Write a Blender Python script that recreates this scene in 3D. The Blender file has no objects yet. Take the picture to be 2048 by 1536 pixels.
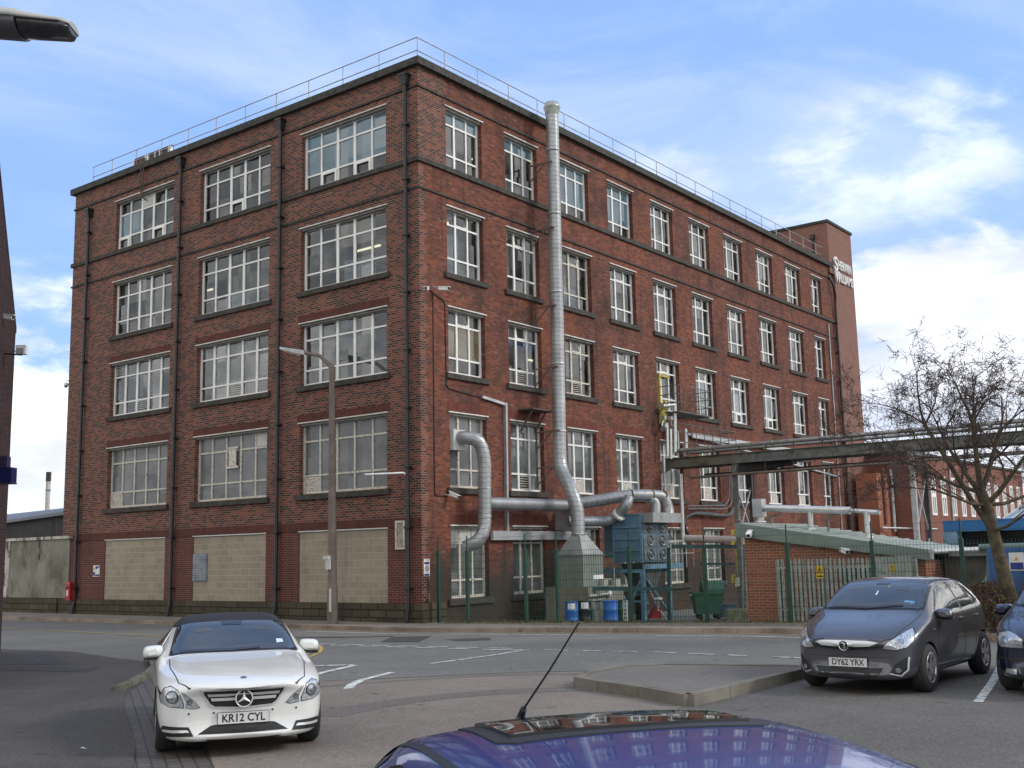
import bpy, bmesh, math, random
from mathutils import Vector, Matrix
from mathutils.bvhtree import BVHTree
R = math.radians
rnd = random.Random(7)
sc = bpy.context.scene
col = sc.collection

# ------------------------------------------------------------------ camera
CAM = Vector((22.98877814, -25.28331591, 2.1))
YAW, PITCH, ROLL, F = 37.49830544, 8.722652827, -1.234094437, 2218.974
def _axes():
    y, p, r = R(YAW), R(PITCH), R(ROLL)
    fw = Vector((-math.sin(y)*math.cos(p), math.cos(y)*math.cos(p), math.sin(p)))
    r0 = Vector((math.cos(y), math.sin(y), 0)); u0 = r0.cross(fw)
    return math.cos(r)*r0+math.sin(r)*u0, -math.sin(r)*r0+math.cos(r)*u0, fw
RT, UP, FW = _axes()
cam = bpy.data.cameras.new('camera'); cam_o = bpy.data.objects.new('camera', cam); col.objects.link(cam_o)
cam.sensor_width = 36; cam.lens = F/2048*36; cam.clip_end = 3000; cam.clip_start = 0.05
m = Matrix((RT, UP, -FW)).transposed().to_4x4(); m.translation = CAM
cam_o.matrix_world = m
sc.camera = cam_o

# ------------------------------------------------------------------ sky and sun
SUN_AZ = R(62)       # direction towards the sun, measured from +Y towards +X
SUN_EL = R(33)
W = bpy.data.worlds.new('World'); sc.world = W; W.use_nodes = True
nt = W.node_tree; N = nt.nodes; Lk = nt.links
for n in list(N): N.remove(n)
def nn(tree, typ, **kw):
    n = tree.nodes.new(typ)
    for k, v in kw.items():
        if k in n.inputs: n.inputs[k].default_value = v
        else: setattr(n, k, v)
    return n
out = nn(nt, 'ShaderNodeOutputWorld'); bg = nn(nt, 'ShaderNodeBackground')
sky = nn(nt, 'ShaderNodeTexSky'); sky.sky_type = 'NISHITA'; sky.sun_disc = False
sky.sun_elevation = SUN_EL; sky.sun_rotation = SUN_AZ
sky.air_density = 1.0; sky.dust_density = 1.0; sky.ozone_density = 2.5
bg.inputs['Strength'].default_value = 0.12
tc = nn(nt, 'ShaderNodeTexCoord')
def vmath(op, a, b=None):
    n = nt.nodes.new('ShaderNodeVectorMath'); n.operation = op
    for i, s in enumerate((a, b)):
        if s is None: continue
        if hasattr(s, 'is_linked') or isinstance(s, bpy.types.NodeSocket): Lk.new(s, n.inputs[i])
        else: n.inputs[i].default_value = s
    return n
def fmath(op, a, b=None, clamp=False):
    n = nt.nodes.new('ShaderNodeMath'); n.operation = op; n.use_clamp = clamp
    for i, s in enumerate((a, b)):
        if s is None: continue
        if isinstance(s, bpy.types.NodeSocket): Lk.new(s, n.inputs[i])
        else: n.inputs[i].default_value = s
    return n.outputs[0]
dirv = tc.outputs['Generated']
def wnoise(scale, detail, rough, stretch=(1, 1, 2.2), dist=0.0, off=(0, 0, 0)):
    mp = nn(nt, 'ShaderNodeMapping'); mp.inputs['Scale'].default_value = stretch; mp.inputs['Location'].default_value = off
    Lk.new(dirv, mp.inputs['Vector'])
    n = nn(nt, 'ShaderNodeTexNoise'); n.inputs['Scale'].default_value = scale
    n.inputs['Detail'].default_value = detail; n.inputs['Roughness'].default_value = rough; n.inputs['Distortion'].default_value = dist
    Lk.new(mp.outputs['Vector'], n.inputs['Vector']); return n.outputs['Fac']
def ramp(src, lo, hi):
    n = nt.nodes.new('ShaderNodeMapRange'); n.interpolation_type = 'SMOOTHSTEP'
    Lk.new(src, n.inputs['Value']); n.inputs['From Min'].default_value = lo; n.inputs['From Max'].default_value = hi
    return n.outputs['Result']
def sdir(az, el):
    return (math.sin(R(az))*math.cos(R(el)), math.cos(R(az))*math.cos(R(el)), math.sin(R(el)))
def blob(az, el, sx, sz):
    # elongated patch of sky around a compass direction: az sx deg wide, sz deg high
    d = Vector(sdir(az, el)); e1 = Vector((math.cos(R(az)), -math.sin(R(az)), 0)); e2 = e1.cross(d)
    a = fmath('DIVIDE', vmath('DOT_PRODUCT', dirv, tuple(e1)).outputs['Value'], math.sin(R(sx)))
    b = fmath('DIVIDE', vmath('DOT_PRODUCT', dirv, tuple(e2)).outputs['Value'], math.sin(R(sz)))
    s = fmath('ADD', fmath('MULTIPLY', a, a), fmath('MULTIPLY', b, b))
    front = ramp(vmath('DOT_PRODUCT', dirv, tuple(d)).outputs['Value'], 0.3, 0.5)
    return fmath('MULTIPLY', fmath('SUBTRACT', 1.0, fmath('MULTIPLY', s, 1.0), True), front)
big = wnoise(3.2, 9, 0.56, dist=0.25, off=(1.3, 0.4, 0))
fine = wnoise(9.0, 8, 0.6, dist=0.4)
wisp = wnoise(2.4, 10, 0.6, (1.2, 1.2, 3.0), 0.8, (4.4, 2.2, 0.7))
sep = nn(nt, 'ShaderNodeSeparateXYZ'); Lk.new(dirv, sep.inputs[0]); ez = sep.outputs['Z']
# low cumulus bank round the horizon, its top ragged
top = fmath('ADD', fmath('MULTIPLY', fmath('SUBTRACT', big, 0.5), 0.45), fmath('MULTIPLY', fmath('SUBTRACT', fine, 0.5), 0.07))
lift = fmath('ADD', fmath('MULTIPLY', blob(-12, 9, 13, 16), .085), fmath('MULTIPLY', blob(-62, 9, 14, 16), .03))
bank = ramp(fmath('SUBTRACT', fmath('ADD', fmath('ADD', top, 0.168), lift), ez), -0.012, 0.03)
# separate clouds
pn = fmath('ADD', fmath('MULTIPLY', fmath('SUBTRACT', big, 0.5), 1.6), fmath('MULTIPLY', fmath('SUBTRACT', fine, 0.5), 1.3))
def cloud(az, el, sx, sz, gain=1.0):
    b = blob(az, el, sx, sz)
    return fmath('MULTIPLY', ramp(fmath('ADD', fmath('MULTIPLY', b, .55), fmath('MULTIPLY', pn, 1.5)), 0.18, 0.75), fmath('MULTIPLY', ramp(b, 0.0, 0.5), gain))
masks = [bank]
for a in [(-17.5, 18.5, 9.5, 4.6, .5), (-14, 9.0, 9, 4.5, 1), (-45, 22, 9, 3, .3), (-14, 13, 7, 3.0, .6), (-29, 19, 5, 2.5, .4), (-37, 20.5, 6, 2.5, .3), (-19, 14.5, 9, 2.5, .25), (-61, 10.5, 6, 5.5, .85)]:
    masks.append(fmath('MULTIPLY', cloud(*a), ramp(fmath('ADD', wisp, fmath('MULTIPLY', fine, .5)), .55, .95)))
# overcast added out of view, to grey the glass and brighten the shaded walls
back = ramp(vmath('DOT_PRODUCT', dirv, (-0.15, -0.98, 0.0)).outputs['Value'], -0.1, 0.3)
ne = ramp(vmath('DOT_PRODUCT', dirv, (0.70, 0.71, 0.0)).outputs['Value'], 0.56, 0.78)  # second unseen overcast, added so the yard windows mirror grey
back = fmath('MAXIMUM', back, ne)
overcsh = wnoise(3.6, 6, .6)
overc = fmath('MULTIPLY', back, ramp(fmath('ADD', big, fmath('MULTIPLY', fine, .3)), 0.30, 0.55))
cm = masks[0]
for k in masks[1:]: cm = fmath('MAXIMUM', cm, k)
thin = fmath('MULTIPLY', ramp(wisp, 0.36, 0.78), 0.5)
hazy = nn(nt, 'ShaderNodeMix', data_type='RGBA'); hazy.inputs['Factor'].default_value = .6; Lk.new(sky.outputs[0], hazy.inputs['A']); hazy.inputs['B'].default_value = (2.5, 4.2, 8.0, 1)
mixt = nn(nt, 'ShaderNodeMix', data_type='RGBA'); Lk.new(thin, mixt.inputs['Factor']); Lk.new(hazy.outputs['Result'], mixt.inputs['A'])
mixt.inputs['B'].default_value = (5.2, 5.9, 7.6, 1)
shade = ramp(fmath('ADD', wnoise(4.2, 7, .55, (1, 1, 2.8), .3, (.3, 2.5, 1.2)), fmath('MULTIPLY', fine, .25)), 0.5, 0.82)
cc = nn(nt, 'ShaderNodeMix', data_type='RGBA'); Lk.new(shade, cc.inputs['Factor'])
cc.inputs['A'].default_value = (8.6, 8.8, 9.3, 1); cc.inputs['B'].default_value = (4.9, 5.3, 6.3, 1)
mixc = nn(nt, 'ShaderNodeMix', data_type='RGBA'); Lk.new(cm, mixc.inputs['Factor'])
Lk.new(mixt.outputs['Result'], mixc.inputs['A']); Lk.new(cc.outputs['Result'], mixc.inputs['B'])
mixo = nn(nt, 'ShaderNodeMix', data_type='RGBA'); Lk.new(overc, mixo.inputs['Factor']); Lk.new(mixc.outputs['Result'], mixo.inputs['A']); ovc = nn(nt, 'ShaderNodeMix', data_type='RGBA'); Lk.new(ramp(overcsh, .35, .65), ovc.inputs['Factor']); ovc.inputs['A'].default_value = (3.6, 3.9, 4.3, 1); ovc.inputs['B'].default_value = (11.8, 11.6, 11.2, 1); Lk.new(ovc.outputs['Result'], mixo.inputs['B'])
Lk.new(mixo.outputs['Result'], bg.inputs['Color']); Lk.new(bg.outputs[0], out.inputs[0])

sun = bpy.data.lights.new('sun', 'SUN'); sun.energy = 1.3; sun.angle = R(12); sun.color = (1, .95, .87)
sun_o = bpy.data.objects.new('sun', sun); col.objects.link(sun_o)
sd = Vector((math.sin(SUN_AZ)*math.cos(SUN_EL), math.cos(SUN_AZ)*math.cos(SUN_EL), math.sin(SUN_EL)))
sun_o.rotation_euler = sd.to_track_quat('Z', 'Y').to_euler()
sc.view_settings.view_transform = 'Standard'; sc.view_settings.look = 'None'
sc.view_settings.exposure = 0.45; sc.view_settings.gamma = 1.0
sc.render.engine = 'CYCLES'

# ------------------------------------------------------------------ placing helpers (real 3D points measured off the street plan)
def ray(px, py): return FW + RT*((px-1024)/F) + UP*((768-py)/F)
def on(px, py, ax, v):
    d = ray(px, py); t = (v-CAM[ax])/d[ax]; return CAM+d*t
def PX(px, py, v=0.0): return on(px, py, 0, v)
def PY(px, py, v=0.0): return on(px, py, 1, v)
def PZ(px, py, v=0.0): return on(px, py, 2, v)
def PD(px, py, d): return CAM+ray(px, py)*d
def gz(x): return min(.22, max(0.0, .02*(x-1)))
def PG(px, py, off=0.0):
    z = 0
    for _ in range(10): p = PZ(px, py, z+off); z = gz(p.x)
    return p

# ------------------------------------------------------------------ object helpers
OFF = {}
def tag(o, label=None, cat=None, group=None, kind=None):
    for k, v in (('label', label), ('category', cat), ('group', group), ('kind', kind)):
        if v: o[k] = v
    return o
def thing(name, label, cat, loc=(0, 0, 0), group=None):
    o = bpy.data.objects.new(name, None); col.objects.link(o); o.location = loc; o.empty_display_size = .2
    OFF[o.name] = Vector(loc); return tag(o, label, cat, group)
class MB:
    def __init__(s): s.v = []; s.f = []; s.sm = []
    def add(s, vs, fs, smooth=False):
        b = len(s.v); s.v += [tuple(v) for v in vs]; s.f += [tuple(b+i for i in f) for f in fs]; s.sm += [smooth]*len(fs); return s
    def hexa(s, p):   # 8 points: bottom ring then top ring
        return s.add(p, [(3, 2, 1, 0), (4, 5, 6, 7), (0, 1, 5, 4), (1, 2, 6, 5), (2, 3, 7, 6), (3, 0, 4, 7)])
    def box(s, x0, x1, y0, y1, z0, z1):
        if x0 > x1: x0, x1 = x1, x0
        if y0 > y1: y0, y1 = y1, y0
        if z0 > z1: z0, z1 = z1, z0
        return s.hexa([(x0, y0, z0), (x1, y0, z0), (x1, y1, z0), (x0, y1, z0), (x0, y0, z1), (x1, y0, z1), (x1, y1, z1), (x0, y1, z1)])
    def obox(s, c, ax, sx, sy, sz):   # centre, x axis direction (in plan), full sizes
        a = Vector((ax[0], ax[1], 0)).normalized(); b = Vector((-a.y, a.x, 0)); c = Vector(c); p = []
        for z in (-sz/2, sz/2):
            for i, j in ((-1, -1), (1, -1), (1, 1), (-1, 1)): p.append(c+a*i*sx/2+b*j*sy/2+Vector((0, 0, z)))
        return s.hexa(p)
    def bar(s, a, b, w, h=None, up=(0, 0, 1)):
        a = Vector(a); b = Vector(b); h = h or w; d = (b-a).normalized(); u = Vector(up)
        if abs(d.dot(u)) > .98: u = Vector((1, 0, 0))
        x = d.cross(u).normalized(); y = x.cross(d).normalized(); p = []
        for e in (a, b):
            for i, j in ((-1, -1), (1, -1), (1, 1), (-1, 1)): p.append(e+x*i*w/2+y*j*h/2)
        return s.hexa(p)
    def tube(s, pts, r, n=10, cap=True, smooth=True):
        pts = [Vector(p) for p in pts]; rs = r if isinstance(r, (list, tuple)) else [r]*len(pts)
        ring = []; prev = None
        for i, p in enumerate(pts):
            if i == 0: t = pts[1]-p
            elif i == len(pts)-1: t = p-pts[i-1]
            else: t = (pts[i+1]-p).normalized()+(p-pts[i-1]).normalized()
            t.normalize()
            if prev is None:
                u = Vector((0, 0, 1)) if abs(t.z) < .9 else Vector((1, 0, 0)); x = t.cross(u).normalized()
            else: x = (prev-t*prev.dot(t)).normalized()
            prev = x; y = t.cross(x)
            k = 1.0
            if 0 < i < len(pts)-1:
                c = (pts[i+1]-p).normalized().dot((p-pts[i-1]).normalized()); k = 1/max(.5, math.sqrt((1+c)/2))
            ring.append([p+(x*math.cos(2*math.pi*j/n)+y*math.sin(2*math.pi*j/n))*rs[i]*(1.0 if k < 1.02 else min(k, 1.06)) for j in range(n)])
        vs = [v for rg in ring for v in rg]; fs = []
        for i in range(len(pts)-1):
            for j in range(n): fs.append((i*n+j, i*n+(j+1) % n, (i+1)*n+(j+1) % n, (i+1)*n+j))
        s.add(vs, fs, smooth)
        if cap:
            s.add(ring[0], [tuple(range(n-1, -1, -1))]); s.add(ring[-1], [tuple(range(n))])
        return s
    def prism(s, poly, vec):   # polygon (3D points) extruded by vec
        n = len(poly); v = Vector(vec); a = [Vector(p) for p in poly]
        nrm = Vector((0, 0, 0))
        for i in range(n): nrm += a[i].cross(a[(i+1) % n])
        if nrm.dot(v) < 0: a.reverse()
        return s.add(a+[p+v for p in a], [tuple(range(n-1, -1, -1)), tuple(range(n, 2*n))]+[(i, (i+1) % n, n+(i+1) % n, n+i) for i in range(n)])
    def lathe(s, c, prof, n=16, axis='Z', smooth=True):
        c = Vector(c); vs = []; fs = []
        for r, h in prof:
            for j in range(n):
                a = 2*math.pi*j/n; q = (r*math.cos(a), r*math.sin(a), h)
                if axis == 'X': q = (q[2], q[0], q[1])
                if axis == 'Y': q = (q[1], q[2], q[0])
                vs.append(c+Vector(q))
        for i in range(len(prof)-1):
            for j in range(n): fs.append((i*n+j, i*n+(j+1) % n, (i+1)*n+(j+1) % n, (i+1)*n+j))
        return s.add(vs, fs, smooth)
    def build(s, name, mat, parent=None, off=None, label=None):
        me = bpy.data.meshes.new(name)
        o3 = off if off is not None else (OFF[parent.name] if parent else Vector((0, 0, 0)))
        me.from_pydata([tuple(Vector(v)-o3) for v in s.v], [], s.f)
        me.polygons.foreach_set('use_smooth', s.sm)
        if mat: me.materials.append(mat)
        me.update()
        o = bpy.data.objects.new(name, me); col.objects.link(o)
        if parent: o.parent = parent
        OFF[o.name] = o3
        if label: o['label'] = label
        return o
def bend(pts, r, n=5):
    # round the corners of a polyline with radius r
    pts = [Vector(p) for p in pts]; outp = [pts[0]]
    for i in range(1, len(pts)-1):
        a, p, b = pts[i-1], pts[i], pts[i+1]
        da = (a-p); db = (b-p); q = min(r, da.length*.49, db.length*.49)
        a1 = p+da.normalized()*q; b1 = p+db.normalized()*q
        for k in range(n+1):
            t = k/n; outp.append(a1*(1-t)**2+p*2*t*(1-t)+b1*t*t)
    outp.append(pts[-1]); return outp
def copy_tree(o, parent=None):
    c = o.copy(); col.objects.link(c); c.parent = parent
    OFF[c.name] = OFF.get(o.name, Vector((0, 0, 0)))
    for ch in list(o.children): copy_tree(ch, c)
    return c

# ------------------------------------------------------------------ materials
MATS = {}
def newmat(name):
    mt = bpy.data.materials.new(name); mt.use_nodes = True; t = mt.node_tree
    for n in list(t.nodes): t.nodes.remove(n)
    o = t.nodes.new('ShaderNodeOutputMaterial'); p = t.nodes.new('ShaderNodeBsdfPrincipled'); t.links.new(p.outputs[0], o.inputs[0])
    return mt, t, p, o
def mixrgb(t, fac, a, b, mode='MIX'):
    n = t.nodes.new('ShaderNodeMix'); n.data_type = 'RGBA'; n.blend_type = mode
    for s, v in (('Factor', fac), ('A', a), ('B', b)):
        i = n.inputs[s]
        if isinstance(v, bpy.types.NodeSocket): t.links.new(v, i)
        else: i.default_value = v if s == 'Factor' else (*v, 1)
    return n.outputs['Result']
def mth(t, op, a, b=None, clamp=False):
    n = t.nodes.new('ShaderNodeMath'); n.operation = op; n.use_clamp = clamp
    for i, v in enumerate((a, b)):
        if v is None: continue
        if isinstance(v, bpy.types.NodeSocket): t.links.new(v, n.inputs[i])
        else: n.inputs[i].default_value = v
    return n.outputs[0]
def mrange(t, src, lo, hi, a=0.0, b=1.0):
    n = t.nodes.new('ShaderNodeMapRange'); n.interpolation_type = 'SMOOTHSTEP'; t.links.new(src, n.inputs['Value'])
    n.inputs['From Min'].default_value = lo; n.inputs['From Max'].default_value = hi
    n.inputs['To Min'].default_value = a; n.inputs['To Max'].default_value = b; return n.outputs['Result']
def nz(t, scale, detail=5, rough=.55, vec=None, stretch=None, dist=0.0, loc=(0, 0, 0)):
    if vec is None:
        vec = t.nodes.new('ShaderNodeTexCoord').outputs['Object']
    if stretch or loc != (0, 0, 0):
        mp = t.nodes.new('ShaderNodeMapping'); mp.inputs['Scale'].default_value = stretch or (1, 1, 1); mp.inputs['Location'].default_value = loc
        t.links.new(vec, mp.inputs['Vector']); vec = mp.outputs['Vector']
    n = t.nodes.new('ShaderNodeTexNoise'); n.inputs['Scale'].default_value = scale; n.inputs['Detail'].default_value = detail
    n.inputs['Roughness'].default_value = rough; n.inputs['Distortion'].default_value = dist
    t.links.new(vec, n.inputs['Vector']); return n.outputs['Fac']
def bump(t, p, h, strength=.4, dist=.01):
    b = t.nodes.new('ShaderNodeBump'); b.inputs['Strength'].default_value = strength; b.inputs['Distance'].default_value = dist
    t.links.new(h, b.inputs['Height']); t.links.new(b.outputs[0], p.inputs['Normal'])
def mat(name, c, rough=.6, metal=0.0, var=.25, scale=3.0, c2=None, lo=.45, hi=.7, coat=0.0, streak=None, bmp=0.0, spec=None, fine=0.0):
    """painted / weathered surface: base colour, slow variation and an optional second colour in blotches or streaks"""
    mt, t, p, o = newmat(name)
    a = tuple(x*(1-var) for x in c); b = tuple(min(1, x*(1+var)) for x in c)
    base = mixrgb(t, mrange(t, nz(t, scale), .3, .7), a, b)
    if c2:
        base = mixrgb(t, mrange(t, nz(t, scale*1.7, 8, .65, stretch=streak, loc=(3.1, 1.7, 5.3)), lo, hi), base, c2)
    if fine:
        f = nz(t, 160, 3, .7); base = mixrgb(t, mth(t, 'MULTIPLY', mrange(t, f, .35, .65), fine), base, tuple(x*.35 for x in c))
    t.links.new(base, p.inputs['Base Color'])
    p.inputs['Roughness'].default_value = rough; p.inputs['Metallic'].default_value = metal
    if spec is not None: p.inputs['Specular IOR Level'].default_value = spec
    if coat: p.inputs['Coat Weight'].default_value = coat; p.inputs['Coat Roughness'].default_value = .03
    if bmp: bump(t, p, nz(t, scale*8, 6, .6), bmp)
    MATS[name] = mt; return mt
def wallvec(t):
    tc_ = t.nodes.new('ShaderNodeTexCoord'); s = t.nodes.new('ShaderNodeSeparateXYZ'); t.links.new(tc_.outputs['Object'], s.inputs[0])
    cx = t.nodes.new('ShaderNodeCombineXYZ'); t.links.new(mth(t, 'ADD', s.outputs[0], s.outputs[1]), cx.inputs[0]); t.links.new(s.outputs[2], cx.inputs[1])
    return cx.outputs[0], s, tc_.outputs['Object']
def bricktex(t, vec, w, h, mort, off=.5):
    b = t.nodes.new('ShaderNodeTexBrick'); b.offset = off
    b.inputs['Color1'].default_value = (0, 0, 0, 1); b.inputs['Color2'].default_value = (1, 1, 1, 1); b.inputs['Mortar'].default_value = (.5, .5, .5, 1)
    b.inputs['Scale'].default_value = 1.0; b.inputs['Mortar Size'].default_value = mort; b.inputs['Mortar Smooth'].default_value = .1
    b.inputs['Bias'].default_value = 0.0; b.inputs['Brick Width'].default_value = w; b.inputs['Row Height'].default_value = h
    t.links.new(vec, b.inputs['Vector']); return b.outputs['Color'], b.outputs['Fac']
def cramp(t, src, stops, interp='LINEAR'):
    r = t.nodes.new('ShaderNodeValToRGB'); r.color_ramp.interpolation = interp; e = r.color_ramp.elements
    e[0].position = stops[0][0]; e[0].color = (*stops[0][1], 1); e[1].position = stops[-1][0]; e[1].color = (*stops[-1][1], 1)
    for pz, c in stops[1:-1]: q = e.new(pz); q.color = (*c, 1)
    t.links.new(src, r.inputs[0]); return r.outputs[0]
def brickmat(name, stops, mortar, w=.225, h=.075, mort=.011, soot=.5, rough=.85, blot=None, bz=None, patch=None, tone=.35, low=False):
    mt, t, p, o = newmat(name)
    vec, s, obj = wallvec(t)
    bc, bf = bricktex(t, vec, w, h, mort)
    rc = cramp(t, bc, stops)
    # individual bricks vary again in tone
    base = mixrgb(t, tone, rc, mixrgb(t, nz(t, 14, 4, .7, vec=obj), tuple(x*.45 for x in stops[-1][1]), tuple(x*1.35 for x in stops[-1][1])))
    if patch:   # broad areas of another brick tone
        base = mixrgb(t, mth(t, 'MULTIPLY', mrange(t, nz(t, .33, 6, .6, vec=obj, stretch=(1, 1, 1.6)), .42, .62), .75), base, mixrgb(t, .5, rc, patch))
    if blot:    # pale salts on the brick
        base = mixrgb(t, mth(t, 'MULTIPLY', mrange(t, nz(t, 2.3, 9, .75, vec=obj, stretch=(1, 1, 3), loc=(7, 3, 1)), .53, .70), .75), base, blot)
    base = mixrgb(t, bf, base, mortar)
    run = mth(t, 'MULTIPLY', mrange(t, nz(t, .9, 7, .65, vec=obj, stretch=(2.6, 2.6, .22), loc=(4, 4, 0)), .52, .74), soot*.9)
    base = mixrgb(t, run, base, (.04, .028, .024))
    sootm = mth(t, 'MULTIPLY', mrange(t, nz(t, .55, 8, .68, vec=obj, stretch=(1, 1, .7), loc=(2, 9, 4)), .42, .78), soot)
    base = mixrgb(t, sootm, base, (.035, .022, .02))
    if low:   # grime splashed up the foot of the yard wall
        g = mrange(t, mth(t, 'ADD', s.outputs[2], mth(t, 'MULTIPLY', nz(t, .9, 6, .65, vec=obj), 2.0)), 2.1, 3.5, .85, 0)
        base = mixrgb(t, g, base, (.038, .032, .026))
    t.links.new(base, p.inputs['Base Color']); p.inputs['Roughness'].default_value = rough; p.inputs['Specular IOR Level'].default_value = .25
    bump(t, p, mth(t, 'SUBTRACT', mth(t, 'MULTIPLY', nz(t, 60, 3, .6, vec=obj), .3), bf), .5, .006)
    MATS[name] = mt; return mt
def glassmat(name, tint=(.55, .6, .6), refl=.10, dirt=.0, body=None, rough=.0):
    """window glass: see-through pane with a mirror layer; body = opaque backing colour (frosted)"""
    mt, t, p, o = newmat(name)
    t.nodes.remove(p)
    gl = t.nodes.new('ShaderNodeBsdfGlossy'); gl.inputs['Roughness'].default_value = rough; gl.inputs['Color'].default_value = (.95, .97, 1, 1)
    fr = t.nodes.new('ShaderNodeFresnel'); fr.inputs['IOR'].default_value = 1.55
    f = mth(t, 'MULTIPLY', mth(t, 'ADD', fr.outputs[0], refl), 1.05, True)
    if body is None:
        tr = t.nodes.new('ShaderNodeBsdfTransparent'); tr.inputs['Color'].default_value = (*tint, 1); base = tr.outputs[0]
        if dirt:
            df = t.nodes.new('ShaderNodeBsdfDiffuse'); df.inputs['Color'].default_value = (.42, .44, .42, 1)
            m1 = t.nodes.new('ShaderNodeMixShader'); t.links.new(mth(t, 'MULTIPLY', mrange(t, nz(t, 1.3, 6), .3, .8), dirt), m1.inputs[0])
            t.links.new(tr.outputs[0], m1.inputs[1]); t.links.new(df.outputs[0], m1.inputs[2]); base = m1.outputs[0]
    else:
        df = t.nodes.new('ShaderNodeBsdfDiffuse'); base = df.outputs[0]
        t.links.new(mixrgb(t, mrange(t, nz(t, 1.4, 7, .6), .3, .75), tuple(x*.75 for x in body), tuple(x*1.25 for x in body)), df.inputs['Color'])
    # every pane sits a little differently in its putty
    vec, s_, ob_ = wallvec(t); sn = t.nodes.new('ShaderNodeVectorMath'); sn.operation = 'SNAP'; t.links.new(vec, sn.inputs[0]); sn.inputs[1].default_value = (.64, .78, 1)
    wn = t.nodes.new('ShaderNodeTexWhiteNoise'); t.links.new(sn.outputs[0], wn.inputs['Vector'])
    sb = t.nodes.new('ShaderNodeVectorMath'); sb.operation = 'SUBTRACT'; t.links.new(wn.outputs['Color'], sb.inputs[0]); sb.inputs[1].default_value = (.5, .5, .5)
    sc_ = t.nodes.new('ShaderNodeVectorMath'); sc_.operation = 'SCALE'; t.links.new(sb.outputs[0], sc_.inputs[0]); sc_.inputs['Scale'].default_value = .15
    nb = t.nodes.new('ShaderNodeBump'); nb.inputs['Strength'].default_value = .12; nb.inputs['Distance'].default_value = .03; t.links.new(nz(t, 1.6, 2), nb.inputs['Height'])
    ad = t.nodes.new('ShaderNodeVectorMath'); ad.operation = 'ADD'; t.links.new(nb.outputs[0], ad.inputs[0]); t.links.new(sc_.outputs[0], ad.inputs[1])
    nm = t.nodes.new('ShaderNodeVectorMath'); nm.operation = 'NORMALIZE'; t.links.new(ad.outputs[0], nm.inputs[0]); t.links.new(nm.outputs[0], gl.inputs['Normal'])
    ms = t.nodes.new('ShaderNodeMixShader'); t.links.new(f, ms.inputs[0]); t.links.new(base, ms.inputs[1]); t.links.new(gl.outputs[0], ms.inputs[2])
    t.links.new(ms.outputs[0], o.inputs[0]); MATS[name] = mt; return mt

BR_A = brickmat('brick_patterned', [(0, (0.014, 0.011, 0.014)), (.42, (0.022, 0.016, 0.017)), (.48, (0.141, 0.040, 0.025)), (.75, (0.208, 0.058, 0.035)), (1, (0.252, 0.080, 0.049))], (.215, .155, .125), mort=.013, soot=.3, tone=.2)
BR_B = brickmat('brick_red', [(0, (0.041, 0.017, 0.013)), (.3, (0.100, 0.027, 0.017)), (.6, (0.190, 0.045, 0.023)), (1, (0.273, 0.083, 0.039))], (.13, .08, .065), mort=.009, soot=.9, patch=(.10, .042, .036), blot=(.30, .21, .19), low=True)
BR_C = brickmat('brick_dark_red', [(0, (0.065, 0.022, 0.018)), (.5, (0.122, 0.032, 0.025)), (1, (0.166, 0.043, 0.032))], (.2, .14, .12), mort=.009, soot=.45)
BR_T = brickmat('brick_tower', [(0, (0.150, 0.064, 0.045)), (.5, (0.203, 0.086, 0.064)), (1, (0.247, 0.112, 0.083))], (.26, .17, .14), soot=.15)
BR_S = brickmat('brick_orange', [(0, (0.200, 0.060, 0.032)), (.5, (0.264, 0.080, 0.040)), (1, (0.312, 0.104, 0.052))], (.3, .2, .15), soot=.12, mort=.01)
BLOCK = brickmat('concrete_block', [(0, (0.288, 0.245, 0.176)), (.5, (0.331, 0.284, 0.209)), (1, (0.374, 0.324, 0.245))], (.42, .37, .29), w=.45, h=.225, mort=.012, soot=.22, tone=.3)
STONE = brickmat('plinth_stone', [(0, (.045, .04, .026)), (.5, (.07, .06, .038)), (1, (.11, .09, .055))], (.022, .02, .015), w=.75, h=.24, mort=.02, soot=.7)
DARKST = mat('dark_stone', (.045, .043, .038), .9, var=.35, scale=5, c2=(.10, .105, .07), lo=.5, hi=.75)
SILLST = mat('sill_stone', (.05, .045, .038), .9, var=.3, scale=4, c2=(.12, .13, .08), lo=.55, hi=.75)
WHITE = mat('white_frame_paint', (.80, .79, .75), .5, var=.07, scale=2, c2=(.38, .33, .28), lo=.63, hi=.75, streak=(6, 6, 3))
CREAM = mat('old_cream_paint', (.60, .56, .48), .6, var=.12, scale=6, c2=(.22, .16, .12), lo=.52, hi=.68)
LINTEL = mat('lintel_paint', (.62, .60, .55), .7, var=.15, scale=5, c2=(.16, .13, .1), lo=.55, hi=.75)
GLASS = glassmat('window_glass', tint=(.74, .78, .77), refl=.03, dirt=.16)
FROST = glassmat('frosted_glass', body=(.135, .14, .14), refl=.0, rough=.25)
FROST2 = glassmat('dusty_glass', body=(.10, .11, .105), refl=.02, rough=.12)
BLIND = mat('blue_blind', (.36, .52, .62), .8, var=.08, scale=1.5)
OCHRE = mat('ochre_board', (.45, .30, .13), .8, var=.12, scale=2, c2=(.3, .14, .04), lo=.5, hi=.75, streak=(5, 5, .6))
PALE = mat('pale_board', (.55, .55, .52), .7, var=.06)
BLACK = mat('black_iron', (.018, .018, .02), .45, var=.3, c2=(.06, .055, .05), lo=.6, hi=.8)
INTC = mat('ceiling_paint', (.62, .62, .58), .9, var=.08, scale=.7)
INTW = mat('inner_wall_paint', (.40, .42, .33), .9, var=.1, scale=.7)
VOID = mat('dark_interior', (.015, .015, .015), .9)
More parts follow.
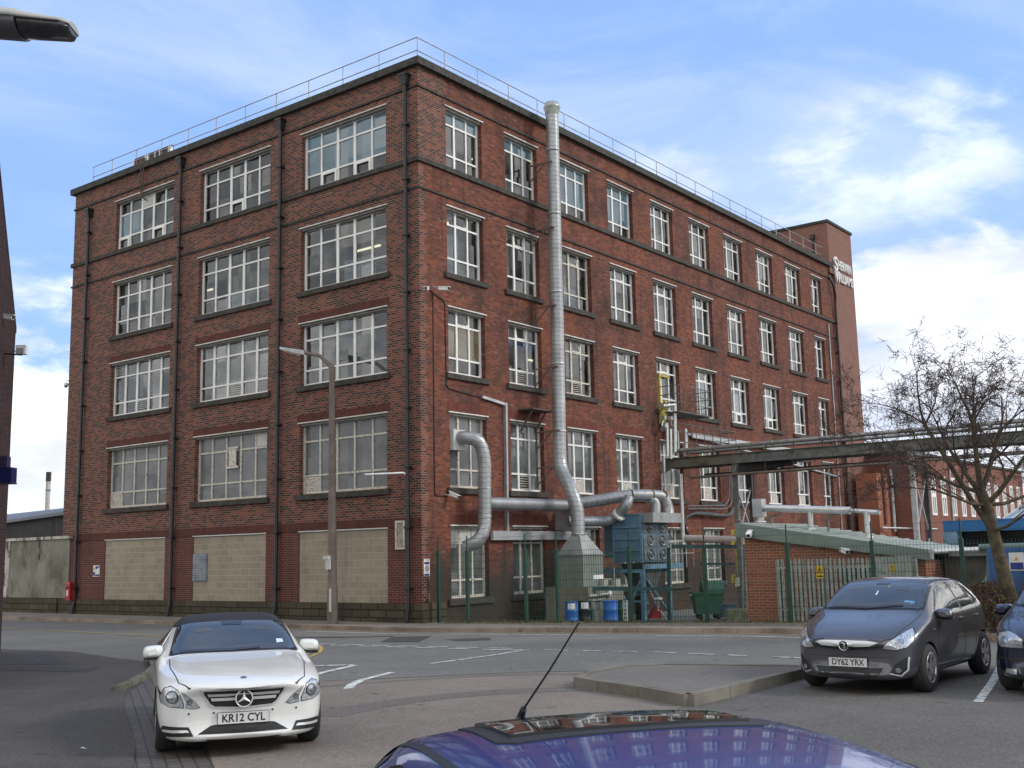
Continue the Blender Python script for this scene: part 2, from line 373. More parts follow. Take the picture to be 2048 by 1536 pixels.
# ================================================================== THE MILL
mill = thing('mill_building', 'five storey red brick mill with big white gridded windows on the street corner', 'mill')
Zr = {'5': (14.79, 16.895), '4': (11.216, 13.452), '3': (7.911, 10.066), '2': (4.232, 6.616), 'g': (.683, 2.972), 'G': (.76, 3.02)}
LA = [(-5.53, -1.43), (-11.26, -7.21), (-16.89, -12.95)]
RB = [(1.36, 3.24), (4.54, 6.46), (7.95, 9.85), (11.23, 13.15), (14.60, 16.50), (17.98, 19.87), (21.37, 23.27), (24.84, 26.74), (28.30, 30.2), (31.71, 33.10)]
LEFT, BACK, TOP = -20.0, 35.0, 17.95
def wallgrid(mb, P, us, zs, holes, reveal, pr):
    for i in range(len(us)-1):
        for j in range(len(zs)-1):
            u, z = (us[i]+us[i+1])/2, (zs[j]+zs[j+1])/2
            if any(h[0] < u < h[1] and h[2] < z < h[3] for h in holes): continue
            q = [P(us[i], 0, zs[j]), P(us[i+1], 0, zs[j]), P(us[i+1], 0, zs[j+1]), P(us[i], 0, zs[j+1])]
            mb.add(q, [(0, 1, 2, 3)])
    for h in holes:
        u0, u1, z0, z1 = h; d = reveal
        c = [(u0, z0), (u1, z0), (u1, z1), (u0, z1)]
        for k in range(4):
            (a, b), (e, f) = c[k], c[(k+1) % 4]
            mb.add([P(a, 0, b), P(a, d, b), P(e, d, f), P(e, 0, f)], [(0, 1, 2, 3)])
def PA(u, d, z): return (u, d, z)
def PB(u, d, z): return (-d, u, z)
holesA = [(a, b, *Zr[r]) for a, b in LA for r in '5432g']
holesB = [(a, b, *Zr[r]) for a, b in RB for r in '5432G']
def cuts(vals): return sorted(set(vals))
def us_of(h, a, b, extra=()): return cuts([a, b, *extra]+[x for q in h for x in q[:2]])
def zs_of(h, extra): return cuts(list(extra)+[x for q in h for x in q[2:]])
# street front: patterned brick above, dark red brick in the bottom storey
def band(mat_, holes, P, a, b, z0, z1, name, rev, extra=()):
    mb = MB(); hs = [h for h in holes if h[2] < z1 and h[3] > z0]
    zz = [z for z in zs_of(hs, (z0, z1)) if z0 <= z <= z1]
    wallgrid(mb, P, us_of(hs, a, b, extra), zz, hs, rev, None)
    return mb.build(name, mat_, mill)
band(BR_A, holesA, PA, LEFT, 0, 3.27, TOP, 'wall', .40)
band(BR_C, holesA, PA, LEFT, 0, .0, 3.27, 'wall', .40)
# yard front: red brick, with the patterned brick turning the corner on the top storey
band(BR_B, [h for h in holesB if h[3] < 14.7], PB, 0, BACK, -1.2, 14.7, 'wall', .40)
band(BR_A, [], PB, 0, 1.36, 14.7, TOP, 'wall', .40)
hb5 = [h for h in holesB if h[2] > 14.5]
mb = MB(); wallgrid(mb, PB, us_of(hb5, 1.36, BACK), zs_of(hb5, (14.7, TOP)), hb5, .40, None); mb.build('wall', BR_B, mill)
mb = MB()
mb.add([(LEFT, 0, 0), (LEFT, BACK, 0), (LEFT, BACK, TOP), (LEFT, 0, TOP)], [(3, 2, 1, 0)])
mb.add([(LEFT, BACK, 0), (0, BACK, 0), (0, BACK, TOP), (LEFT, BACK, TOP)], [(3, 2, 1, 0)]); mb.build('wall', BR_A, mill)
mb = MB(); mb.box(LEFT+.1, -.1, .1, BACK-.1, 17.3, 17.5); mb.build('roof', mat('roof_felt', (.06, .06, .065), .9), mill)
# quoins of patterned brick toothed into the yard front
mb = MB(); z = .75
while z < 14.5:
    mb.box(0, .004, .0, .23 if int(z/.3) % 2 else .34, z, z+.3); z += .3
mb.build('quoin', BR_A, mill)
mb = MB()   # coping, sill course and thin string courses run round the corner
def course(z0, z1, d, mb, u_end=BACK):
    mb.box(LEFT-d, d, -d, .05, z0, z1); mb.box(-.05, d, .05, u_end, z0, z1); mb.box(LEFT-d, LEFT+.05, .05, BACK, z0, z1)
course(17.86, 18.11, .17, mb); mb.build('coping', DARKST, mill)
mb = MB(); course(14.63, 14.79, .08, mb, 34.6); mb.build('sill_course', SILLST, mill)
mb = MB(); course(17.16, 17.225, .05, mb); course(13.74, 13.80, .05, mb); mb.build('string_course', DARKST, mill)
# red header band over the street-level openings, soldier bands over the windows
RBB = brickmat('red_band_brick', [(0, (.06, .022, .018)), (.5, (.105, .032, .023)), (1, (.15, .044, .03))], (.10, .06, .05), w=.1125, h=.075, mort=.006, soot=.5); RLB = brickmat('red_lintel_brick', [(0, (.09, .026, .02)), (.5, (.14, .038, .026)), (1, (.20, .055, .035))], (.09, .045, .035), w=.075, h=.225, mort=.007, soot=.6)
mb = MB(); mb.box(LEFT, -.0, -.012, .0, 3.0, 3.29); mb.build('brick_band', RBB, mill)
for a, b in LA:
    for r in '32': mb = MB(); mb.box(a-.12, b+.12, -.004, 0, Zr[r][1]+.06, Zr[r][1]+.30); mb.build('brick_lintel', RBB, mill)
for a, b in RB:
    for r in '2G': mb = MB(); mb.box(0, .005, a-.1, b+.1, Zr[r][1]+.06, Zr[r][1]+.36); mb.build('brick_lintel', RLB, mill)
# stone plinth
mb = MB(); mb.box(LEFT, .09, -.09, -.0, -.2, .69); mb.box(0, .09, 0, 1.0, -.8, .69); mb.build('plinth', STONE, mill)
# interior: floors, back walls and tube lights seen through the glass
mb = MB()
for z in (3.35, 6.95, 10.4, 13.75, 17.1):
    mb.box(LEFT+.2, -.42, .42, BACK-.2, z, z+.2)
    for k in range(9): mb.box(LEFT+.3, -.5, 2.2+k*3.4, 2.5+k*3.4, z-.35, z)
mb.build('floor_slab', INTC, mill)
mb = MB(); mb.box(LEFT+.3, -7, 7.4, 7.6, -.5, 17); mb.box(-7.2, -7, 7.4, BACK-.3, -.5, 17); mb.build('inner_wall', INTW, mill)
tubem, t_, p_, o_ = newmat('fluorescent_tube'); p_.inputs['Base Color'].default_value = (.8, .75, .55, 1)
p_.inputs['Emission Color'].default_value = (1, .9, .62, 1); p_.inputs['Emission Strength'].default_value = .9
for lx, ly, lz, dx, dy in [(-2.2, 2.2, 13.2, 1.5, 0), (-9.3, 2.0, 13.1, 1.4, 0), (-1.9, 5.0, 16.5, 0, 1.5), (-1.9, 8.9, 16.3, 0, 1.5), (-2.2, 5.5, 12.7, 0, 1.4), (-2.2, 5.3, 9.6, 0, 1.5), (-2.3, 8.7, 9.5, 0, 1.4), (-2.4, 5.4, 6.2, 0, 1.3), (-14.5, 2.0, 12.9, 1.4, 0), (-4.8, 1.9, 12.9, 1.2, 0)]:
    mb = MB(); mb.box(lx, lx+max(dx, .07), ly, ly+max(dy, .07), lz, lz+.06); mb.build('ceiling_light', tubem, mill)

HEADM = mat('window_head_paint', (.25, .235, .21), .8, var=.2, scale=5)
def window(P, u0, u1, z0, z1, cols, rows=(.25, .75), frame=WHITE, glass=GLASS, thick=(), sill=True, w=.085, blind=None, bmat=None, vents=(), boards=(), hopper=(), casement=(), lint=True, bars=None):
    mb = MB(); d0, d1 = .17, .25
    def bx(a, b, c, e, x0=d0, x1=d1, m_=None):
        (m_ or mb).hexa([P(a, x1, c), P(b, x1, c), P(b, x0, c), P(a, x0, c), P(a, x1, e), P(b, x1, e), P(b, x0, e), P(a, x0, e)] if P is PA else
                 [P(a, x0, c), P(b, x0, c), P(b, x1, c), P(a, x1, c), P(a, x0, e), P(b, x0, e), P(b, x1, e), P(a, x1, e)])
    bx(u0+.002, u0+w, z0+.002, z1-.002); bx(u1-w, u1-.002, z0+.002, z1-.002); bx(u0+w, u1-w, z0+.002, z0+w); bx(u0+w, u1-w, z1-w, z1-.002)
    W_, H_ = u1-u0, z1-z0
    zr = [z0+H_*r for r in rows]; edges = [z0+w]+zr+[z1-w]
    ux = [u0+W_*k/cols for k in range(cols+1)]
    for k in range(1, cols):
        mw = (.055 if P is PA else .042) if k in thick else (.034 if P is PA else .03)
        bx(ux[k]-mw, ux[k]+mw, z0+w, z1-w, d0+.005, d1-.005)
    for z in zr:
        for k in range(cols):
            t1, t2 = (.055, .034) if P is PA else (.042, .03); a = ux[k]+(w if k == 0 else (t1 if k in thick else t2)); b = ux[k+1]-(w if k == cols-1 else (t1 if k+1 in thick else t2))
            bx(a, b, z-.03, z+.03, d0+.01, d1-.01)
    o = mb.build('window', frame, mill)
    zlev = [z0]+zr+[z1]
    g = MB(); g.add([P(u0+.03, .215, z0+.03), P(u1-.03, .215, z0+.03), P(u1-.03, .215, z1-.03), P(u0+.03, .215, z1-.03)], [(0, 1, 2, 3)]); g.build('pane', glass, o)
    if sill:
        s_ = MB(); s_.hexa([P(u0-.16, .168, z0-.19), P(u1+.16, .168, z0-.19), P(u1+.16, -.09, z0-.19), P(u0-.16, -.09, z0-.19), P(u0-.16, .168, z0-.003), P(u1+.16, .168, z0-.003), P(u1+.16, -.09, z0-.02), P(u0-.16, -.09, z0-.02)] if P is PA else
                         [P(u0-.16, -.09, z0-.19), P(u1+.16, -.09, z0-.19), P(u1+.16, .168, z0-.19), P(u0-.16, .168, z0-.19), P(u0-.16, -.09, z0-.02), P(u1+.16, -.09, z0-.02), P(u1+.16, .168, z0-.003), P(u0-.16, .168, z0-.003)])
        s_.build('sill', SILLST, o)
    if lint:
        l = MB(); bx(u0-.06, u1+.06, z1+.001, z1+.04, -.055, .03, l); l.build('lintel', LINTEL, o)
        l = MB(); bx(u0+.002, u1-.002, z1-.07, z1-.002, .03, d0-.004, l); l.build('window_head', HEADM, o)
    if blind:
        b_ = MB()
        for (c0, c1, f0, f1) in blind:
            bx(u0+W_*c0+.02, u0+W_*c1-.02, z0+H_*f0+.01, z0+H_*f1-.01, .222, .230, b_)
        b_.build('blind', bmat or BLIND, o)
    for (c, r, kind) in vents:      # louvred or boarded panes
        v = MB(); a, b = ux[c]+.05, ux[c+1]-.05; c0, c1 = zlev[r]+.05, zlev[r+1]-.05
        if kind == 'board': bx(a, b, c0, c1, .195, .210, v); v.build('boarded_pane', PALE, o)
        else:
            n = 7 if kind == 'white' else 6; hh = (c1-c0)/n
            if kind == 'white': bx(a, b, c0, c1, .207, .212, v)
            for k in range(n): bx(a, b, c0+hh*k+hh*(.12 if kind == 'white' else .62), c0+hh*(k+1)-.008, .18, .206, v)
            lv = v.build('louvre', CREAM if kind != 'metal' else PALE, o)
            if kind == 'black':
                v2 = MB(); bx(a, b, c0, c1, .207, .213, v2); v2.build('vent_opening', VOID, o)
    for (c, r) in casement:         # opening lights with their own heavier frame
        v = MB(); a, b = ux[c]+.035, ux[c+1]-.035; c0, c1 = zlev[r]+.03, zlev[r+1]-.03; q = .085
        bx(a, b, c0, c0+q, .135, .168, v); bx(a, b, c1-q, c1, .135, .168, v); bx(a, a+q, c0+q, c1-q, .135, .168, v); bx(b-q, b, c0+q, c1-q, .135, .168, v)
        v.build('casement', WHITE, o)
    for (c, r, amt) in hopper:      # top lights tilted inwards
        v = MB(); a, b = ux[c]+.035, ux[c+1]-.035; c0, c1 = zlev[r]+.03, zlev[r+1]-.04
        def hp(u, t_): return P(u, .17-amt*0+amt*t_, c0+(c1-c0)*t_*math.sqrt(max(.1, 1-(amt/(c1-c0))**2)))
        for (ua, ub, ta, tb) in ((a, b, 0, .10), (a, b, .9, 1), (a, a+.05, .1, .9), (b-.05, b, .1, .9)):
            A = [Vector(hp(ua, ta)), Vector(hp(ub, ta)), Vector(hp(ub, tb)), Vector(hp(ua, tb))]
            n_ = Vector(P(0, 1, 0))*.035
            v.prism(A, n_)
        v.build('hopper_light', frame, o)
    return o
# --- street front windows
cA = dict(cols=5, thick=(2, 3), rows=(.27, .72))
T = (2, 3)
window(PA, *LA[0], *Zr['5'], sill=False, casement=((1, 0), (3, 0)), blind=[(0, .2, .27, 1), (.2, .8, .27, 1), (.8, 1, .27, 1)], **cA)
window(PA, *LA[1], *Zr['5'], sill=False, casement=((2, 0),), **cA)
window(PA, *LA[2], *Zr['5'], sill=False, casement=((0, 0), (3, 0)), vents=((2, 2, 'board'),), blind=[(0, .4, .27, .72)], **cA)
for i in range(3): window(PA, *LA[i], *Zr['4'], **cA)
cA3 = dict(cols=5, thick=(1, 2, 3, 4), rows=(.25, .74), w=.08)
window(PA, *LA[0], *Zr['3'], glass=glassmat('streaked_glass', tint=(.6, .64, .6), refl=.06, dirt=.35), **cA3)
window(PA, *LA[1], *Zr['3'], vents=((2, 0, 'metal'), (4, 0, 'metal')), glass=MATS['streaked_glass'], **cA3)
window(PA, *LA[2], *Zr['3'], vents=((0, 2, 'metal'), (2, 0, 'metal')), glass=MATS['streaked_glass'], **cA3)
cA2 = dict(cols=5, rows=(.26, .745), frame=CREAM, glass=FROST)
window(PA, *LA[0], *Zr['2'], vents=((0, 0, 'white'),), **cA2)
window(PA, *LA[1], *Zr['2'], vents=((4, 2, 'board'),), **cA2)
window(PA, *LA[2], *Zr['2'], vents=((0, 0, 'white'),), **cA2)
# small hatch and bits of paper on the frosted glass
mb = MB(); mb.box(-9.45, -9.05, .13, .165, 5.45, 6.05); mb.box(-9.56, -8.94, .12, .17, 5.36, 5.44); mb.box(-9.56, -8.94, .12, .17, 6.06, 6.13); mb.build('window_hatch', CREAM, mill)
# ground openings closed with concrete blockwork
for i, (a, b) in enumerate(LA):
    mb = MB(); mb.box(a+.003, b-.003, .035, .3, Zr['g'][0], 2.965); o = mb.build('blocked_opening', BLOCK, mill)
    mb = MB(); mb.box(a-.02, b+.02, -.014, .03, 2.972, 3.012); mb.build('lintel', PALE, o)
mb = MB(); mb.box(-11.24, -10.42, .0, .034, 1.38, 2.36); fr = mb.build('vent_grille', mat('grey_louvre', (.2, .22, .26), .5), mill)
mb = MB()
for k in range(15): mb.box(-11.2, -10.46, -.03, -.001, 1.41+k*.062, 1.445+k*.062)
mb.build('louvre', mat('grey_blade', (.32, .35, .40), .5), fr)
# --- yard front windows
cB = dict(cols=3, rows=(.25, .76), thick=(1,))
full = [(0, 1, .25, 1)]
for i, (a, b) in enumerate(RB):
    c = dict(cB); c['cols'] = 3 if i < 9 else 2
    bl = {0: [(0, 1, .76, 1)], 1: [(0, 1, .74, 1)], 2: [(0, 1, .25, 1)], 3: [(0, 1, .25, 1)], 4: [(0, .35, .5, 1)]}.get(i)
    window(PB, a, b, *Zr['5'], sill=False, blind=bl, casement=((1, 0),) if i == 99 else (), **c)
    c['frame'] = WHITE if i > 3 else CREAM if i in (2,) else WHITE
    window(PB, a, b, *Zr['4'], hopper=((1 if i < 9 else 0, 2, .22 if i in (0, 3, 5, 7, 8) else .08),), **c)
    k = dict(c); kw = {}
    if i == 0: kw = dict(blind=[(0, 1, .25, .76)], bmat=OCHRE)
    if i == 1: kw = dict(vents=((1, 0, 'black'),), blind=[(0, 1, .62, .76)], bmat=mat('blue_panel', (.05, .12, .30), .6))
    if i == 2: kw = dict(vents=((1, 0, 'black'),))
    if i in (5, 6, 7): kw = dict(blind=[(0, .7, .1, .76)], bmat=mat('pale_curtain', (.42, .50, .52), .8, var=.3, scale=5, streak=(1, 1, .05)))
    if i in (6, 7): kw['casement'] = ((1, 0),)
    window(PB, a, b, *Zr['3'], hopper=((1 if i < 9 else 0, 2, .2 if i in (0, 3, 7) else .07),), w=.08, **k, **kw)
    kw = {}
    if i in (2, 3, 4, 5, 7, 8): kw['vents'] = ((1, 0, 'white'),)
    if i == 1: kw['vents'] = ((1, 0, 'black'),)
    k['frame'] = CREAM if i in (0,) else WHITE; k['glass'] = FROST if i in (0,) else GLASS if i > 4 else FROST2
    window(PB, a, b, *Zr['2'], w=.08, **k, **kw)
    k['frame'] = CREAM; k['glass'] = FROST2
    window(PB, a, b, *Zr['G'], w=.09, vents=((0, 2, 'board'), (1, 2, 'board'), (2, 2, 'board')) if i == 0 else (), **k)
# stored tanks and boxes behind the third and fourth floor glass
wrap = mat('wrapped_tank', (.62, .64, .66), .35, var=.25, scale=6, c2=(.35, .42, .62), lo=.5, hi=.6, streak=(8, 8, .4))
for (x, y, z, sx, sy, h) in [(-3.6, 1.3, 11.1, 1.3, .9, 1.15), (-1.9, 1.4, 11.1, .6, .8, .95), (-9.6, 1.2, 11.1, 1.9, .9, .95), (-1.2, 2.2, 11.1, .9, 1.15, 1.75), (-1.1, 9.1, 11.1, .9, 1.2, 1.1), (-1.2, 12.3, 11.1, .8, 1.3, .8), (-1.1, 18.7, 11.1, .8, 1.1, 1.0), (-1.1, 22.3, 11.1, .8, 1.1, 1.6), (-1.1, 15.8, 11.1, .7, 1.1, 1.0)]:
    mb = MB(); mb.box(x-sx/2, x+sx/2, y-sy/2, y+sy/2, z, z+h)
    for k in range(4): mb.box(x-sx/2-.02, x+sx/2+.02, y-sy/2-.02, y+sy/2+.02, z+h*(k+.6)/4.4, z+h*(k+.6)/4.4+.03)
    o = mb.build('storage_tank', wrap); tag(o, 'white wrapped tank standing behind the third floor window glass', 'tank', 'wrapped tanks stored behind the windows')
# rain pipes
def pipe_brackets(mb, x, z0, z1):
    z = z0
    while z < z1: mb.box(x-.1, x+.1, -.22, -.001, z, z+.06); z += 1.85
for k, (x, zt) in enumerate(((-.45, 17.88), (-6.52, 17.95), (-12.37, 17.93), (-18.72, 17.2))):
    mb = MB(); mb.tube([(x, -.13, zt-.55), (x, -.13, .55), (x+.02, -.22, .3), (x+.02, -.22, .12)], .065, 10); pipe_brackets(mb, x, 1.1, zt-.8)
    o = mb.build('downpipe', BLACK, mill)
    mb = MB(); mb.hexa([(x-.08, -.2, zt-.62), (x+.08, -.2, zt-.62), (x+.08, -.01, zt-.62), (x-.08, -.01, zt-.62), (x-.14, -.27, zt-.3), (x+.14, -.27, zt-.3), (x+.14, -.01, zt-.3), (x-.14, -.01, zt-.3)])
    mb.box(x-.17, x+.17, -.29, -.001, zt-.3, zt-.24); mb.build('hopper', BLACK, o)
mb = MB(); mb.tube(bend([(.02, 34.3, 17.3), (.22, 34.35, 16.9), (.2, 34.75, 16.2), (.14, 34.75, 15.6), (.14, 34.75, -.5)], .3), .07, 10)
for k in range(9): mb.box(0, .24, 34.64, 34.86, 1+k*1.7, 1.08+k*1.7)
mb.build('downpipe', BLACK, mill)
mb = MB(); mb.tube([(.06, 33.75, 14.4), (.06, 33.75, 1)], .035, 6); mb.build('conduit', mat('galvanised', (.42, .43, .44), .45, metal=.5, var=.15), mill)
GALV = MATS['galvanised']
# cables and trunking on the yard front
mb = MB(); mb.tube(bend([(.02, .62, 10.4), (.02, .60, 3.95), (.02, 1.15, 3.95)], .12), .018, 5); mb.tube(bend([(.02, .45, 10.45), (.02, .75, 10.35), (.02, 1.2, 10.2), (.02, 1.22, 7.4), (.02, 1.7, 7.35), (.02, 2.9, 7.25)], .15), .018, 5); mb.build('cable', BLACK, mill)
mb = MB(); mb.bar((.06, 2.95, 7.27), (.06, 4.2, 7.13), .09, .09); mb.bar((.06, 4.2, 7.18), (.06, 4.15, 2.75), .09, .12); mb.bar((.1, 3.3, 2.72), (.1, 8.3, 2.72), .12, .3); mb.build('cable_trunking', GALV, mill)
mb = MB(); mb.tube(bend([(.05, 33.5, 5.9), (.05, 18, 6.95), (.05, 16.7, 7.05)], .2), .06, 6); mb.bar((.1, 17.2, 7.0), (.1, 29, 6.95), .1, .22); mb.build('cable_trunking', GALV, mill)
# roof edge rail
rail = thing('roof_railing', 'thin grey two bar safety rail round the mill roof edge', 'railing', (0, 0, 17.9))
RAILM = mat('rail_paint', (.33, .33, .34), .5, metal=.3)
mb = MB()
for z in (18.83, 18.38): mb.tube([(-18.7, -.02, z), (0, -.02, z)], .018, 5); mb.tube([(0, -.02, z), (0, 33.6, z)], .018, 5)
mb.build('rail', RAILM, rail)
for k in range(12):
    x = -k*1.73 if k < 11 else -18.68
    mb = MB(); mb.tube([(x, 0, 17.95), (x, 0, 18.84)], .018, 5)
    if k % 3 == 0 and k: mb.tube([(x, 0, 18.2), (x+.05, .35, 18.15), (x+.05, .5, 17.6)], .014, 4)
    mb.build('post', RAILM, rail)
for k in range(1, 20):
    y = k*1.745-.4
    mb = MB(); mb.tube([(0, y, 17.95), (0, y, 18.84)], .018, 5)
    if k % 3 == 2: mb.tube([(0, y, 18.25), (-.1, y-.3, 18.22), (-.2, y-.35, 17.6)], .014, 4)
    mb.build('post', RAILM, rail)
# aerial boxes along the roof edge, with their cable hanging down the wall
arr = thing('roof_aerial_array', 'row of dark and white aerial boxes on the roof edge at the left', 'aerial', (-14, 0, 18.1))
ms = mat('rusty_steel', (.07, .055, .05), .8, c2=(.16, .08, .05))
mb = MB(); mb.bar((-15.7, .05, 18.3), (-13.2, .05, 18.3), .1, .36); mb.build('steel_channel', ms, arr)
for x in (-15.75, -14.9, -14.75, -14.25, -13.95, -13.35, -13.25):
    mb = MB(); mb.box(x, x+.07, -.06, 0.05, 18.12, 18.42); mb.build('aerial_box', GALV if x > -14.5 else MATS['white_frame_paint'], arr)
mb = MB(); mb.tube(bend([(-14.9, -.1, 18.3), (-14.95, -.22, 17.6), (-15.0, -.12, 16.7), (-14.6, -.1, 16.45)], .3), .03, 6); mb.tube(bend([(-14.85, -.1, 18.3), (-14.8, -.2, 17.4), (-14.9, -.1, 16.6)], .3), .025, 6); mb.build('cable', ms, arr)
# stair tower at the far end of the yard front
tw = thing('stair_tower', 'tall plain brick stair tower rising behind the far end of the mill', 'tower', (0, 33.5, 0))
mb = MB(); mb.box(-9, .12, 34.35, 37.95, 17.5, 20.45); mb.box(-9, .12, 35.01, 37.95, -1, 17.5); mb.build('wall', BR_T, tw)
mb = MB(); mb.box(-9.1, .2, 34.27, 38.03, 20.45, 20.6); mb.build('coping', DARKST, tw)
mb = MB(); mb.tube([(-.75, 34.25, 19.7), (-.75, 34.25, 18)], .06, 8); mb.box(-.88, -.62, 34.15, 34.34, 19.6, 19.85); mb.build('downpipe', BLACK, tw)
def text_obj(body, size, name, material, parent, xdir, ydir, loc, depth=.0, bold=0.0, width=None, align='CENTER'):
    cu = bpy.data.curves.new(name, 'FONT'); cu.body = body; cu.size = size; cu.extrude = depth; cu.offset = bold
    cu.align_x = align; cu.align_y = 'CENTER'; cu.resolution_u = 3
    ob = bpy.data.objects.new(name, cu); col.objects.link(ob); bpy.context.view_layer.update()
    me = bpy.data.meshes.new_from_object(ob.evaluated_get(bpy.context.evaluated_depsgraph_get()))
    bpy.data.objects.remove(ob); bpy.data.curves.remove(cu)
    X = Vector(xdir).normalized(); Y = Vector(ydir).normalized(); Z = X.cross(Y)
    if width:
        xs = [v.co.x for v in me.vertices]; k = width/(max(xs)-min(xs))
        for v in me.vertices: v.co.x *= k
    o3 = OFF[parent.name] if parent else Vector((0, 0, 0))
    for v in me.vertices: v.co = Vector(loc)-o3+X*v.co.x+Y*v.co.y+Z*v.co.z
    me.name = name; me.materials.clear(); me.materials.append(material)
    o = bpy.data.objects.new(name, me); col.objects.link(o)
    if parent: o.parent = parent
    OFF[o.name] = o3; return o
SIGNW = mat('sign_white', (.72, .72, .70), .4, var=.1, scale=4)
text_obj('S', 1.15, 'sign_letters', SIGNW, tw, (0, 1, 0), (0, 0, 1), (.2, 35.05, PX(1671, 529, .2).z), .05, .015, width=.5)
text_obj('HERWIN', .78, 'sign_letters', SIGNW, tw, (0, 1, 0), (0, 0, 1), (.2, 36.42, PX(1688, 536, .2).z), .03, .006, width=1.95)
text_obj('W', 1.0, 'sign_letters', SIGNW, tw, (0, 1, 0), (0, 0, 1), (.2, 35.2, PX(1671, 553, .2).z), .05, .015, width=.66)
text_obj('ILLIAMS', .78, 'sign_letters', SIGNW, tw, (0, 1, 0), (0, 0, 1), (.2, 36.6, PX(1688, 560, .2).z), .03, .006, width=1.95)
# ================================================================== GROUND, ROADS, PAVEMENTS
def asphalt(name, c, patch=None, fine=.62, dark=(.03, .03, .032), crack=True, seed=0):
    mt, t, p, o = newmat(name); ob = t.nodes.new('ShaderNodeTexCoord').outputs['Object']
    base = mixrgb(t, mrange(t, nz(t, .35, 7, .6, vec=ob, loc=(seed, 2, 0)), .3, .7), tuple(x*.82 for x in c), tuple(x*1.15 for x in c))
    base = mixrgb(t, mth(t, 'MULTIPLY', mrange(t, nz(t, 1.1, 8, .7, vec=ob, stretch=(.5, 2.2, 1), loc=(seed, 7, 0)), .55, .75), .45), base, tuple(x*.55 for x in c))
    if patch: base = mixrgb(t, mth(t, 'MULTIPLY', mrange(t, nz(t, .6, 6, .6, vec=ob, loc=(9, seed, 3)), .45, .65), .7), base, patch)
    base = mixrgb(t, mth(t, 'MULTIPLY', mrange(t, nz(t, 34, 5, .8, vec=ob), .42, .68), fine), base, tuple(x*2.3 for x in c))
    base = mixrgb(t, mth(t, 'MULTIPLY', mrange(t, nz(t, 26, 5, .8, vec=ob, loc=(5, 5, 5)), .5, .7), fine), base, tuple(x*.3 for x in c))
    base = mixrgb(t, mth(t, 'MULTIPLY', mrange(t, nz(t, 5, 8, .75, vec=ob, loc=(1, 2, seed)), .5, .72), .35), base, tuple(x*.5 for x in c))
    base = mixrgb(t, mrange(t, nz(t, 2.2, 2, .5, vec=ob, loc=(seed, 4, 4)), .70, .74, 0, .55), base, (.035, .033, .03))
    if crack:
        v = t.nodes.new('ShaderNodeTexVoronoi'); v.feature = 'DISTANCE_TO_EDGE'; v.inputs['Scale'].default_value = .33
        mp = t.nodes.new('ShaderNodeVectorMath'); mp.operation = 'ADD'; t.links.new(ob, mp.inputs[0])
        nn_ = t.nodes.new('ShaderNodeTexNoise'); nn_.inputs['Scale'].default_value = 1.2; nn_.inputs['Detail'].default_value = 6; t.links.new(ob, nn_.inputs['Vector'])
        t.links.new(nn_.outputs['Color'], mp.inputs[1]); t.links.new(mp.outputs[0], v.inputs['Vector'])
        base = mixrgb(t, mth(t, 'MULTIPLY', mrange(t, v.outputs['Distance'], .0, .006, 1, 0), mrange(t, nz(t, .25, 3, .5, vec=ob, loc=(1, seed, 8)), .52, .62, 0, .3)), base, (.02, .02, .02))
    t.links.new(base, p.inputs['Base Color']); p.inputs['Roughness'].default_value = .85; p.inputs['Specular IOR Level'].default_value = .3
    bump(t, p, nz(t, 110, 3, .7, vec=ob), .6, .006); MATS[name] = mt; return mt
A_ROAD = asphalt('road_asphalt', (.135, .132, .122), seed=1)
A_FORE = asphalt('forecourt_asphalt', (.165, .140, .118), patch=(.205, .175, .148), seed=4, fine=.5)
A_PARK = asphalt('car_park_asphalt', (.105, .098, .088), patch=(.08, .075, .066), seed=7)
A_PAVE = asphalt('dark_pavement_asphalt', (.066, .060, .055), patch=(.085, .078, .07), seed=3)
A_FOOT = asphalt('footway_asphalt', (.16, .14, .12), patch=(.23, .20, .165), seed=6)
A_ISL = asphalt('island_asphalt', (.135, .125, .112), patch=(.10, .09, .078), seed=9)
A_DARK = asphalt('tar_patch', (.055, .053, .055), seed=2, crack=False)
YARD = asphalt('yard_concrete', (.12, .125, .11), patch=(.06, .065, .05), seed=5)
KERB = mat('kerb_concrete', (.155, .14, .115), .9, var=.3, scale=1.1, c2=(.09, .085, .05), lo=.5, hi=.75, bmp=.3)
KERB2 = mat('kerb_far', (.26, .21, .17), .9, var=.3, scale=.9, c2=(.10, .085, .07), lo=.5, hi=.75)
PAINTW = mat('road_paint_white', (.62, .62, .58), .8, var=.2, scale=6, c2=(.16, .16, .155), lo=.5, hi=.62)
PAINTY = mat('road_paint_yellow', (.50, .33, .10), .8, var=.2, scale=6, c2=(.14, .13, .11), lo=.5, hi=.66)
def stru(o): o['kind'] = 'structure'; return o
def yz(x): return -.3 if x < 6.5 else (.1 if x > 9 else -.3+(x-6.5)*.16)
mb = MB(); xs = [-900, -60, 0, 1, 6.5, 9, 12, 60, 900]; ys = [-900, -60, .9, 1.8, 60, 900]
def ghz(x, y): return gz(x) if (y <= .95 or x < -.5) else yz(x)
for i in range(len(xs)-1):
    for j in range(len(ys)-1):
        mb.add([(x, y, ghz(x, y)) for x, y in ((xs[i], ys[j]), (xs[i+1], ys[j]), (xs[i+1], ys[j+1]), (xs[i], ys[j+1]))], [(0, 1, 2, 3)])
stru(mb.build('ground', A_ROAD))
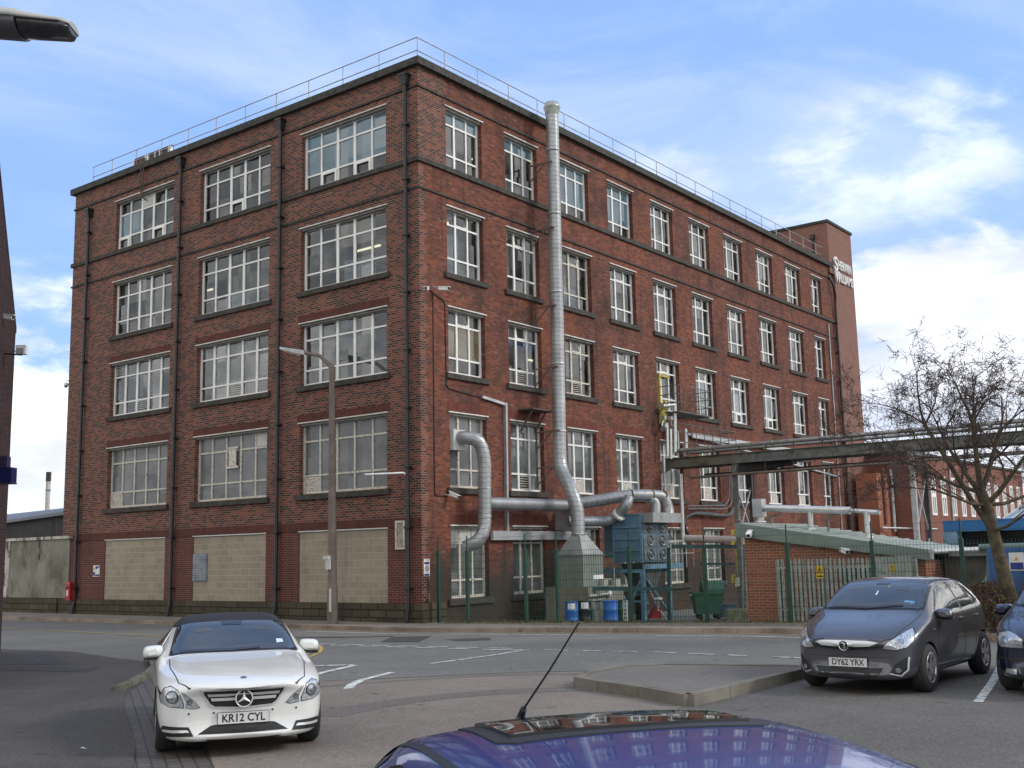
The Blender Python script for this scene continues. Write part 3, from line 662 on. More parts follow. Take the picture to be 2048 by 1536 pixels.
def drape(poly, off, material, name, skirt=0.0, parent=None, build=True):
    bm = bmesh.new(); vs = [bm.verts.new((x, y, 0)) for x, y in poly]; f = bm.faces.new(vs)
    f.normal_update()
    if f.normal.z < 0: bmesh.ops.reverse_faces(bm, faces=[f])
    for cx in (1, 12): bmesh.ops.bisect_plane(bm, geom=bm.verts[:]+bm.edges[:]+bm.faces[:], plane_co=(cx, 0, 0), plane_no=(1, 0, 0))
    bmesh.ops.triangulate(bm, faces=bm.faces[:])
    for v in bm.verts: v.co.z = gz(v.co.x)+off
    if skirt:
        be = [e for e in bm.edges if e.is_boundary]; r = bmesh.ops.extrude_edge_only(bm, edges=be)
        for v in r['geom']:
            if isinstance(v, bmesh.types.BMVert): v.co.z -= skirt
    me = bpy.data.meshes.new(name); bm.to_mesh(me); bm.free(); me.materials.append(material)
    o = bpy.data.objects.new(name, me); col.objects.link(o); OFF[o.name] = Vector((0, 0, 0))
    if parent: o.parent = parent
    return o
def line(pts, w):   # ribbon polygon along a centre line
    pts = [Vector((p[0], p[1])) for p in pts]; L, Q = [], []
    for i, p in enumerate(pts):
        d = (pts[min(i+1, len(pts)-1)]-pts[max(i-1, 0)]).normalized(); n = Vector((-d.y, d.x))*w/2
        L.append(p+n); Q.append(p-n)
    return [tuple(v) for v in L]+[tuple(v) for v in reversed(Q)]
stru(drape([(-4, -23), (7.6, -14.6), (9.18, -12.99), (9.51, -12.82), (10.19, -12.22), (10.9, -11.6), (11.61, -10.93), (12.67, -10.14), (13.6, -9.8), (16.1, -9.2), (16.1, -30), (4, -36)], .004, A_FORE, 'forecourt'))
stru(drape([(16.1, -30), (16.1, -6.75), (60, -6.75), (60, -30)], .005, A_PARK, 'car_park'))
stru(drape([(-30, -30), (-9.5, -11.2), (-2, -10.2), (2.8, -11.2), (5.07, -12.9), (7.0, -14.5), (8.11, -15.45), (9.15, -16.15), (11.29, -17.46), (12.89, -18.46), (14.5, -19.6), (24, -27), (16, -38)], .022, A_PAVE, 'pavement', .05))
# setts beside the pavement edge
SETT = brickmat('wet_setts', [(0, (.035, .03, .03)), (.5, (.07, .06, .058)), (1, (.13, .11, .10))], (.03, .03, .025), w=.42, h=.26, mort=.02, soot=.4)
def setts(name):
    mt, t, p, o = newmat(name); ob = t.nodes.new('ShaderNodeTexCoord').outputs['Object']
    mp = t.nodes.new('ShaderNodeMapping'); mp.inputs['Rotation'].default_value = (0, 0, R(32)); t.links.new(ob, mp.inputs['Vector'])
    bc, bf = bricktex(t, mp.outputs['Vector'], .17, .13, .01, .5)
    b = cramp(t, bc, [(0, (.06, .052, .048)), (.5, (.085, .075, .07)), (1, (.125, .11, .10))])
    b = mixrgb(t, .4, b, mixrgb(t, nz(t, 6, 5, .7), (.03, .025, .025), (.16, .14, .13)))
    b = mixrgb(t, bf, b, (.035, .033, .025)); t.links.new(b, p.inputs['Base Color']); p.inputs['Roughness'].default_value = .6
    bump(t, p, bf, -.6, .01); return mt
stru(drape([(5.2, -12.85), (7.0, -14.55), (8.08, -15.5), (9.1, -16.2), (11.25, -17.5), (14.4, -19.6), (14.85, -18.95), (11.8, -16.9), (9.6, -15.5), (8.9, -14.75), (7.6, -13.6), (5.8, -12.3)], .008, setts('sett_stone'), 'gutter_setts'))
mb = MB()
def kerbrun(mb, pts, w, h, L=.915, gap=.012):
    for i in range(len(pts)-1):
        a, b = Vector(pts[i]), Vector(pts[i+1]); d = (b-a); n = max(1, round(d.length/L)); u = d.normalized()
        for k in range(n):
            p, q = a+d*(k/n)+u*gap/2, a+d*((k+1)/n)-u*gap/2; s = Vector((-u.y, u.x))*w/2
            pr = [p-s, q-s, q+s, p+s]
            mb.hexa([(v.x, v.y, gz(v.x)-.03) for v in pr]+[(v.x, v.y, gz(v.x)+h) for v in pr])
kerbrun(mb, [(2.6, -11.2), (4.18, -12.2), (5.3, -13.1), (6.6, -14.3), (7.3, -15.0)], .15, .09); stru(mb.build('kerb', mat('mossy_kerb', (.13, .12, .095), .9, var=.3, scale=2, c2=(.07, .075, .03), lo=.45, hi=.65)))
# far footway along the mill and the yard fence
stru(drape([(-70, .3), (-70, -5.2), (-20, -2.42), (-9.4, -2.05), (-2, -1.92), (2, -1.75), (5, -1.62), (13, -1.62), (60, -1.62), (60, .9), (13, .9), (.5, .9), (0, .9), (-.1, .2)], .115, A_FOOT, 'footway', .2))
mb = MB(); kerbrun(mb, [(-60, -4.65), (-20, -2.42), (-9.4, -2.05), (-2, -1.92), (2, -1.75), (5, -1.62), (13, -1.62), (50, -1.62)], .15, .125); stru(mb.build('kerb', KERB2))
VERGE = mat('weedy_verge', (.085, .07, .045), .95, var=.4, scale=6, c2=(.17, .15, .11), lo=.45, hi=.6)
stru(drape([(5.2, -.7), (13, -.7), (60, -.7), (60, .88), (.6, .88), (.6, .0), (3, -.1)], .12, VERGE, 'verge'))
# traffic island between forecourt and car park
isl = [(13.83, -11.95), (13.62, -11.4), (13.55, -10.9), (13.62, -10.3), (14.0, -9.85), (14.6, -9.6), (15.28, -9.4), (16.14, -9.1), (16.14, -12.95), (15.2, -12.5), (14.4, -12.22)]
stru(drape(isl, .135, A_ISL, 'island'))
mb = MB(); n = len(isl); kerbrun(mb, [(*p,) for p in isl]+[isl[0]], .14, .15, .9); stru(mb.build('island_kerb', KERB))
# painted lines
mb_lines = []
def paint(poly, material=PAINTW, off=.009): mb_lines.append((poly, material, off))
def dash(a, b, w=.11): paint(line([a, b], w))
for a, b in (((-2.1, -2.75), (2, -2.6)), ((3.4, -2.6), (8, -2.55)), ((9.6, -2.6), (13.5, -2.6))): dash(a, b, .08)
xx = 1.3
for k in range(8): dash((xx, -6.15-.05*k), (xx+.62, -6.17-.05*k), .1); xx += .93
xx = 1.95
for k in range(7): dash((xx, -6.42-.07*k), (xx+.62, -6.45-.07*k), .1); xx += .99
for a, b in ((9.42, 10.0), (10.36, 10.78), (11.06, 11.61), (11.97, 12.46), (12.7, 13.24), (13.52, 13.9), (14.39, 15.02), (15.6, 16.2)): dash((a, -6.72), (b, -6.74), .09)
dash((8.2, -6.95), (9.1, -6.8), .1)
paint(line([(9.15, -9.85), (9.13, -7.8), (8.97, -6.86)], .1))
paint(line([(3.5, -12.2), (7.06, -10.8), (7.75, -10.42)], .17)); paint(line([(9.2, -13.0), (8.38, -11.83), (7.85, -10.5)], .16))
paint(line([(10.8, -13.5), (10.45, -13.1), (10.09, -12.56), (9.86, -12.0), (9.62, -11.35)], .15))
paint(line([(-60, -8.2), (-14, -5.65), (-5, -5.75)], .1), PAINTY)
paint(line([(-60, -4.45), (-20, -2.6), (-9.4, -2.24), (-2, -2.12), (5, -1.84), (30, -1.8)], .07), PAINTY)
for o_ in (0, .22):
    paint(line([(1.7+o_, -6.25), (2.6+o_, -6.72), (3.45+o_, -7.45), (4.3+o_*1.2, -8.35), (5.0+o_*1.3, -9.3), (5.3+o_*1.3, -10)], .09), PAINTY)
paint(line([(18.98, -11.0), (18.62, -9.0), (18.2, -6.9)], .11))
for poly, mm, off in mb_lines: stru(drape(poly, off, mm, 'road_marking'))
for poly in ([(2.28, -3.71), (3.3, -3.27), (4.6, -5.2), (3.5, -5.4)], [(4.7, -4.4), (5.5, -3.6), (6.1, -4.3), (5.7, -4.8)], [(-1.5, -4.9), (2, -3.3), (2.2, -3.6), (-1.3, -5.3)]): stru(drape(poly, .006, A_DARK, 'road_patch'))
for poly in ([(-8, -13), (-1.5, -11), (1, -12.1), (-5, -15.5)], [(-2, -12.9), (2.9, -12.6), (3.4, -13.2), (-1.6, -13.7)], [(6.5, -21), (9.3, -19.4), (10.2, -20.1), (7, -22)]): stru(drape(poly, .027, A_DARK, 'pavement_patch'))
stru(drape(line([(9.3, -12.95), (10.2, -12.25), (10.9, -11.62), (11.6, -10.95), (12.65, -10.16), (13.5, -9.82)], .05), .0078, A_DARK, 'tar_seam'))
for poly in ([(16.6, -15.2), (18.4, -16.2), (18.9, -15.7), (17.2, -14.8)], [(17.0, -13.6), (17.5, -13.9), (17.3, -14.2), (16.9, -14.0)]): stru(drape(poly, .0075, asphalt('worn_patch', (.085, .078, .07), seed=12, crack=False) if 'worn_patch' not in MATS else MATS['worn_patch'], 'worn_patch'))
TYRE_MARK = asphalt('tyre_mark', (.125, .112, .10), seed=8, crack=False)
for c, rr, a0, a1, w, mo in (((15.9, -14.8), 3.3, 95, 200, .5, .0068), ((15.2, -15.4), 5.4, 100, 185, .22, .0058)):
    stru(drape(line([(c[0]+rr*math.cos(R(a)), c[1]+rr*math.sin(R(a))) for a in range(a0, a1, 6)], w), mo, TYRE_MARK, 'tyre_mark'))
# drain cover strip and litter
mb = MB()
for (px, py) in ((76, 1321), (161, 1500), (1020, 1337), (1112, 1326), (1206, 1305), (895, 1247)):
    p = PG(px, py, .07 if px < 300 else .01); mb.add([(p.x-.05, p.y, p.z+.01), (p.x+.04, p.y-.03, p.z+.03), (p.x+.06, p.y+.03, p.z+.015), (p.x-.03, p.y+.04, p.z+.02)], [(0, 1, 2, 3)])
    lt = mb.build('paper_scrap', SIGNW); tag(lt, 'small white scrap of litter lying on the asphalt', 'litter', 'white scraps of litter on the road'); mb = MB()

# ================================================================== STREET LEFT OF THE MILL
wl = thing('rendered_wall', 'stained grey rendered yard wall left of the mill', 'wall', (-20.1, .1, 0))
RENDER = mat('stained_render', (.22, .21, .17), .9, var=.25, scale=.7, c2=(.11, .10, .065), lo=.45, hi=.68, streak=(1, 1, .6))
RENDER2 = mat('peeling_render', (.48, .46, .40), .9, var=.2, scale=1.2, c2=(.10, .08, .05), lo=.48, hi=.58, streak=(2, 2, .8))
mb = MB(); mb.box(-24.0, -19.35, -.05, .35, .72, 3.12); mb.build('wall_panel', RENDER, wl)
mb = MB(); mb.box(-45, -24.12, -.05, .35, .72, 3.12); mb.box(-24.12, -24, -.09, .35, .72, 3.12); mb.build('wall_panel', RENDER2, wl)
mb = MB(); mb.box(-45, -19.2, -.12, .42, 3.12, 3.24); mb.box(-21.7, -21.6, -.08, -.051, 2.3, 3.12); mb.build('coping', RENDER2, wl)
mb = MB(); mb.box(-45, -20.0, -.16, .3, -.1, .70); mb.build('plinth', STONE, wl)
wh = thing('warehouse', 'low warehouse with a dark grey sheet roof behind the rendered wall', 'warehouse', (-32, 6, 0))
mb = MB(); mb.prism([(-70, 1.0, 0), (-20.2, 1.0, 0), (-20.2, 1.0, 4.25), (-27, 1.0, 4.0), (-70, 1.0, 2.4)], (0, 18, 0)); mb.build('wall', mat('dark_cladding', (.035, .033, .033), .8, var=.3, scale=1, streak=(3, 3, .3), c2=(.09, .08, .07), lo=.55, hi=.8), wh)
a, b, c, d = PY(0, 1064, .9), PY(150, 1028, .9), PY(150, 1021, 19), PY(0, 1040, 14)
mb = MB(); mb.prism([(-90, .8, 1.55), (-20.1, .8, 4.22), (-20.1, .8, 4.34), (-90, .8, 1.7)], (0, 6, 0))
mb.prism([(-90, 6.8, 1.7), (-20.1, .8, 4.34), (-20.1, 13, 5.9), (-60, 13, 5.2), (-90, 13, 3.9)], (0, .02, .06)); mb.build('roof', mat('sheet_roof', (.15, .16, .18), .6, var=.12, scale=.5, streak=(1, 5, 1)), wh)
ch = thing('factory_chimney', 'slim pale steel chimney with a black top far behind the wall', 'chimney', (-70, 60, 0))
pc = PD(94, 1030, 130); hh = PD(95, 943, 130).z; hb = PD(95, 962, 130).z
ch.location = (pc.x, pc.y, 0); OFF[ch.name] = Vector(ch.location)
mb = MB(); mb.tube([(pc.x, pc.y, 0), (pc.x, pc.y, hb)], .27, 14); mb.build('shaft', mat('chimney_steel', (.45, .42, .38), .5, var=.15), ch)
mb = MB(); mb.tube([(pc.x, pc.y, hb), (pc.x, pc.y, hh)], .3, 14); mb.tube([(pc.x, pc.y, hb-1.1), (pc.x, pc.y, hb-1.0)], .3, 14); mb.build('cap', BLACK, ch)
pb = thing('post_box', 'small red post box set against the wall beside the mill corner', 'post box', (-19.5, -.25, .7))
RED = mat('post_red', (.38, .012, .012), .35, var=.12)
q = PY(143, 1166, -.2); zt = q.z; q2 = PY(143, 1200, -.2)
mb = MB(); mb.box(q.x-.15, q.x+.15, -.36, -.1, q2.z, zt-.05); mb.prism([(q.x-.17, -.38, zt-.05), (q.x+.17, -.38, zt-.05), (q.x+.12, -.36, zt+.04), (q.x-.12, -.36, zt+.04)], (0, .28, 0)); mb.build('body', RED, pb)
mb = MB(); mb.box(q.x-.06, q.x+.04, -.37, -.36, zt-.5, zt-.28); mb.build('notice_plate', SIGNW, pb)
mb = MB(); mb.box(q.x-.11, q.x+.11, -.375, -.36, zt-.2, zt-.16); mb.build('slot', VOID, pb)
# neighbour building at the left edge, with its cameras and sign
nbA, nbB = PD(2, 1285, 27), PD(-110, 1285, 21)
nb = thing('corner_building', 'dark brick gabled building cut off by the left edge of the street', 'building', (nbA.x, nbA.y, 0))
DKB = brickmat('dark_brick', [(0, (.018, .01, .012)), (.5, (.035, .016, .018)), (1, (.055, .024, .024))], (.06, .05, .05), soot=.5)  # near-black brick of the left edge building
n_ = Vector((-(nbB-nbA).y, (nbB-nbA).x, 0)).normalized()
if n_.dot(nbA-CAM) < 0: n_ = -n_
A0 = Vector((nbA.x, nbA.y, 0)); B0 = Vector((nbB.x, nbB.y, 0)); dW = (B0-A0).normalized(); A0b = A0
side = Vector((dW.y, -dW.x, 0)); side = side if side.dot(-RT) > 0 else -side
zE = PD(31, 640, 27).z; zG = zE+4.6
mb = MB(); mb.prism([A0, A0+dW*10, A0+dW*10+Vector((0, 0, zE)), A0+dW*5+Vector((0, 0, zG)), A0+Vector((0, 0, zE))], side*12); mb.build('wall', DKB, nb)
mb = MB()
for s in (0, 1):
    p0 = A0+dW*(-.12 if s == 0 else 10.12)+Vector((0, 0, zE-.06)); p1 = A0+dW*5+Vector((0, 0, zG+.12))
    mb.prism([p0, p1, p1+Vector((0, 0, .14)), p0+Vector((0, 0, .14))], side*12.3)
mb.build('roof', mat('slate_roof', (.05, .035, .045), .7), nb)
def bullet_cam(pos, d, name='security_camera', label='', parent=None, wallp=None, group=None):
    t = thing(name, label, 'camera', pos, group); d = Vector(d).normalized(); p = Vector(pos)
    mb = MB(); mb.bar(p-d*.16, p+d*.16, .11, .10); mb.bar(p-d*.18+Vector((0, 0, .06)), p+d*.22+Vector((0, 0, .06)), .13, .02); mb.build('housing', SIGNW, t)
    mb = MB(); mb.bar(p+d*.161, p+d*.17, .07, .07); mb.build('lens', VOID, t)
    if wallp: mb = MB(); mb.tube([Vector(wallp), p-Vector((0, 0, .05))], .02, 6); mb.build('bracket', GALV, t)
    return t
pc = PD(14, 634, 26.4); bullet_cam(pc, (.6, .3, -.1), label='pale camera on the left edge building under its gable', wallp=pc+side*.9)
pc = PD(44, 700, 26.5); fl = thing('floodlight', 'white floodlight on a thin arm off the left edge building', 'floodlight', pc)
mb = MB(); mb.obox(pc, RT, .24, .16, .22); mb.build('lamp_housing', SIGNW, fl); mb = MB(); mb.obox(pc+Vector((0, 0, -.02))-FW*.09, RT, .16, .02, .14); mb.build('lens', GALV, fl)
mb = MB(); mb.tube([pc+Vector((0, 0, -.12)), PD(20, 708, 26.6), PD(0, 707, 26.7)], .02, 5); mb.tube([pc+Vector((0, 0, .0)), PD(28, 703, 26.5), PD(22, 690, 26.5)], .01, 4); mb.build('arm', BLACK, fl)
pc = PD(6, 951, 26.2); sg = thing('box_sign', 'blue box sign sticking out of the left edge building', 'sign', pc)
BLUE = mat('sign_blue', (.006, .009, .07), .4)
mb = MB(); mb.obox(pc, RT, .52, .3, .36); mb.build('box', BLUE, sg); mb = MB(); mb.obox(pc+Vector((0, 0, -.19)), RT, .54, .32, .03); mb.obox(pc+Vector((-.05, 0, .32)), RT, .3, .2, .26); mb.build('edge_trim', mat('sign_dark', (.03, .02, .06), .5), sg)
def dome(pos, label):
    t = thing('dome_camera', label, 'camera', pos); p = Vector(pos)
    mb = MB(); mb.lathe(p, [(0, .1), (.09, .08), (.1, 0), (.1, -.03)], 12); mb.tube([p+Vector((0, 0, .08)), p+Vector((0, 0, .18)), p+Vector((.28, .1, .22))], .02, 6); mb.build('housing', SIGNW, t)
    mb = MB(); mb.lathe(p+Vector((0, 0, -.03)), [(.085, 0), (.07, -.06), (.03, -.09), (0, -.095)], 12); mb.build('dome', FROST, t)
dome(PX(132, 770, -20.35), 'small dome camera on an arm at the left end of the mill')

# ================================================================== STREET LAMPS
LAMPC = mat('lamp_post_concrete', (.16, .13, .105), .85, var=.2, scale=3)
lb = Vector((-2.62, -1.2, .1)); lt = PY(664, 735, -1.2); le = PY(563, 697, -1.2)
lp = thing('street_lamp', 'tall brown concrete street lamp on the footway in front of the mill', 'street lamp', lb)
mb = MB(); mb.tube([lb, lb+(lt-lb)*.14, lb+(lt-lb)*.145, lt], [.17, .16, .14, .09], 10); mb.build('post', LAMPC, lp)
m1 = PY(640, 712, -1.2); m2 = PY(612, 706, -1.2)
mb = MB(); mb.tube([lt-Vector((0, 0, .1)), lt, m1, m2], [.09, .085, .06, .05], 8); mb.build('arm', LAMPC, lp)
mb = MB(); d_ = (le-m2); mb.prism([m2+Vector((0, -.1, -.07)), le+Vector((0, -.08, -.03)), le+Vector((0, -.08, .05)), m2+Vector((0, -.1, .08))], (0, .2, 0)); mb.build('lamp_head', GALV, lp)
mb = MB(); mb.prism([m2+d_*.15+Vector((0, -.07, -.13)), le-d_*.1+Vector((0, -.06, -.07)), le-d_*.1+Vector((0, -.06, -.02)), m2+d_*.15+Vector((0, -.07, -.06))], (0, .14, 0)); mb.build('lens', mat('lamp_lens', (.3, .24, .15), .3), lp)
c1 = PY(664, 1115, -1.2); c2 = PY(668, 1200, -1.2)
mb = MB(); mb.box(c1.x-.18, c1.x+.06, -1.42, -1.30, c1.z-.05, c1.z+.06); mb.box(c1.x-.08, c1.x+.1, -1.40, -1.34, c1.z-.36, c1.z-.0501); mb.build('control_box', PALE, lp)
mb = MB(); mb.box(c2.x-.04, c2.x+.04, -1.375, -1.35, c2.z-.35, c2.z+.35); mb.build('number_plate', PALE, lp)
# big lamp head hanging in at the top left, its post outside the picture
D_ = 6.5
hd = thing('street_lamp', 'large grey lamp head close by at the top left corner', 'street lamp', PD(-260, 2600, D_)*1.0)
hx = (PD(148, 60, D_)-PD(0, 48, D_)).normalized(); hc = PD(148, 60, D_); hy = Vector((0, 0, 1)).cross(hx).normalized(); hz_ = hx.cross(hy)
post0 = hc-hx*2.0; hd.location = (post0.x, post0.y, gz(post0.x)); OFF[hd.name] = Vector(hd.location)
def loft(mb, secs):     # secs: (distance back from tip, half width, top, bottom)
    rings = []
    for s, w_, tp, bt in secs:
        c = hc-hx*s; rings.append([c+hy*w_*ca+hz_*((tp if sa > 0 else bt)*abs(sa)*(1 if sa > 0 else 1)*(1 if sa > 0 else 1)) for ca, sa in [(math.cos(2*math.pi*j/12), math.sin(2*math.pi*j/12)) for j in range(12)]])
    vs = [v for r_ in rings for v in r_]; fs = []
    for i in range(len(secs)-1):
        for j in range(12): fs.append((i*12+j, i*12+(j+1) % 12, (i+1)*12+(j+1) % 12, (i+1)*12+j))
    mb.add(vs, fs, True); mb.add(rings[0], [tuple(range(12))]); mb.add(rings[-1], [tuple(range(11, -1, -1))])
mb = MB(); loft(mb, [(-.0, .08, .035, -.0), (.05, .12, .05, 0), (.3, .135, .072, 0), (.33, .14, .085, 0), (.7, .12, .095, 0), (.95, .05, .06, 0)]); mb.build('canopy', mat('lamp_canopy', (.40, .40, .38), .5, var=.05), hd)
mb = MB(); loft(mb, [(.005, .075, 0, -.03), (.03, .11, 0, -.06), (.29, .12, 0, -.066)]); mb.build('lens', mat('smoky_lens', (.045, .045, .05), .2, var=.3, scale=20), hd)
mb = MB(); loft(mb, [(.30, .135, 0, -.078), (.7, .12, 0, -.08), (.93, .05, 0, -.05)]); mb.build('gear_housing', mat('lamp_grey', (.09, .09, .1), .5), hd)
mb = MB(); mb.tube([hc-hx*.85, hc-hx*1.6, post0-Vector((0, 0, .5)), Vector((post0.x, post0.y, gz(post0.x)))], [.03, .035, .06, .09], 10); mb.build('post', GALV, hd)
# ================================================================== DUCTS AND PLANT IN THE YARD
def spiral(name, c, ring=.16, axis=2, rough=.38):
    """spiral wound galvanised duct: fine dark seams along its length"""
    mt, t, p, o = newmat(name); s = t.nodes.new('ShaderNodeSeparateXYZ'); ob = t.nodes.new('ShaderNodeTexCoord').outputs['Object']; t.links.new(ob, s.inputs[0])
    fr = mth(t, 'FRACT', mth(t, 'DIVIDE', mth(t, 'ADD', s.outputs[axis], mth(t, 'MULTIPLY', s.outputs[(axis+1) % 3], .12)), ring))
    seam = mrange(t, mth(t, 'ABSOLUTE', mth(t, 'SUBTRACT', fr, .5)), .40, .49)
    base = mixrgb(t, mrange(t, nz(t, 1.6, 6, .6, vec=ob), .3, .7), tuple(x*.8 for x in c), tuple(x*1.12 for x in c))
    base = mixrgb(t, mth(t, 'MULTIPLY', mrange(t, nz(t, 2.2, 8, .7, vec=ob, stretch=(2, 2, .5), loc=(5, 5, 1)), .52, .75), .6), base, (.16, .15, .12))
    base = mixrgb(t, mth(t, 'MULTIPLY', seam, .55), base, (.10, .10, .10)); t.links.new(base, p.inputs['Base Color'])
    p.inputs['Metallic'].default_value = .45; p.inputs['Roughness'].default_value = rough; bump(t, p, mth(t, 'SUBTRACT', 1.0, seam), .5, .01); return mt
SPZ = spiral('spiral_duct_upright', (.36, .37, .37)); SPY = spiral('spiral_duct_level', (.30, .31, .32), axis=1, ring=.14); DUCT = mat('duct_sheet', (.30, .31, .30), .42, metal=.4, var=.15, scale=2, c2=(.17, .16, .13), lo=.5, hi=.75)
STACKP = [(.75, 6.38, z) for z in (18.35, 17.0)]
fs_ = thing('flue_stack', 'tall silver spiral flue climbing the whole yard front of the mill', 'flue', (.8, 6.4, 2))
mb = MB(); pts = [(.78, 6.42, 18.0), (.78, 6.38, 10), (.78, 6.30, 5.0), (1.5, 5.86, 4.25), (1.75, 5.88, 3.6), (1.75, 5.88, 2.72)]
mb.tube(bend(pts, .42, 2), .232, 20, cap=True); mb.build('duct', SPZ, fs_)
for z in (16.6, 14.2, 11.3, 8.7, 6.3): mb = MB(); mb.lathe((.78, 6.40-(18-z)*.006, z), [(.233, -.04), (.246, -.03), (.246, .03), (.233, .04)], 20); mb.build('joint_band', GALV, fs_)
mb = MB(); mb.lathe((.78, 6.42, 17.9), [(.22, 0), (.31, .32), (.315, .34), (.25, .52), (.235, .52), (.29, .34), (.2, .1)], 20); mb.build('cowl', mat('cowl_metal', (.33, .36, .33), .4, metal=.3), fs_)
for z in (16.05, 13.6, 10.75, 8.55, 6.3, 5.05)[:]:
    mb = MB(); mb.bar((0, 5.98, z), (.95, 6.1, z+.02), .05, .05); mb.bar((.03, 5.98, z), (.03, 5.98, z-.65), .05, .05); mb.bar((.03, 5.98, z-.6), (.62, 6.05, z-.03), .04, .04); mb.build('bracket', mat('rust_bracket', (.12, .085, .07), .8) if 'rust_bracket' not in MATS else MATS['rust_bracket'], fs_)
mb = MB(); mb.box(0, .62, 5.0, 6.3, 7.0, 7.05)
for y in (5.1, 5.9): mb.bar((.02, y, 6.3), (.55, y, 7.0), .05, .05)
mb.build('steel_shelf', MATS['rusty_steel'], fs_)
# extractor housing under the flue
hs = thing('extractor_housing', 'grey green ribbed metal extractor housing with a pyramid hood under the tall flue', 'extractor', (1.9, 5.9, -.3))
def ribbed(name, c):
    mt, t, p, o = newmat(name); s = t.nodes.new('ShaderNodeSeparateXYZ'); ob = t.nodes.new('ShaderNodeTexCoord').outputs['Object']; t.links.new(ob, s.inputs[0])
    fr = mth(t, 'ABSOLUTE', mth(t, 'SUBTRACT', mth(t, 'FRACT', mth(t, 'MULTIPLY', mth(t, 'ADD', s.outputs[0], s.outputs[1]), 9.0)), .5))
    g = mrange(t, fr, .36, .46)
    base = mixrgb(t, mrange(t, nz(t, 1.1, 7, .65, vec=ob, stretch=(1, 1, .5)), .35, .7), c, tuple(x*.6 for x in c)); base = mixrgb(t, mth(t, 'MULTIPLY', g, .55), base, tuple(x*.35 for x in c))
    t.links.new(base, p.inputs['Base Color']); p.inputs['Roughness'].default_value = .55; bump(t, p, g, -.6, .02); MATS[name] = mt; return mt
RIB = ribbed('ribbed_cladding', (.20, .225, .20)); RIBL = ribbed('lichen_cladding', (.24, .24, .18))
mb = MB(); mb.box(1.28, 2.28, 5.32, 6.52, 1.0, 2.05); mb.build('upper_casing', RIB, hs)
mb = MB(); mb.box(1.0, 2.7, 4.95, 7.1, -.5, 1.0); mb.build('lower_casing', RIBL, hs)
mb = MB(); a = [(1.26, 5.30, 2.051), (2.30, 5.30, 2.051), (2.30, 6.54, 2.051), (1.26, 6.54, 2.051)]; b = [(1.58, 5.7, 2.72), (1.93, 5.7, 2.72), (1.93, 6.06, 2.72), (1.58, 6.06, 2.72)]
mb.hexa(a+b); mb.box(1.24, 2.32, 5.28, 6.56, 2.02, 2.05); mb.lathe((1.75, 5.88, 2.70), [(.24, 0), (.24, .05), (.2, .05)], 18); mb.build('hood', DUCT, hs)
mb = MB(); mb.box(2.281, 2.29, 5.9, 6.5, 1.22, 1.36); mb.build('label_plate', SIGNW, hs)
mb = MB(); mb.box(2.3, 2.72, 4.93, 4.94, -.35, .55); mb.box(2.701, 2.72, 5.1, 5.8, -.4, .55); mb.build('access_door', RIB, hs)
mb = MB(); mb.tube([(2.76, 4.9, .72), (2.76, 6.1, .74)], .05, 8); mb.lathe((2.76, 6.1, .76), [(.09, -.08), (.09, .08), (0, .09)], 10); mb.box(2.701, 2.72, 5.2, 5.7, .52, .6); mb.build('pipework', GALV, hs)
# small L duct out of the second floor window
ld = thing('window_duct', 'silver duct bending out of the corner second floor window and into the one below', 'duct', (.7, 1.9, 2.6))
mb = MB(); mb.tube(bend([(-.1, 1.72, 5.82), (.38, 1.75, 5.82), (.62, 2.12, 5.72), (.72, 2.22, 5.1), (.72, 2.16, 2.95), (.7, 1.95, 2.55), (.25, 1.75, 2.35)], .22, 2), .212, 18); mb.build('duct', SPZ, ld)
mb = MB(); mb.hexa([(-.16, 1.42, 5.42), (.12, 1.42, 5.42), (.12, 2.0, 5.42), (-.16, 2.0, 5.42), (-.16, 1.42, 6.08), (.12, 1.42, 6.08), (.12, 2.0, 6.08), (-.16, 2.0, 6.08)]); mb.build('window_plate', PALE, ld)
for z in (4.2, 3.3): mb = MB(); mb.lathe((.72, 2.175, z), [(.213, -.02), (.226, 0), (.213, .02)], 18); mb.build('joint_band', GALV, ld)
# level duct along the wall, rising over the filter unit
bd = thing('branch_duct', 'long grey duct running level along the brick wall and over the blue filter', 'duct', (.7, 4, 3.7))
mb = MB(); mb.tube([(.62, 2.3, 3.72), (.62, 5.6, 3.74), (.66, 6.7, 3.74)], .21, 18)
j0 = (.66, 6.7, 3.74); j1 = PX(1262, 990, 2.35); j2 = PX(1303, 990, 2.75)
mb.tube(bend([j0, j1], .3), .21, 18); mb.build('duct', SPY, bd)
e1 = PX(1330, 1008, 3.1); e2 = PX(1337, 1033, 3.15)
mb = MB(); mb.tube(bend([j1, j2, PX(1328, 993, 3.0), PX(1337, 1018, 3.1), e2], .35, 5), .2, 16)
mb.tube(bend([PX(1300, 996, 2.72), PX(1312, 1005, 2.85), PX(1312, 1033, 2.9)], .2, 4), .17, 16); mb.build('elbow', DUCT, bd)
mb = MB()
for a_, b_ in ((j1, j2), (j2, PX(1328, 993, 3.0))):
    d = (Vector(b_)-Vector(a_)).normalized(); mb.tube([Vector(b_)-d*.02, Vector(b_)+d*.02], .215, 16)
mb.build('clamp_ring', mat('rusty_ring', (.13, .08, .06), .7), bd)
mb = MB(); mb.tube(bend([PX(1135, 1043, 1.0), PX(1222, 1043, 1.8), PX(1252, 1012, 2.5), PX(1258, 996, 2.5)], .35, 4), .18, 16); mb.build('lower_branch', SPY, bd)
fc = PX(1238, 1030, 2.2); d = (PX(1252, 1012, 2.5)-PX(1222, 1043, 1.8)).normalized(); mb = MB(); mb.tube([fc-d*.04, fc+d*.04], .25, 16); mb.build('flange', PALE, bd)
mb = MB(); mb.box(.0, .9, 7.0, 7.5, 2.9, 3.55); mb.build('junction_box', GALV, bd)
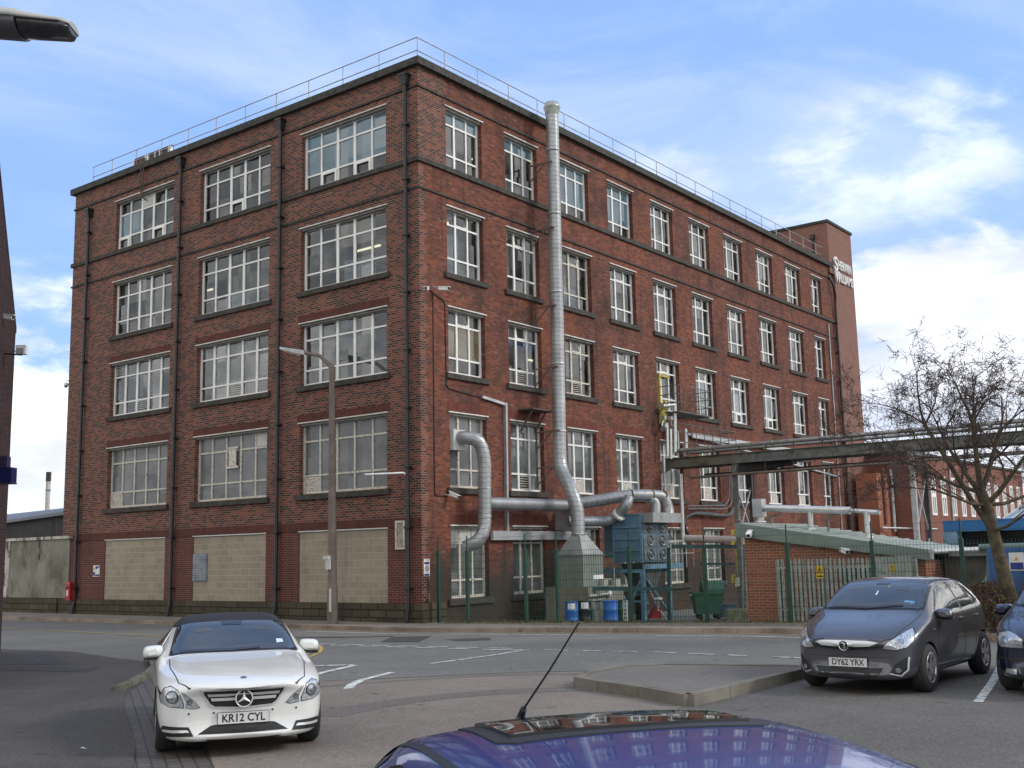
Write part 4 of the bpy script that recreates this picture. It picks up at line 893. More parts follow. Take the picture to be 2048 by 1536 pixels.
# blue filter unit on its steel frame
BLU = mat('filter_blue_paint', (.075, .15, .215), .55, var=.2, scale=1.2, c2=(.045, .08, .10), lo=.5, hi=.75)
BLU2 = mat('frame_blue_paint', (.10, .20, .28), .55, var=.2, scale=3, c2=(.05, .06, .06), lo=.55, hi=.75)
TEAL = mat('dark_teal_steel', (.015, .05, .05), .6, var=.3)
fu = thing('dust_filter', 'blue dust filter cabinet with round fan doors raised on a blue steel frame', 'filter unit', (3, 8, -.2))
fx, fy = 3.0, 7.9
xl = PY(1226, 1080, fy).x; yr = PX(1335, 1080, fx).y
mb = MB(); mb.box(xl, fx, fy, yr, 1.74, 3.36); mb.build('cabinet', BLU, fu)
mb = MB()
for z in (2.12, 2.52, 2.92): mb.box(xl+.02, fx-.02, fy-.05, fy-.001, z, z+.035)
mb.box(fx-.06, fx+.03, fy-.04, fy, 1.72, 3.38); mb.box(xl, xl+.05, fy-.03, fy, 1.72, 3.38); mb.box(xl-.01, fx+.02, fy-.03, yr, 3.361, 3.40); mb.build('panel_rib', BLU2, fu)
mb = MB(); mb.box(xl-.6, xl-.01, fy+.35, yr-.2, 1.9, 3.1); mb.build('side_cabinet', mat('side_cabinet_blue', (.09, .15, .18), .6, var=.25, scale=2), fu)
fanm = mat('fan_grille', (.12, .14, .15), .35, metal=.6, var=.5, scale=14)
yh = (yr-fy)
for j in range(3):
    for i in range(2):
        cy, cz = fy+.06+yh*(.25+.48*i), 2.0+j*.47
        mb = MB(); mb.box(fx+.001, fx+.03, cy-.44*yh/1.8, cy+.44*yh/1.8, cz-.21, cz+.21); fo = mb.build('fan_door', mat('door_grey', (.10, .125, .14), .5) if 'door_grey' not in MATS else MATS['door_grey'], fu)
        mb = MB(); mb.lathe((fx+.03, cy, cz), [(.19, 0), (.195, .03), (.17, .035), (.165, .01), (.08, .01), (.07, .05), (.05, .05), (0, .04)], 18, axis='X'); mb.tube([(fx+.05, cy-.12, cz-.12), (fx+.05, cy+.12, cz+.12)], .012, 5); mb.tube([(fx+.05, cy+.12, cz-.12), (fx+.05, cy-.12, cz+.12)], .012, 5); mb.build('fan', fanm, fo)
mb = MB(); ya, yb = fy+.05, yr+.35; mb.box(fx-.1, fx+.45, ya, ya+(yb-ya)*.52, 3.0+.08, 3.42); mb.box(fx-.15, fx+.40, ya+(yb-ya)*.53, yb, 3.08, 3.42); mb.build('plenum_box', DUCT, fu)
mb = MB(); mb.box(xl-1.6, fx+.1, fy-.1, fy, 1.38, 1.50); mb.box(fx, fx+.1, fy, yr+.9, 1.50, 1.66); mb.box(xl-1.6, fx, yr-.1, yr, 1.38, 1.5)
legs = [(fx+.02, fy-.05), (xl-.05, fy-.05), (fx+.02, yr), (xl-.05, yr)]
mb.build('platform_beam', BLU2, fu)
for k, (x, y) in enumerate(legs):
    mb = MB(); w_ = .075 if k == 0 else .05; mb.box(x-w_, x+w_, y-w_, y+w_, -.5, 1.38); mb.build('leg', BLU2, fu)
mb = MB(); mb.bar((fx, fy-.06, 1.25), (xl+.55, fy-.06, .15), .06, .06); mb.bar((xl-.02, fy-.07, 1.3), (fx-.45, fy-.07, .0), .06, .06); mb.bar((xl+.4, fy-.08, .42), (fx, fy-.08, .42), .06, .06); mb.bar((fx+.03, fy, 1.3), (fx+.03, yr-.2, .0), .05, .05); mb.build('brace', BLU2, fu)
mb = MB(); mb.tube([(fx+.05, yr+.1, 2.45), (fx+.05, yr+1.8, 2.45)], .022, 6); mb.tube([(fx+.05, yr+.1, 2.0), (fx+.05, yr+1.8, 2.0)], .022, 6)
for k in range(4): mb.tube([(fx+.05, yr+.1+k*.56, 1.5), (fx+.05, yr+.1+k*.56, 2.5)], .02, 6)
mb.build('guard_rail', GALV, fu)
mb = MB(); mb.prism([(fx-.1, fy+.1, 1.7), (fx-.1, yr-.1, 1.7), (fx-.1, (fy+yr)/2+.1, .75), (fx-.1, (fy+yr)/2-.1, .75)], (xl-fx+.3, 0, 0)); mb.build('hopper', mat('hopper_dark', (.05, .055, .055), .6, var=.3), fu)
eb = thing('electric_box', 'pale grey switch boxes hung under the blue filter platform', 'switch box', PD(1212, 1168, 37.2))
mb = MB()
for px, w_ in ((1212, .5), (1232, .28)):
    c = PD(px, 1168, 37.2); mb.obox(c, (0, 1), w_, .2, .36)
mb.build('box', mat('switch_box_grey', (.32, .33, .28), .5), eb)
mb = MB(); c = PD(1210, 1163, 37.05); mb.lathe(c, [(.07, -.03), (.07, .03), (0, .03)], 10, axis='X'); mb.tube(bend([PD(1208, 1175, 37), PD(1208, 1190, 37), PD(1220, 1200, 37), PD(1224, 1215, 37)], .3), .015, 5); mb.tube([PD(1228, 1135, 37), PD(1230, 1215, 37)], .02, 5); mb.build('cable', GALV, eb)
# drums
def drum(px, pyt, dpt, r, h, material, label, seals=True, tagc=None):
    t0 = PD(px, pyt, dpt); b = Vector((t0.x, t0.y, t0.z-h)); t = thing('drum', label, 'drum', b, 'steel drums behind the yard fence')
    mb = MB(); prof = [(r*.96, .0), (r, .02), (r, h*.31), (r*1.035, h*.325), (r*1.035, h*.34), (r, h*.355), (r, h*.64), (r*1.035, h*.655), (r*1.035, h*.67), (r, h*.685), (r, h-.03)]
    mb.lathe(b, prof, 20); mb.build('barrel', material, t)
    mb = MB(); mb.lathe(b, [(r, h-.03), (r*1.04, h-.025), (r*1.04, h), (r*.96, h), (r*.95, h-.02), (0, h-.02)], 20); mb.build('lid', BLACK if tagc != 'b' else material, t)
    if seals:
        v = (CAM-b); v.z = 0; v.normalize(); s = Vector((-v.y, v.x, 0)); c = b+v*(r+.004)+Vector((0, 0, h*.82)); mb = MB()
        for k in range(-2, 2):
            a0, a1 = k*.28, (k+1)*.28; q = [b+(v*math.cos(a)+s*math.sin(a))*(r+.006) for a in (a0, a1)]
            mb.add([q[0]+Vector((0, 0, h*.72)), q[1]+Vector((0, 0, h*.72)), q[1]+Vector((0, 0, h*.94)), q[0]+Vector((0, 0, h*.94))], [(0, 1, 2, 3)])
        mb.build('paper_label', SIGNW, t)
    return t
DB = mat('drum_blue', (.02, .12, .42), .35, var=.12, scale=3); DK = mat('drum_black', (.012, .014, .016), .3, var=.3); DG = mat('drum_green', (.015, .07, .04), .4)
drum(1142.5, 1203, 35.2, .205, .86, DB, 'bright blue drum with a white label at the left end of the drum row', True, 'b')
drum(1169, 1201, 35.6, .225, .88, DK, 'black drum with a big white label next to the left blue drum')
drum(1196, 1200, 37.0, .22, .9, DK, 'black drum set back between the black and the right blue drum')
drum(1220.5, 1201, 35.6, .235, .88, DB, 'bright blue drum without label right of the black drums', False, 'b')
drum(1243, 1200, 36.4, .2, .88, DG, 'dark green drum behind white strapping right of the blue drum', False)
drum(1283, 1191, 39.5, .24, .95, DK, 'black drum standing alone under the blue filter frame', False)
st = thing('ladder', 'white painted short ladder leaning by the green drum', 'ladder', PD(1250, 1245, 35.5))
mb = MB()
for px in (1247, 1253): mb.bar(PD(px, 1201, 35.5), PD(px+1, 1247, 35.5), .035, .035)
for k in range(5): mb.bar(PD(1247, 1208+k*8, 35.5), PD(1253, 1208+k*8, 35.5), .03, .03)
mb.build('frame', PALE, st)
# pallet truck
pt = thing('pallet_truck', 'red pallet truck parked under the blue filter frame', 'pallet truck', PD(1310, 1240, 38.5))
mb = MB(); mb.prism([PD(1302, 1237, 38.3), PD(1323, 1237, 38.3), PD(1321, 1215, 38.3), PD(1313, 1214, 38.3)], (-.25, .2, 0)); mb.build('chassis', mat('truck_red', (.42, .02, .03), .45), pt)
mb = MB(); mb.tube([PD(1318, 1222, 38.2), PD(1298, 1177, 38.2)], .02, 6); mb.tube([PD(1321, 1222, 38.2), PD(1332, 1238, 38.2)], .03, 6); mb.tube([PD(1317, 1200, 38.2), PD(1316, 1222, 38.2)], .04, 8); mb.build('handle', GALV, pt)
mb = MB(); mb.box(*(lambda p: (p.x-.1, p.x+.1, p.y-.1, p.y+.1, p.z-.03, p.z+.03))(PD(1317, 1197, 38.2))); mb.build('pump_cap', SIGNW, pt)
# wheelie bin
wb0 = PD(1420, 1236, 38.0); wb = thing('wheeled_bin', 'large dark green wheeled bin with a domed lid behind the yard fence', 'wheeled bin', wb0)
GRN = mat('bin_green', (.025, .085, .05), .5, var=.2, c2=(.08, .10, .08), lo=.55, hi=.8)
S_ = 38.0/F
ax = Vector((RT.x, RT.y, 0)).normalized(); ay = Vector((-ax.y, ax.x, 0))
def bp(u, v, w_): return wb0+ax*u+Vector((0, 0, w_))+ay*v
mb = MB(); mb.hexa([bp(-.42, 0, .12), bp(.38, 0, .12), bp(.38, .75, .12), bp(-.42, .75, .12), bp(-.52, -.05, .82), bp(.5, -.05, .82), bp(.5, .8, .82), bp(-.52, .8, .82)]); mb.build('tub', GRN, wb)
mb = MB(); prof = [(-.05, 0), (-.04, .16), (.1, .34), (.35, .44), (.6, .36), (.78, .18), (.8, 0)]
mb.prism([bp(-.2, a, .82+b) for a, b in prof], ax*.75); mb.prism([bp(-.56, -.08, .80), bp(-.56, .83, .80), bp(-.56, .83, .87), bp(-.56, -.08, .87)], ax*1.1); mb.build('lid', GRN, wb)
mb = MB()
for u in (-.3, .3):
    for v in (.08, .65): mb = MB(); mb.lathe(bp(u, v, .04), [(.0, -.03), (.09, -.03), (.09, .03), (0, .03)], 12, axis='Y'); mb.build('wheel', BLACK, wb)
mb = MB(); mb.tube([bp(-.6, -.02, .78), bp(-.6, .5, .78)], .03, 6); mb.tube([bp(-.1, -.1, .95), bp(-.18, -.12, 1.25)], .02, 6); mb.build('handle', GALV, wb)
tk = thing('yard_trough', 'low dark blue box on the ground right of the green bin', 'box', PD(1455, 1236, 37.5)); mb = MB(); c = PD(1457, 1222, 38.5); mb.obox(c, ax, .55, .5, .42); mb.obox(c+Vector((0, 0, .23)), ax, .6, .55, .03); mb.build('box', mat('box_blue', (.05, .09, .12), .6), tk)
# low kerb wall across the yard
lw = thing('yard_wall', 'low mossy block wall at the foot of the orange brick shed', 'wall', PD(1475, 1243, 33.5)); mb = MB(); c = PD(1476, 1228, 34.2); mb.obox(c, ax, .75, .3, .3); mb.build('blocks', mat('mossy_block', (.13, .14, .08), .9, var=.3, scale=5), lw)

# ================================================================== PIPE BRIDGE
br = thing('pipe_bridge', 'rusty steel pipe bridge carrying silver pipes from the mill wall out to the right', 'pipe bridge', (3, 15, -.3))
STEEL = mat('mossy_steel', (.115, .115, .085), .8, var=.3, scale=.8, c2=(.065, .042, .032), lo=.48, hi=.68, streak=(1, 1, 2)); STEELD = mat('grey_steel', (.13, .14, .13), .7, var=.25, c2=(.06, .05, .045), lo=.5, hi=.7)
by0, by1, bz0, bz1 = 15.0, 16.3, 5.5, 5.86
XE = 26
for (x0, x1, mm) in ((-.0, 3.1, STEEL), (3.12, XE, STEELD)):
    mb = MB(); mb.box(x0, x1, by0, by0+.02, bz0, bz1); mb.box(x0, x1, by0-.08, by0+.1, bz1, bz1+.02); mb.box(x0, x1, by0-.08, by0+.1, bz0-.02, bz0); mb.build('beam', mm, br)
mb = MB(); mb.box(0, XE, by1, by1+.02, bz0, bz1)
x = .6
while x < XE: mb.box(x, x+.08, by0+.03, by1, bz0, bz0+.1); x += 1.6
mb.box(.0, XE, by0+.12, by1, bz0-.01, bz0+.0); mb.build('cross_beam', mat('dark_steel', (.03, .03, .028), .8), br)
PIPE = mat('lagged_pipe', (.30, .30, .28), .4, metal=.4, var=.15, scale=2, c2=(.15, .145, .13), lo=.5, hi=.7)
mb = MB(); mb.tube([(.4, by0+.15, 6.18), (XE, by0+.15, 6.27)], .085, 10)
x = 2.
while x < XE: mb.lathe((x, by0+.15, 6.19), [(.086, -.05), (.1, -.05), (.1, .05), (.086, .05)], 10, axis='X'); x += 2.7
mb.build('pipe', PIPE, br)
mb = MB(); mb.tube([(.5, by0+.9, 6.12), (XE, by0+.9, 6.15)], .06, 8); mb.build('pipe', PIPE, br)
mb = MB(); mb.tube([(1.2, by0-.1, 5.02), (XE, by0-.1, 5.2)], .055, 8); mb.build('pipe', mat('brown_pipe', (.14, .11, .09), .6, var=.2), br)
mb = MB(); mb.tube([(1.2, by0+1.1, 5.2), (XE, by0+1.1, 5.3)], .04, 8)
x = 1.0
while x < XE: mb.bar((x, by0+.12, bz1), (x, by0+.12, 6.12), .05, .04); mb.bar((x, by0-.1, 5.05), (x, by0, bz0), .02, .02); x += 1.15
mb.build('pipe_support', MATS['rusty_steel'], br)
# trestles
for (x, nm) in ((3.1, 0), (10.05, 1)):
    mb = MB(); mb.box(x-.09, x+.09, by0-.02, by0+.14, -.5, bz0-.02); mb.build('trestle_post', STEELD if nm == 0 else GALV, br)
    mb = MB(); mb.box(x+.0, x+.16, by1-.12, by1, -.5, bz0-.02); mb.build('trestle_post', mat('trestle_dark', (.05, .05, .05), .7) if nm == 0 else MATS['trestle_dark'], br)
    mb = MB()
    for z0, z1 in ((2.6, 4.6), (.4, 2.4)):
        mb.bar((x, by0+.06, z0), (x+.08, by1-.06, z1), .07, .05); mb.bar((x+.06, by1-.06, z0), (x, by0+.06, z1), .07, .05)
    mb.bar((x, by0, 5.4), (x+.08, by1, 5.4), .2, .15); mb.build('cross_brace', GALV, br)
mb = MB(); mb.hexa([(3.2, by0+.1, 5.1), (5.2, by0+.6, 5.4), (5.2, by1, 5.4), (3.2, by1, 5.1), (3.2, by0+.1, 5.48), (5.2, by0+.6, 5.48), (5.2, by1, 5.48), (3.2, by1, 5.48)]); mb.build('gusset', MATS['dark_steel'], br)
# pipe cluster where the bridge meets the wall
pcx = thing('riser_pipes', 'cluster of bright upright pipes and valves on the brick wall where the bridge meets it', 'pipes', (.4, 15, 5.8))
SHINY = mat('bright_lagging', (.55, .55, .54), .3, metal=.55, var=.1)
for px, t0, t1, r in ((1335, 850, 912, .06), (1342, 858, 918, .06), (1350, 808, 905, .085), (1357, 862, 905, .05), (1372, 858, 912, .09)):
    mb = MB(); mb.tube([PX(px, t1, .45), PX(px-1, t0, .45)], r, 10); mb.build('pipe', SHINY, pcx)
mb = MB(); mb.tube([PX(1350, 810, .45), PX(1325, 812, .3)], .085, 10); mb.build('pipe', SHINY, pcx); mb = MB(); mb.tube(bend([PX(1361, 948, .45), PX(1366, 1085, .45), PX(1366, 1095, .45)], .1), .085, 10); mb.build('pipe', SHINY, pcx)
mb = MB(); rnd.seed(3)
for k in range(9):
    p = PX(1326+rnd.random()*22, 835+rnd.random()*26, .15+rnd.random()*.3); mb.box(p.x-.08, p.x+.08, p.y-.08, p.y+.08, p.z-.08, p.z+.08); mb.tube([p, p+Vector((0, rnd.uniform(-.4, .4), rnd.uniform(-.5, .1)))], .03, 6)
mb.build('valve', GALV, pcx)
mb = MB()
for z in (6.55, 6.95, 7.3): mb.tube([(.7, 15.0, z), (.7, 20.2, z-.0)], .018, 5); mb.tube([(.7, 20.2, z), (.05, 20.2, z)], .018, 5)
for k in range(8): mb.tube([(.7, 15+k*.74, 6.0), (.7, 15+k*.74, 7.3)], .018, 5)
mb.build('guard_rail', mat('cage_rail', (.09, .09, .085), .7), pcx)
# balcony and yellow framed door on the third level
bal = thing('escape_balcony', 'small green steel cage balcony at an open yellow framed window', 'balcony', (.5, 15.5, 7.9))
YEL = mat('yellow_paint', (.45, .36, .07), .6, var=.2, c2=(.2, .16, .06), lo=.5, hi=.7); CG = MATS['cage_rail']
mb = MB()
for k in range(16): mb.bar((.0, 14.7+k*.193, 7.75), (.9, 14.7+k*.193, 7.75), .03, .035)
mb.bar((.9, 14.7, 7.75), (.9, 17.6, 7.75), .04, .05); mb.bar((.02, 14.7, 7.75), (.02, 17.6, 7.75), .04, .05); mb.build('platform', CG, bal)
mb = MB()
for z in (8.15, 8.5, 8.85):
    mb.tube([(.9, 14.7, z), (.9, 17.6, z)], .018, 5); mb.tube([(.9, 14.7, z), (.02, 14.7, z)], .018, 5); mb.tube([(.9, 17.6, z), (.02, 17.6, z)], .018, 5)
for k in range(7): mb.tube([(.9, 14.7+k*.483, 7.78), (.9, 14.7+k*.483, 8.85)], .018, 5)
for k in range(1, 3): mb.tube([(k*.3, 17.6, 7.78), (k*.3, 17.6, 8.85)], .018, 5)
mb.build('guard_rail', CG, bal)
mb = MB(); mb.box(-.16, -.06, 14.9, 15.0, 7.5, 9.35); mb.box(-.16, -.06, 14.9, 15.75, 9.35, 9.45); mb.bar((.1, 15.0, 7.6), (.1, 15.0, 8.3), .18, .12); mb.box(.02, .2, 14.6, 14.85, 7.3, 8.0); mb.build('yellow_frame', YEL, bal)
# ladder tray and hoses on the wall
tr = thing('cable_tray', 'ladder cable tray curving down the wall under the pipe bridge', 'cable tray', (.2, 20, 3.5))
pts = bend([PX(1464, 930, .25), PX(1464, 1005, .25), PX(1454, 1018, .25), PX(1376, 1018, .25)], .4); pts2 = bend([PX(1458, 930, .25), PX(1458, 1000, .25), PX(1450, 1011, .25), PX(1376, 1012, .25)], .4)
mb = MB(); mb.tube(pts, .03, 5); mb.tube(pts2, .03, 5)
for k in range(22): a_ = PX(1376+k*3.6, 1012, .25); b_ = PX(1376+k*3.6, 1019, .25); mb.bar(a_, b_, .02, .02)
for k in range(14): a_ = PX(1458, 932+k*5.2, .25); b_ = PX(1464, 932+k*5.2, .25); mb.bar(a_, b_, .02, .02)
mb.build('tray', mat('tray_metal', (.14, .145, .15), .5, metal=.3), tr)
mb = MB()
for o_ in (0, 3, 6): mb.tube(bend([PX(1467+o_*.4, 930, .2), PX(1468+o_*.4, 1018+o_, .2), PX(1456, 1030+o_*.4, .2), PX(1392-o_, 1024+o_*.6, .2), PX(1370-o_*.5, 1034+o_, .2), PX(1370+o_*.3, 1062, .2), PX(1392-o_, 1084, .2)], 1.2, 6), .045, 6)
mb.build('hose', mat('hose_grey', (.045, .055, .055), .5), tr)
# footbridge across the yard
gb = thing('yard_gantry', 'dark teal steel gantry crossing the yard behind the fence', 'gantry', (5, 9, 1.4))
g0, g1 = PD(1180, 1176, 36.6), PD(1345, 1176, 37.5)
mb = MB(); mb.bar(PD(1178, 1177, 36.0), PD(1345, 1178, 36.0), .12, .13); mb.bar(PD(1345, 1093, 37.6), PD(1494, 1093, 37.6), .3, .13); mb.bar(PD(1178, 1108, 38.0), PD(1228, 1108, 38.0), .12, .1); mb.bar(PD(1400, 1128, 38.0), PD(1484, 1128, 38.0), .1, .07); mb.build('beam', TEAL, gb)
mb = MB()
for px in (1337, 1478, 1182): mb.bar(PD(px, 1095 if px != 1182 else 1110, 37.7), PD(px+2, 1240, 37.7), .09, .09)
mb.build('post', TEAL, gb)
mb = MB(); mb.tube([PD(1370, 1077, 38), PD(1490, 1080, 37)], .13, 10); mb.build('pipe', mat('pinkish_lagging', (.36, .30, .28), .5, var=.15), gb)
mb = MB(); mb.bar(PD(1478, 1040, 36.5), PD(1484, 1240, 36.5), .16, .16); mb.bar(PD(1489, 1095, 36.3), PD(1492, 1240, 36.3), .08, .08); mb.build('post', STEELD, gb)
mb = MB()
for z0, z1 in ((1060, 1069), (1083, 1089), (1150, 1166)): mb.bar(PD(1468, z0, 36.6), PD(1468, z1, 36.6), .2, .12); mb.bar(PD(1486, z0, 36.6), PD(1486, z1, 36.6), .2, .06)
mb.bar(PD(1473, 1100, 36.7), PD(1477, 1170, 36.7), .08, .08); mb.build('yellow_plate', YEL, gb)
mb = MB(); mb.bar(PD(1476, 1156, 36.4), PD(1476, 1172, 36.4), .2, .1); mb.build('switch_box', mat('cream_box', (.4, .4, .3), .5), gb)

# ================================================================== ORANGE BRICK SHED
sx0, sy0, sy1 = 9.66, 2.1, 6.2
zl, zr_ = PY(1487, 1048, sy0-.15).z, PY(1850, 1102, sy0-.15).z; sx1 = PY(1850, 1110, sy0-.15).x
sh = thing('brick_shed', 'orange brick electrical shed with a sloping pale green metal roof', 'shed', (sx0, sy0, 0))
sl = (zr_-zl)/(sx1-sx0)
def zroof(x): return zl+(x-sx0)*sl
mb = MB(); mb.prism([(sx0, sy0, -.4), (sx1-.05, sy0, -.4), (sx1-.05, sy0, zroof(sx1)-.22), (sx0, sy0, zl-.22)], (0, sy1-sy0, 0)); mb.build('wall', BR_S, sh)
RG = mat('green_roof_sheet', (.27, .31, .28), .5, var=.1, scale=.8, c2=(.18, .21, .17), lo=.5, hi=.75)
mb = MB(); mb.prism([(sx0-.12, sy0-.12, zl-.03), (sx1+.1, sy0-.12, zroof(sx1)-.05), (sx1+.1, sy0-.12, zroof(sx1)+.0), (sx0-.12, sy0-.12, zl+.02)], (0, sy1-sy0+.3, 0))
x = sx0
while x < sx1: mb.bar((x, sy0-.1, zroof(x)+.025), (x, sy1+.1, zroof(x)+.025), .03, .03); x += .33
mb.build('roof', RG, sh)
mb = MB(); mb.prism([(sx0-.14, sy0-.16, zl-.33), (sx1+.1, sy0-.16, zroof(sx1)-.22), (sx1+.1, sy0-.16, zroof(sx1)+.03), (sx0-.14, sy0-.16, zl+.03)], (0, .035, 0)); mb.box(sx0-.18, sx0-.14, sy0-.16, sy1+.1, zl-.33, zl+.03); mb.build('fascia', mat('fascia_green', (.15, .19, .165), .5, var=.1), sh)
mb = MB(); mb.tube([(sx1+.16, sy0-.16, zroof(sx1)-.02), (sx1+.16, sy1, zroof(sx1)-.0)], .07, 8); mb.tube([(sx1+.15, sy0-.14, zroof(sx1)-.05), (sx1+.15, sy0-.14, zroof(sx1)-.2)], .05, 8); mb.build('gutter', GALV, sh)
bullet_cam(PY(1499, 1068, sy0-.3), (.2, -.9, -.3), label='small cream box camera high on the corner of the orange brick shed', wallp=(sx0+.15, sy0, 2.35))
bullet_cam(PY(1688, 1101, sy0-.15), (.6, -.5, -.2), label='small dark camera halfway along the orange shed wall under the fascia')
# lower brick wall running on to the right of the shed
rw = thing('low_outbuilding', 'low dark brick outbuilding to the right of the orange shed', 'outbuilding', (15.5, 4.5, 0))
mb = MB(); mb.box(sx1+.02, 30, sy0+1.2, sy1+2, -.3, 1.82); mb.build('wall', mat('outbuilding_brick', (.10, .085, .07), .9, var=.3), rw)
mb = MB(); mb.box(sx1+.2, 30, sy0+1.0, sy1+2.3, 1.82, 1.95); mb.build('roof', mat('outbuilding_roof', (.16, .17, .16), .7, var=.2), rw)
mb = MB(); mb.tube([(15.35, 3.1, 2.02), (24, 3.1, 2.1)], .085, 10); mb.tube(bend([(15.6, 3.1, 2.0), (15.55, 3.0, 1.3), (15.4, 2.9, 1.1)], .15), .08, 10); mb.build('pipe', mat('teal_pipe', (.13, .18, .18), .5, var=.2), rw)
# silver manifold over the shed roof
mf = thing('roof_manifold', 'silver vent manifold with three stubs above the sloping shed roof', 'duct', (10.5, 4, 2.8))
a0 = PY(1530, 1018, 4.0); a1 = PY(1740, 1024, 4.0)
mb = MB(); mb.tube([PY(1525, 1016, 4.0), PY(1700, 1021, 4.0)], .1, 12); mb.tube([PY(1700, 1021, 4.0), PY(1760, 1025, 4.0)], .06, 12); mb.build('duct', SHINY, mf)
q = PY(1518, 1018, 4.0); mb = MB(); mb.box(q.x-.13, q.x+.15, 3.85, 4.15, q.z-.22, q.z+.28); mb.build('fan_box', GALV, mf)
for px, r, pb_ in ((1520, .1, 1050), (1620, .07, 1055), (1733, .08, 1062)):
    mb = MB(); t0 = PY(px, 1022, 4.0); mb.tube([t0, (t0.x, t0.y, zroof(t0.x)-.02)], r, 12); mb.lathe((t0.x, t0.y, zroof(t0.x)+.01), [(r*1.7, 0), (r*1.7, .03), (r, .05)], 12); mb.build('stub_pipe', SHINY, mf)
mb = MB()
for px in (1543, 1655): t0 = PY(px, 1030, 4.1); mb.bar((t0.x, 4.1, t0.z), (t0.x, 4.1, zroof(t0.x)), .08, .05); mb.bar((t0.x, 4.1, t0.z-.03), (t0.x+.35, 4.1, t0.z+.02), .06, .04)
mb.build('bracket', STEELD, mf)

# ================================================================== FENCES
pf = thing('palisade_fence', 'grey galvanised spiked palisade fence in front of the orange brick shed', 'fence', (10.6, 1.6, .2))
PAL = mat('palisade_galvanised', (.30, .33, .30), .55, metal=.3, var=.2, scale=4, c2=(.17, .20, .18), lo=.5, hi=.7)
def palisade(x0, x1, y, z0, z1, n):
    mb = MB(); zz = []
    for k in range(n):
        x = x0+(x1-x0)*k/(n-1); j = rnd.uniform(-.01, .01)
        mb.hexa([(x-.035, y, z0), (x+.035, y, z0), (x+.035, y+.012, z0), (x-.035, y+.012, z0), (x-.035, y, z1-.09), (x+.035, y, z1-.09), (x+.035, y+.012, z1-.09), (x-.035, y+.012, z1-.09)])
        mb.prism([(x-.035, y, z1-.09), (x+.035, y, z1-.09), (x+.026, y, z1-.02), (x+.006, y, z1+j), (x-.012, y, z1-.03), (x-.03, y, z1-.01)], (0, .012, 0))
    return mb.build('pale_run', PAL, pf)
xa, xb = PY(1559, 1180, 1.6).x, PY(1738, 1180, 1.6).x; zt_ = PY(1600, 1117, 1.6).z
palisade(xa, xb, 1.6, .22, zt_, 21)
xc, xd = PY(1752, 1150, 1.55).x, PY(1822, 1150, 1.55).x; palisade(xc, xd, 1.55, .22, PY(1790, 1112, 1.55).z, 13)
mb = MB(); 
for z in (.55, zt_-.25): mb.box(xa-.05, xd, 1.615, 1.66, z, z+.05)
mb.build('rail', PAL, pf)
for x in (xa-.05, (xa+xb)/2, xb+.08, xd+.05): mb = MB(); mb.box(x-.05, x+.05, 1.67, 1.78, .0, zt_-.05); mb.build('post', PAL, pf)
eqp = thing('transformer_cabinet', 'dark teal equipment cabinet behind the palisade fence', 'cabinet', (12.5, 1.85, .2)); mb = MB(); mb.box(xa+1.55, xb+.1, 1.82, 2.05, .2, zt_-.22); mb.build('cabinet', mat('cabinet_teal', (.035, .07, .065), .5), eqp)
for px, pz_, yy, lb_ in ((1640, 1144, 1.59, 'yellow danger sign on the palisade fence left of the mesh post'), (1785, 1136, 1.54, 'small yellow danger sign at the right part of the palisade fence')):
    p = PY(px, pz_, yy); s = 1 if px < 1700 else .55
    sgn = thing('warning_sign', lb_, 'sign', p); mb = MB(); mb.box(p.x-.1*s, p.x+.1*s, yy-.012, yy-.002, p.z-.16*s, p.z+.15*s); mb.build('plate', mat('warning_yellow', (.55, .38, .02), .5) if 'warning_yellow' not in MATS else MATS['warning_yellow'], sgn)
    mb = MB(); cz = p.z+.03*s; v = [(p.x-.075*s, yy-.016, cz-.06*s), (p.x+.075*s, yy-.016, cz-.06*s), (p.x, yy-.016, cz+.08*s)]; w_ = [(p.x-.045*s, yy-.016, cz-.042*s), (p.x+.045*s, yy-.016, cz-.042*s), (p.x, yy-.016, cz+.042*s)]
    mb.add(v+w_, [(0, 1, 4, 3), (1, 2, 5, 4), (2, 0, 3, 5)]); mb.add([(p.x+a*s, yy-.017, cz+b*s) for a, b in ((.0, .03), (-.014, -.002), (.0, -.002), (-.006, -.036), (.014, .008), (.002, .008))], [(0, 1, 2, 5), (2, 3, 4, 5)])
    mb.box(p.x-.07*s, p.x+.07*s, yy-.016, yy-.0125, p.z-.12*s, p.z-.085*s); mb.build('symbol', BLACK, sgn)
mf_ = thing('mesh_fence', 'dark green welded mesh security fence along the yard front', 'fence', (.3, .4, .1))
FG = mat('fence_green', (.008, .045, .032), .5, var=.2)
fxs = [.31, 1.45, 3.62, 4.72, 7.1, 9.35, 11.6, 13.7, 15.7, 17.9, 20.1]
for x in fxs:
    b = gz(x)+.08; mb = MB(); mb.box(x-.045, x+.045, .36, .44, b, 2.24); mb.build('post', FG, mf_)
    mb = MB(); mb.bar((x, .4, 2.24), (x, .4, 2.68), .025, .03); mb.build('post_extension', FG, mf_)
for i in range(len(fxs)-1):
    a, b = fxs[i]+.045, fxs[i+1]-.045; mb = MB(); n = int((b-a)/.076); z0 = gz(a)+.1
    for k in range(1, n): x = a+(b-a)*k/n; mb.bar((x, .365, z0), (x, .365, 2.2), .0065, .0065, up=(0, 1, 0))
    z = z0
    while z < 2.22: mb.bar((a, .357, z), (b, .357, z), .008, .008); z += .2 if z > 1.9 or True else .2
    for z in (2.42, 2.6): mb.bar((a-.04, .39, z), (b+.04, .39, z), .006, .006)
    mb.build('mesh_panel', FG, mf_)
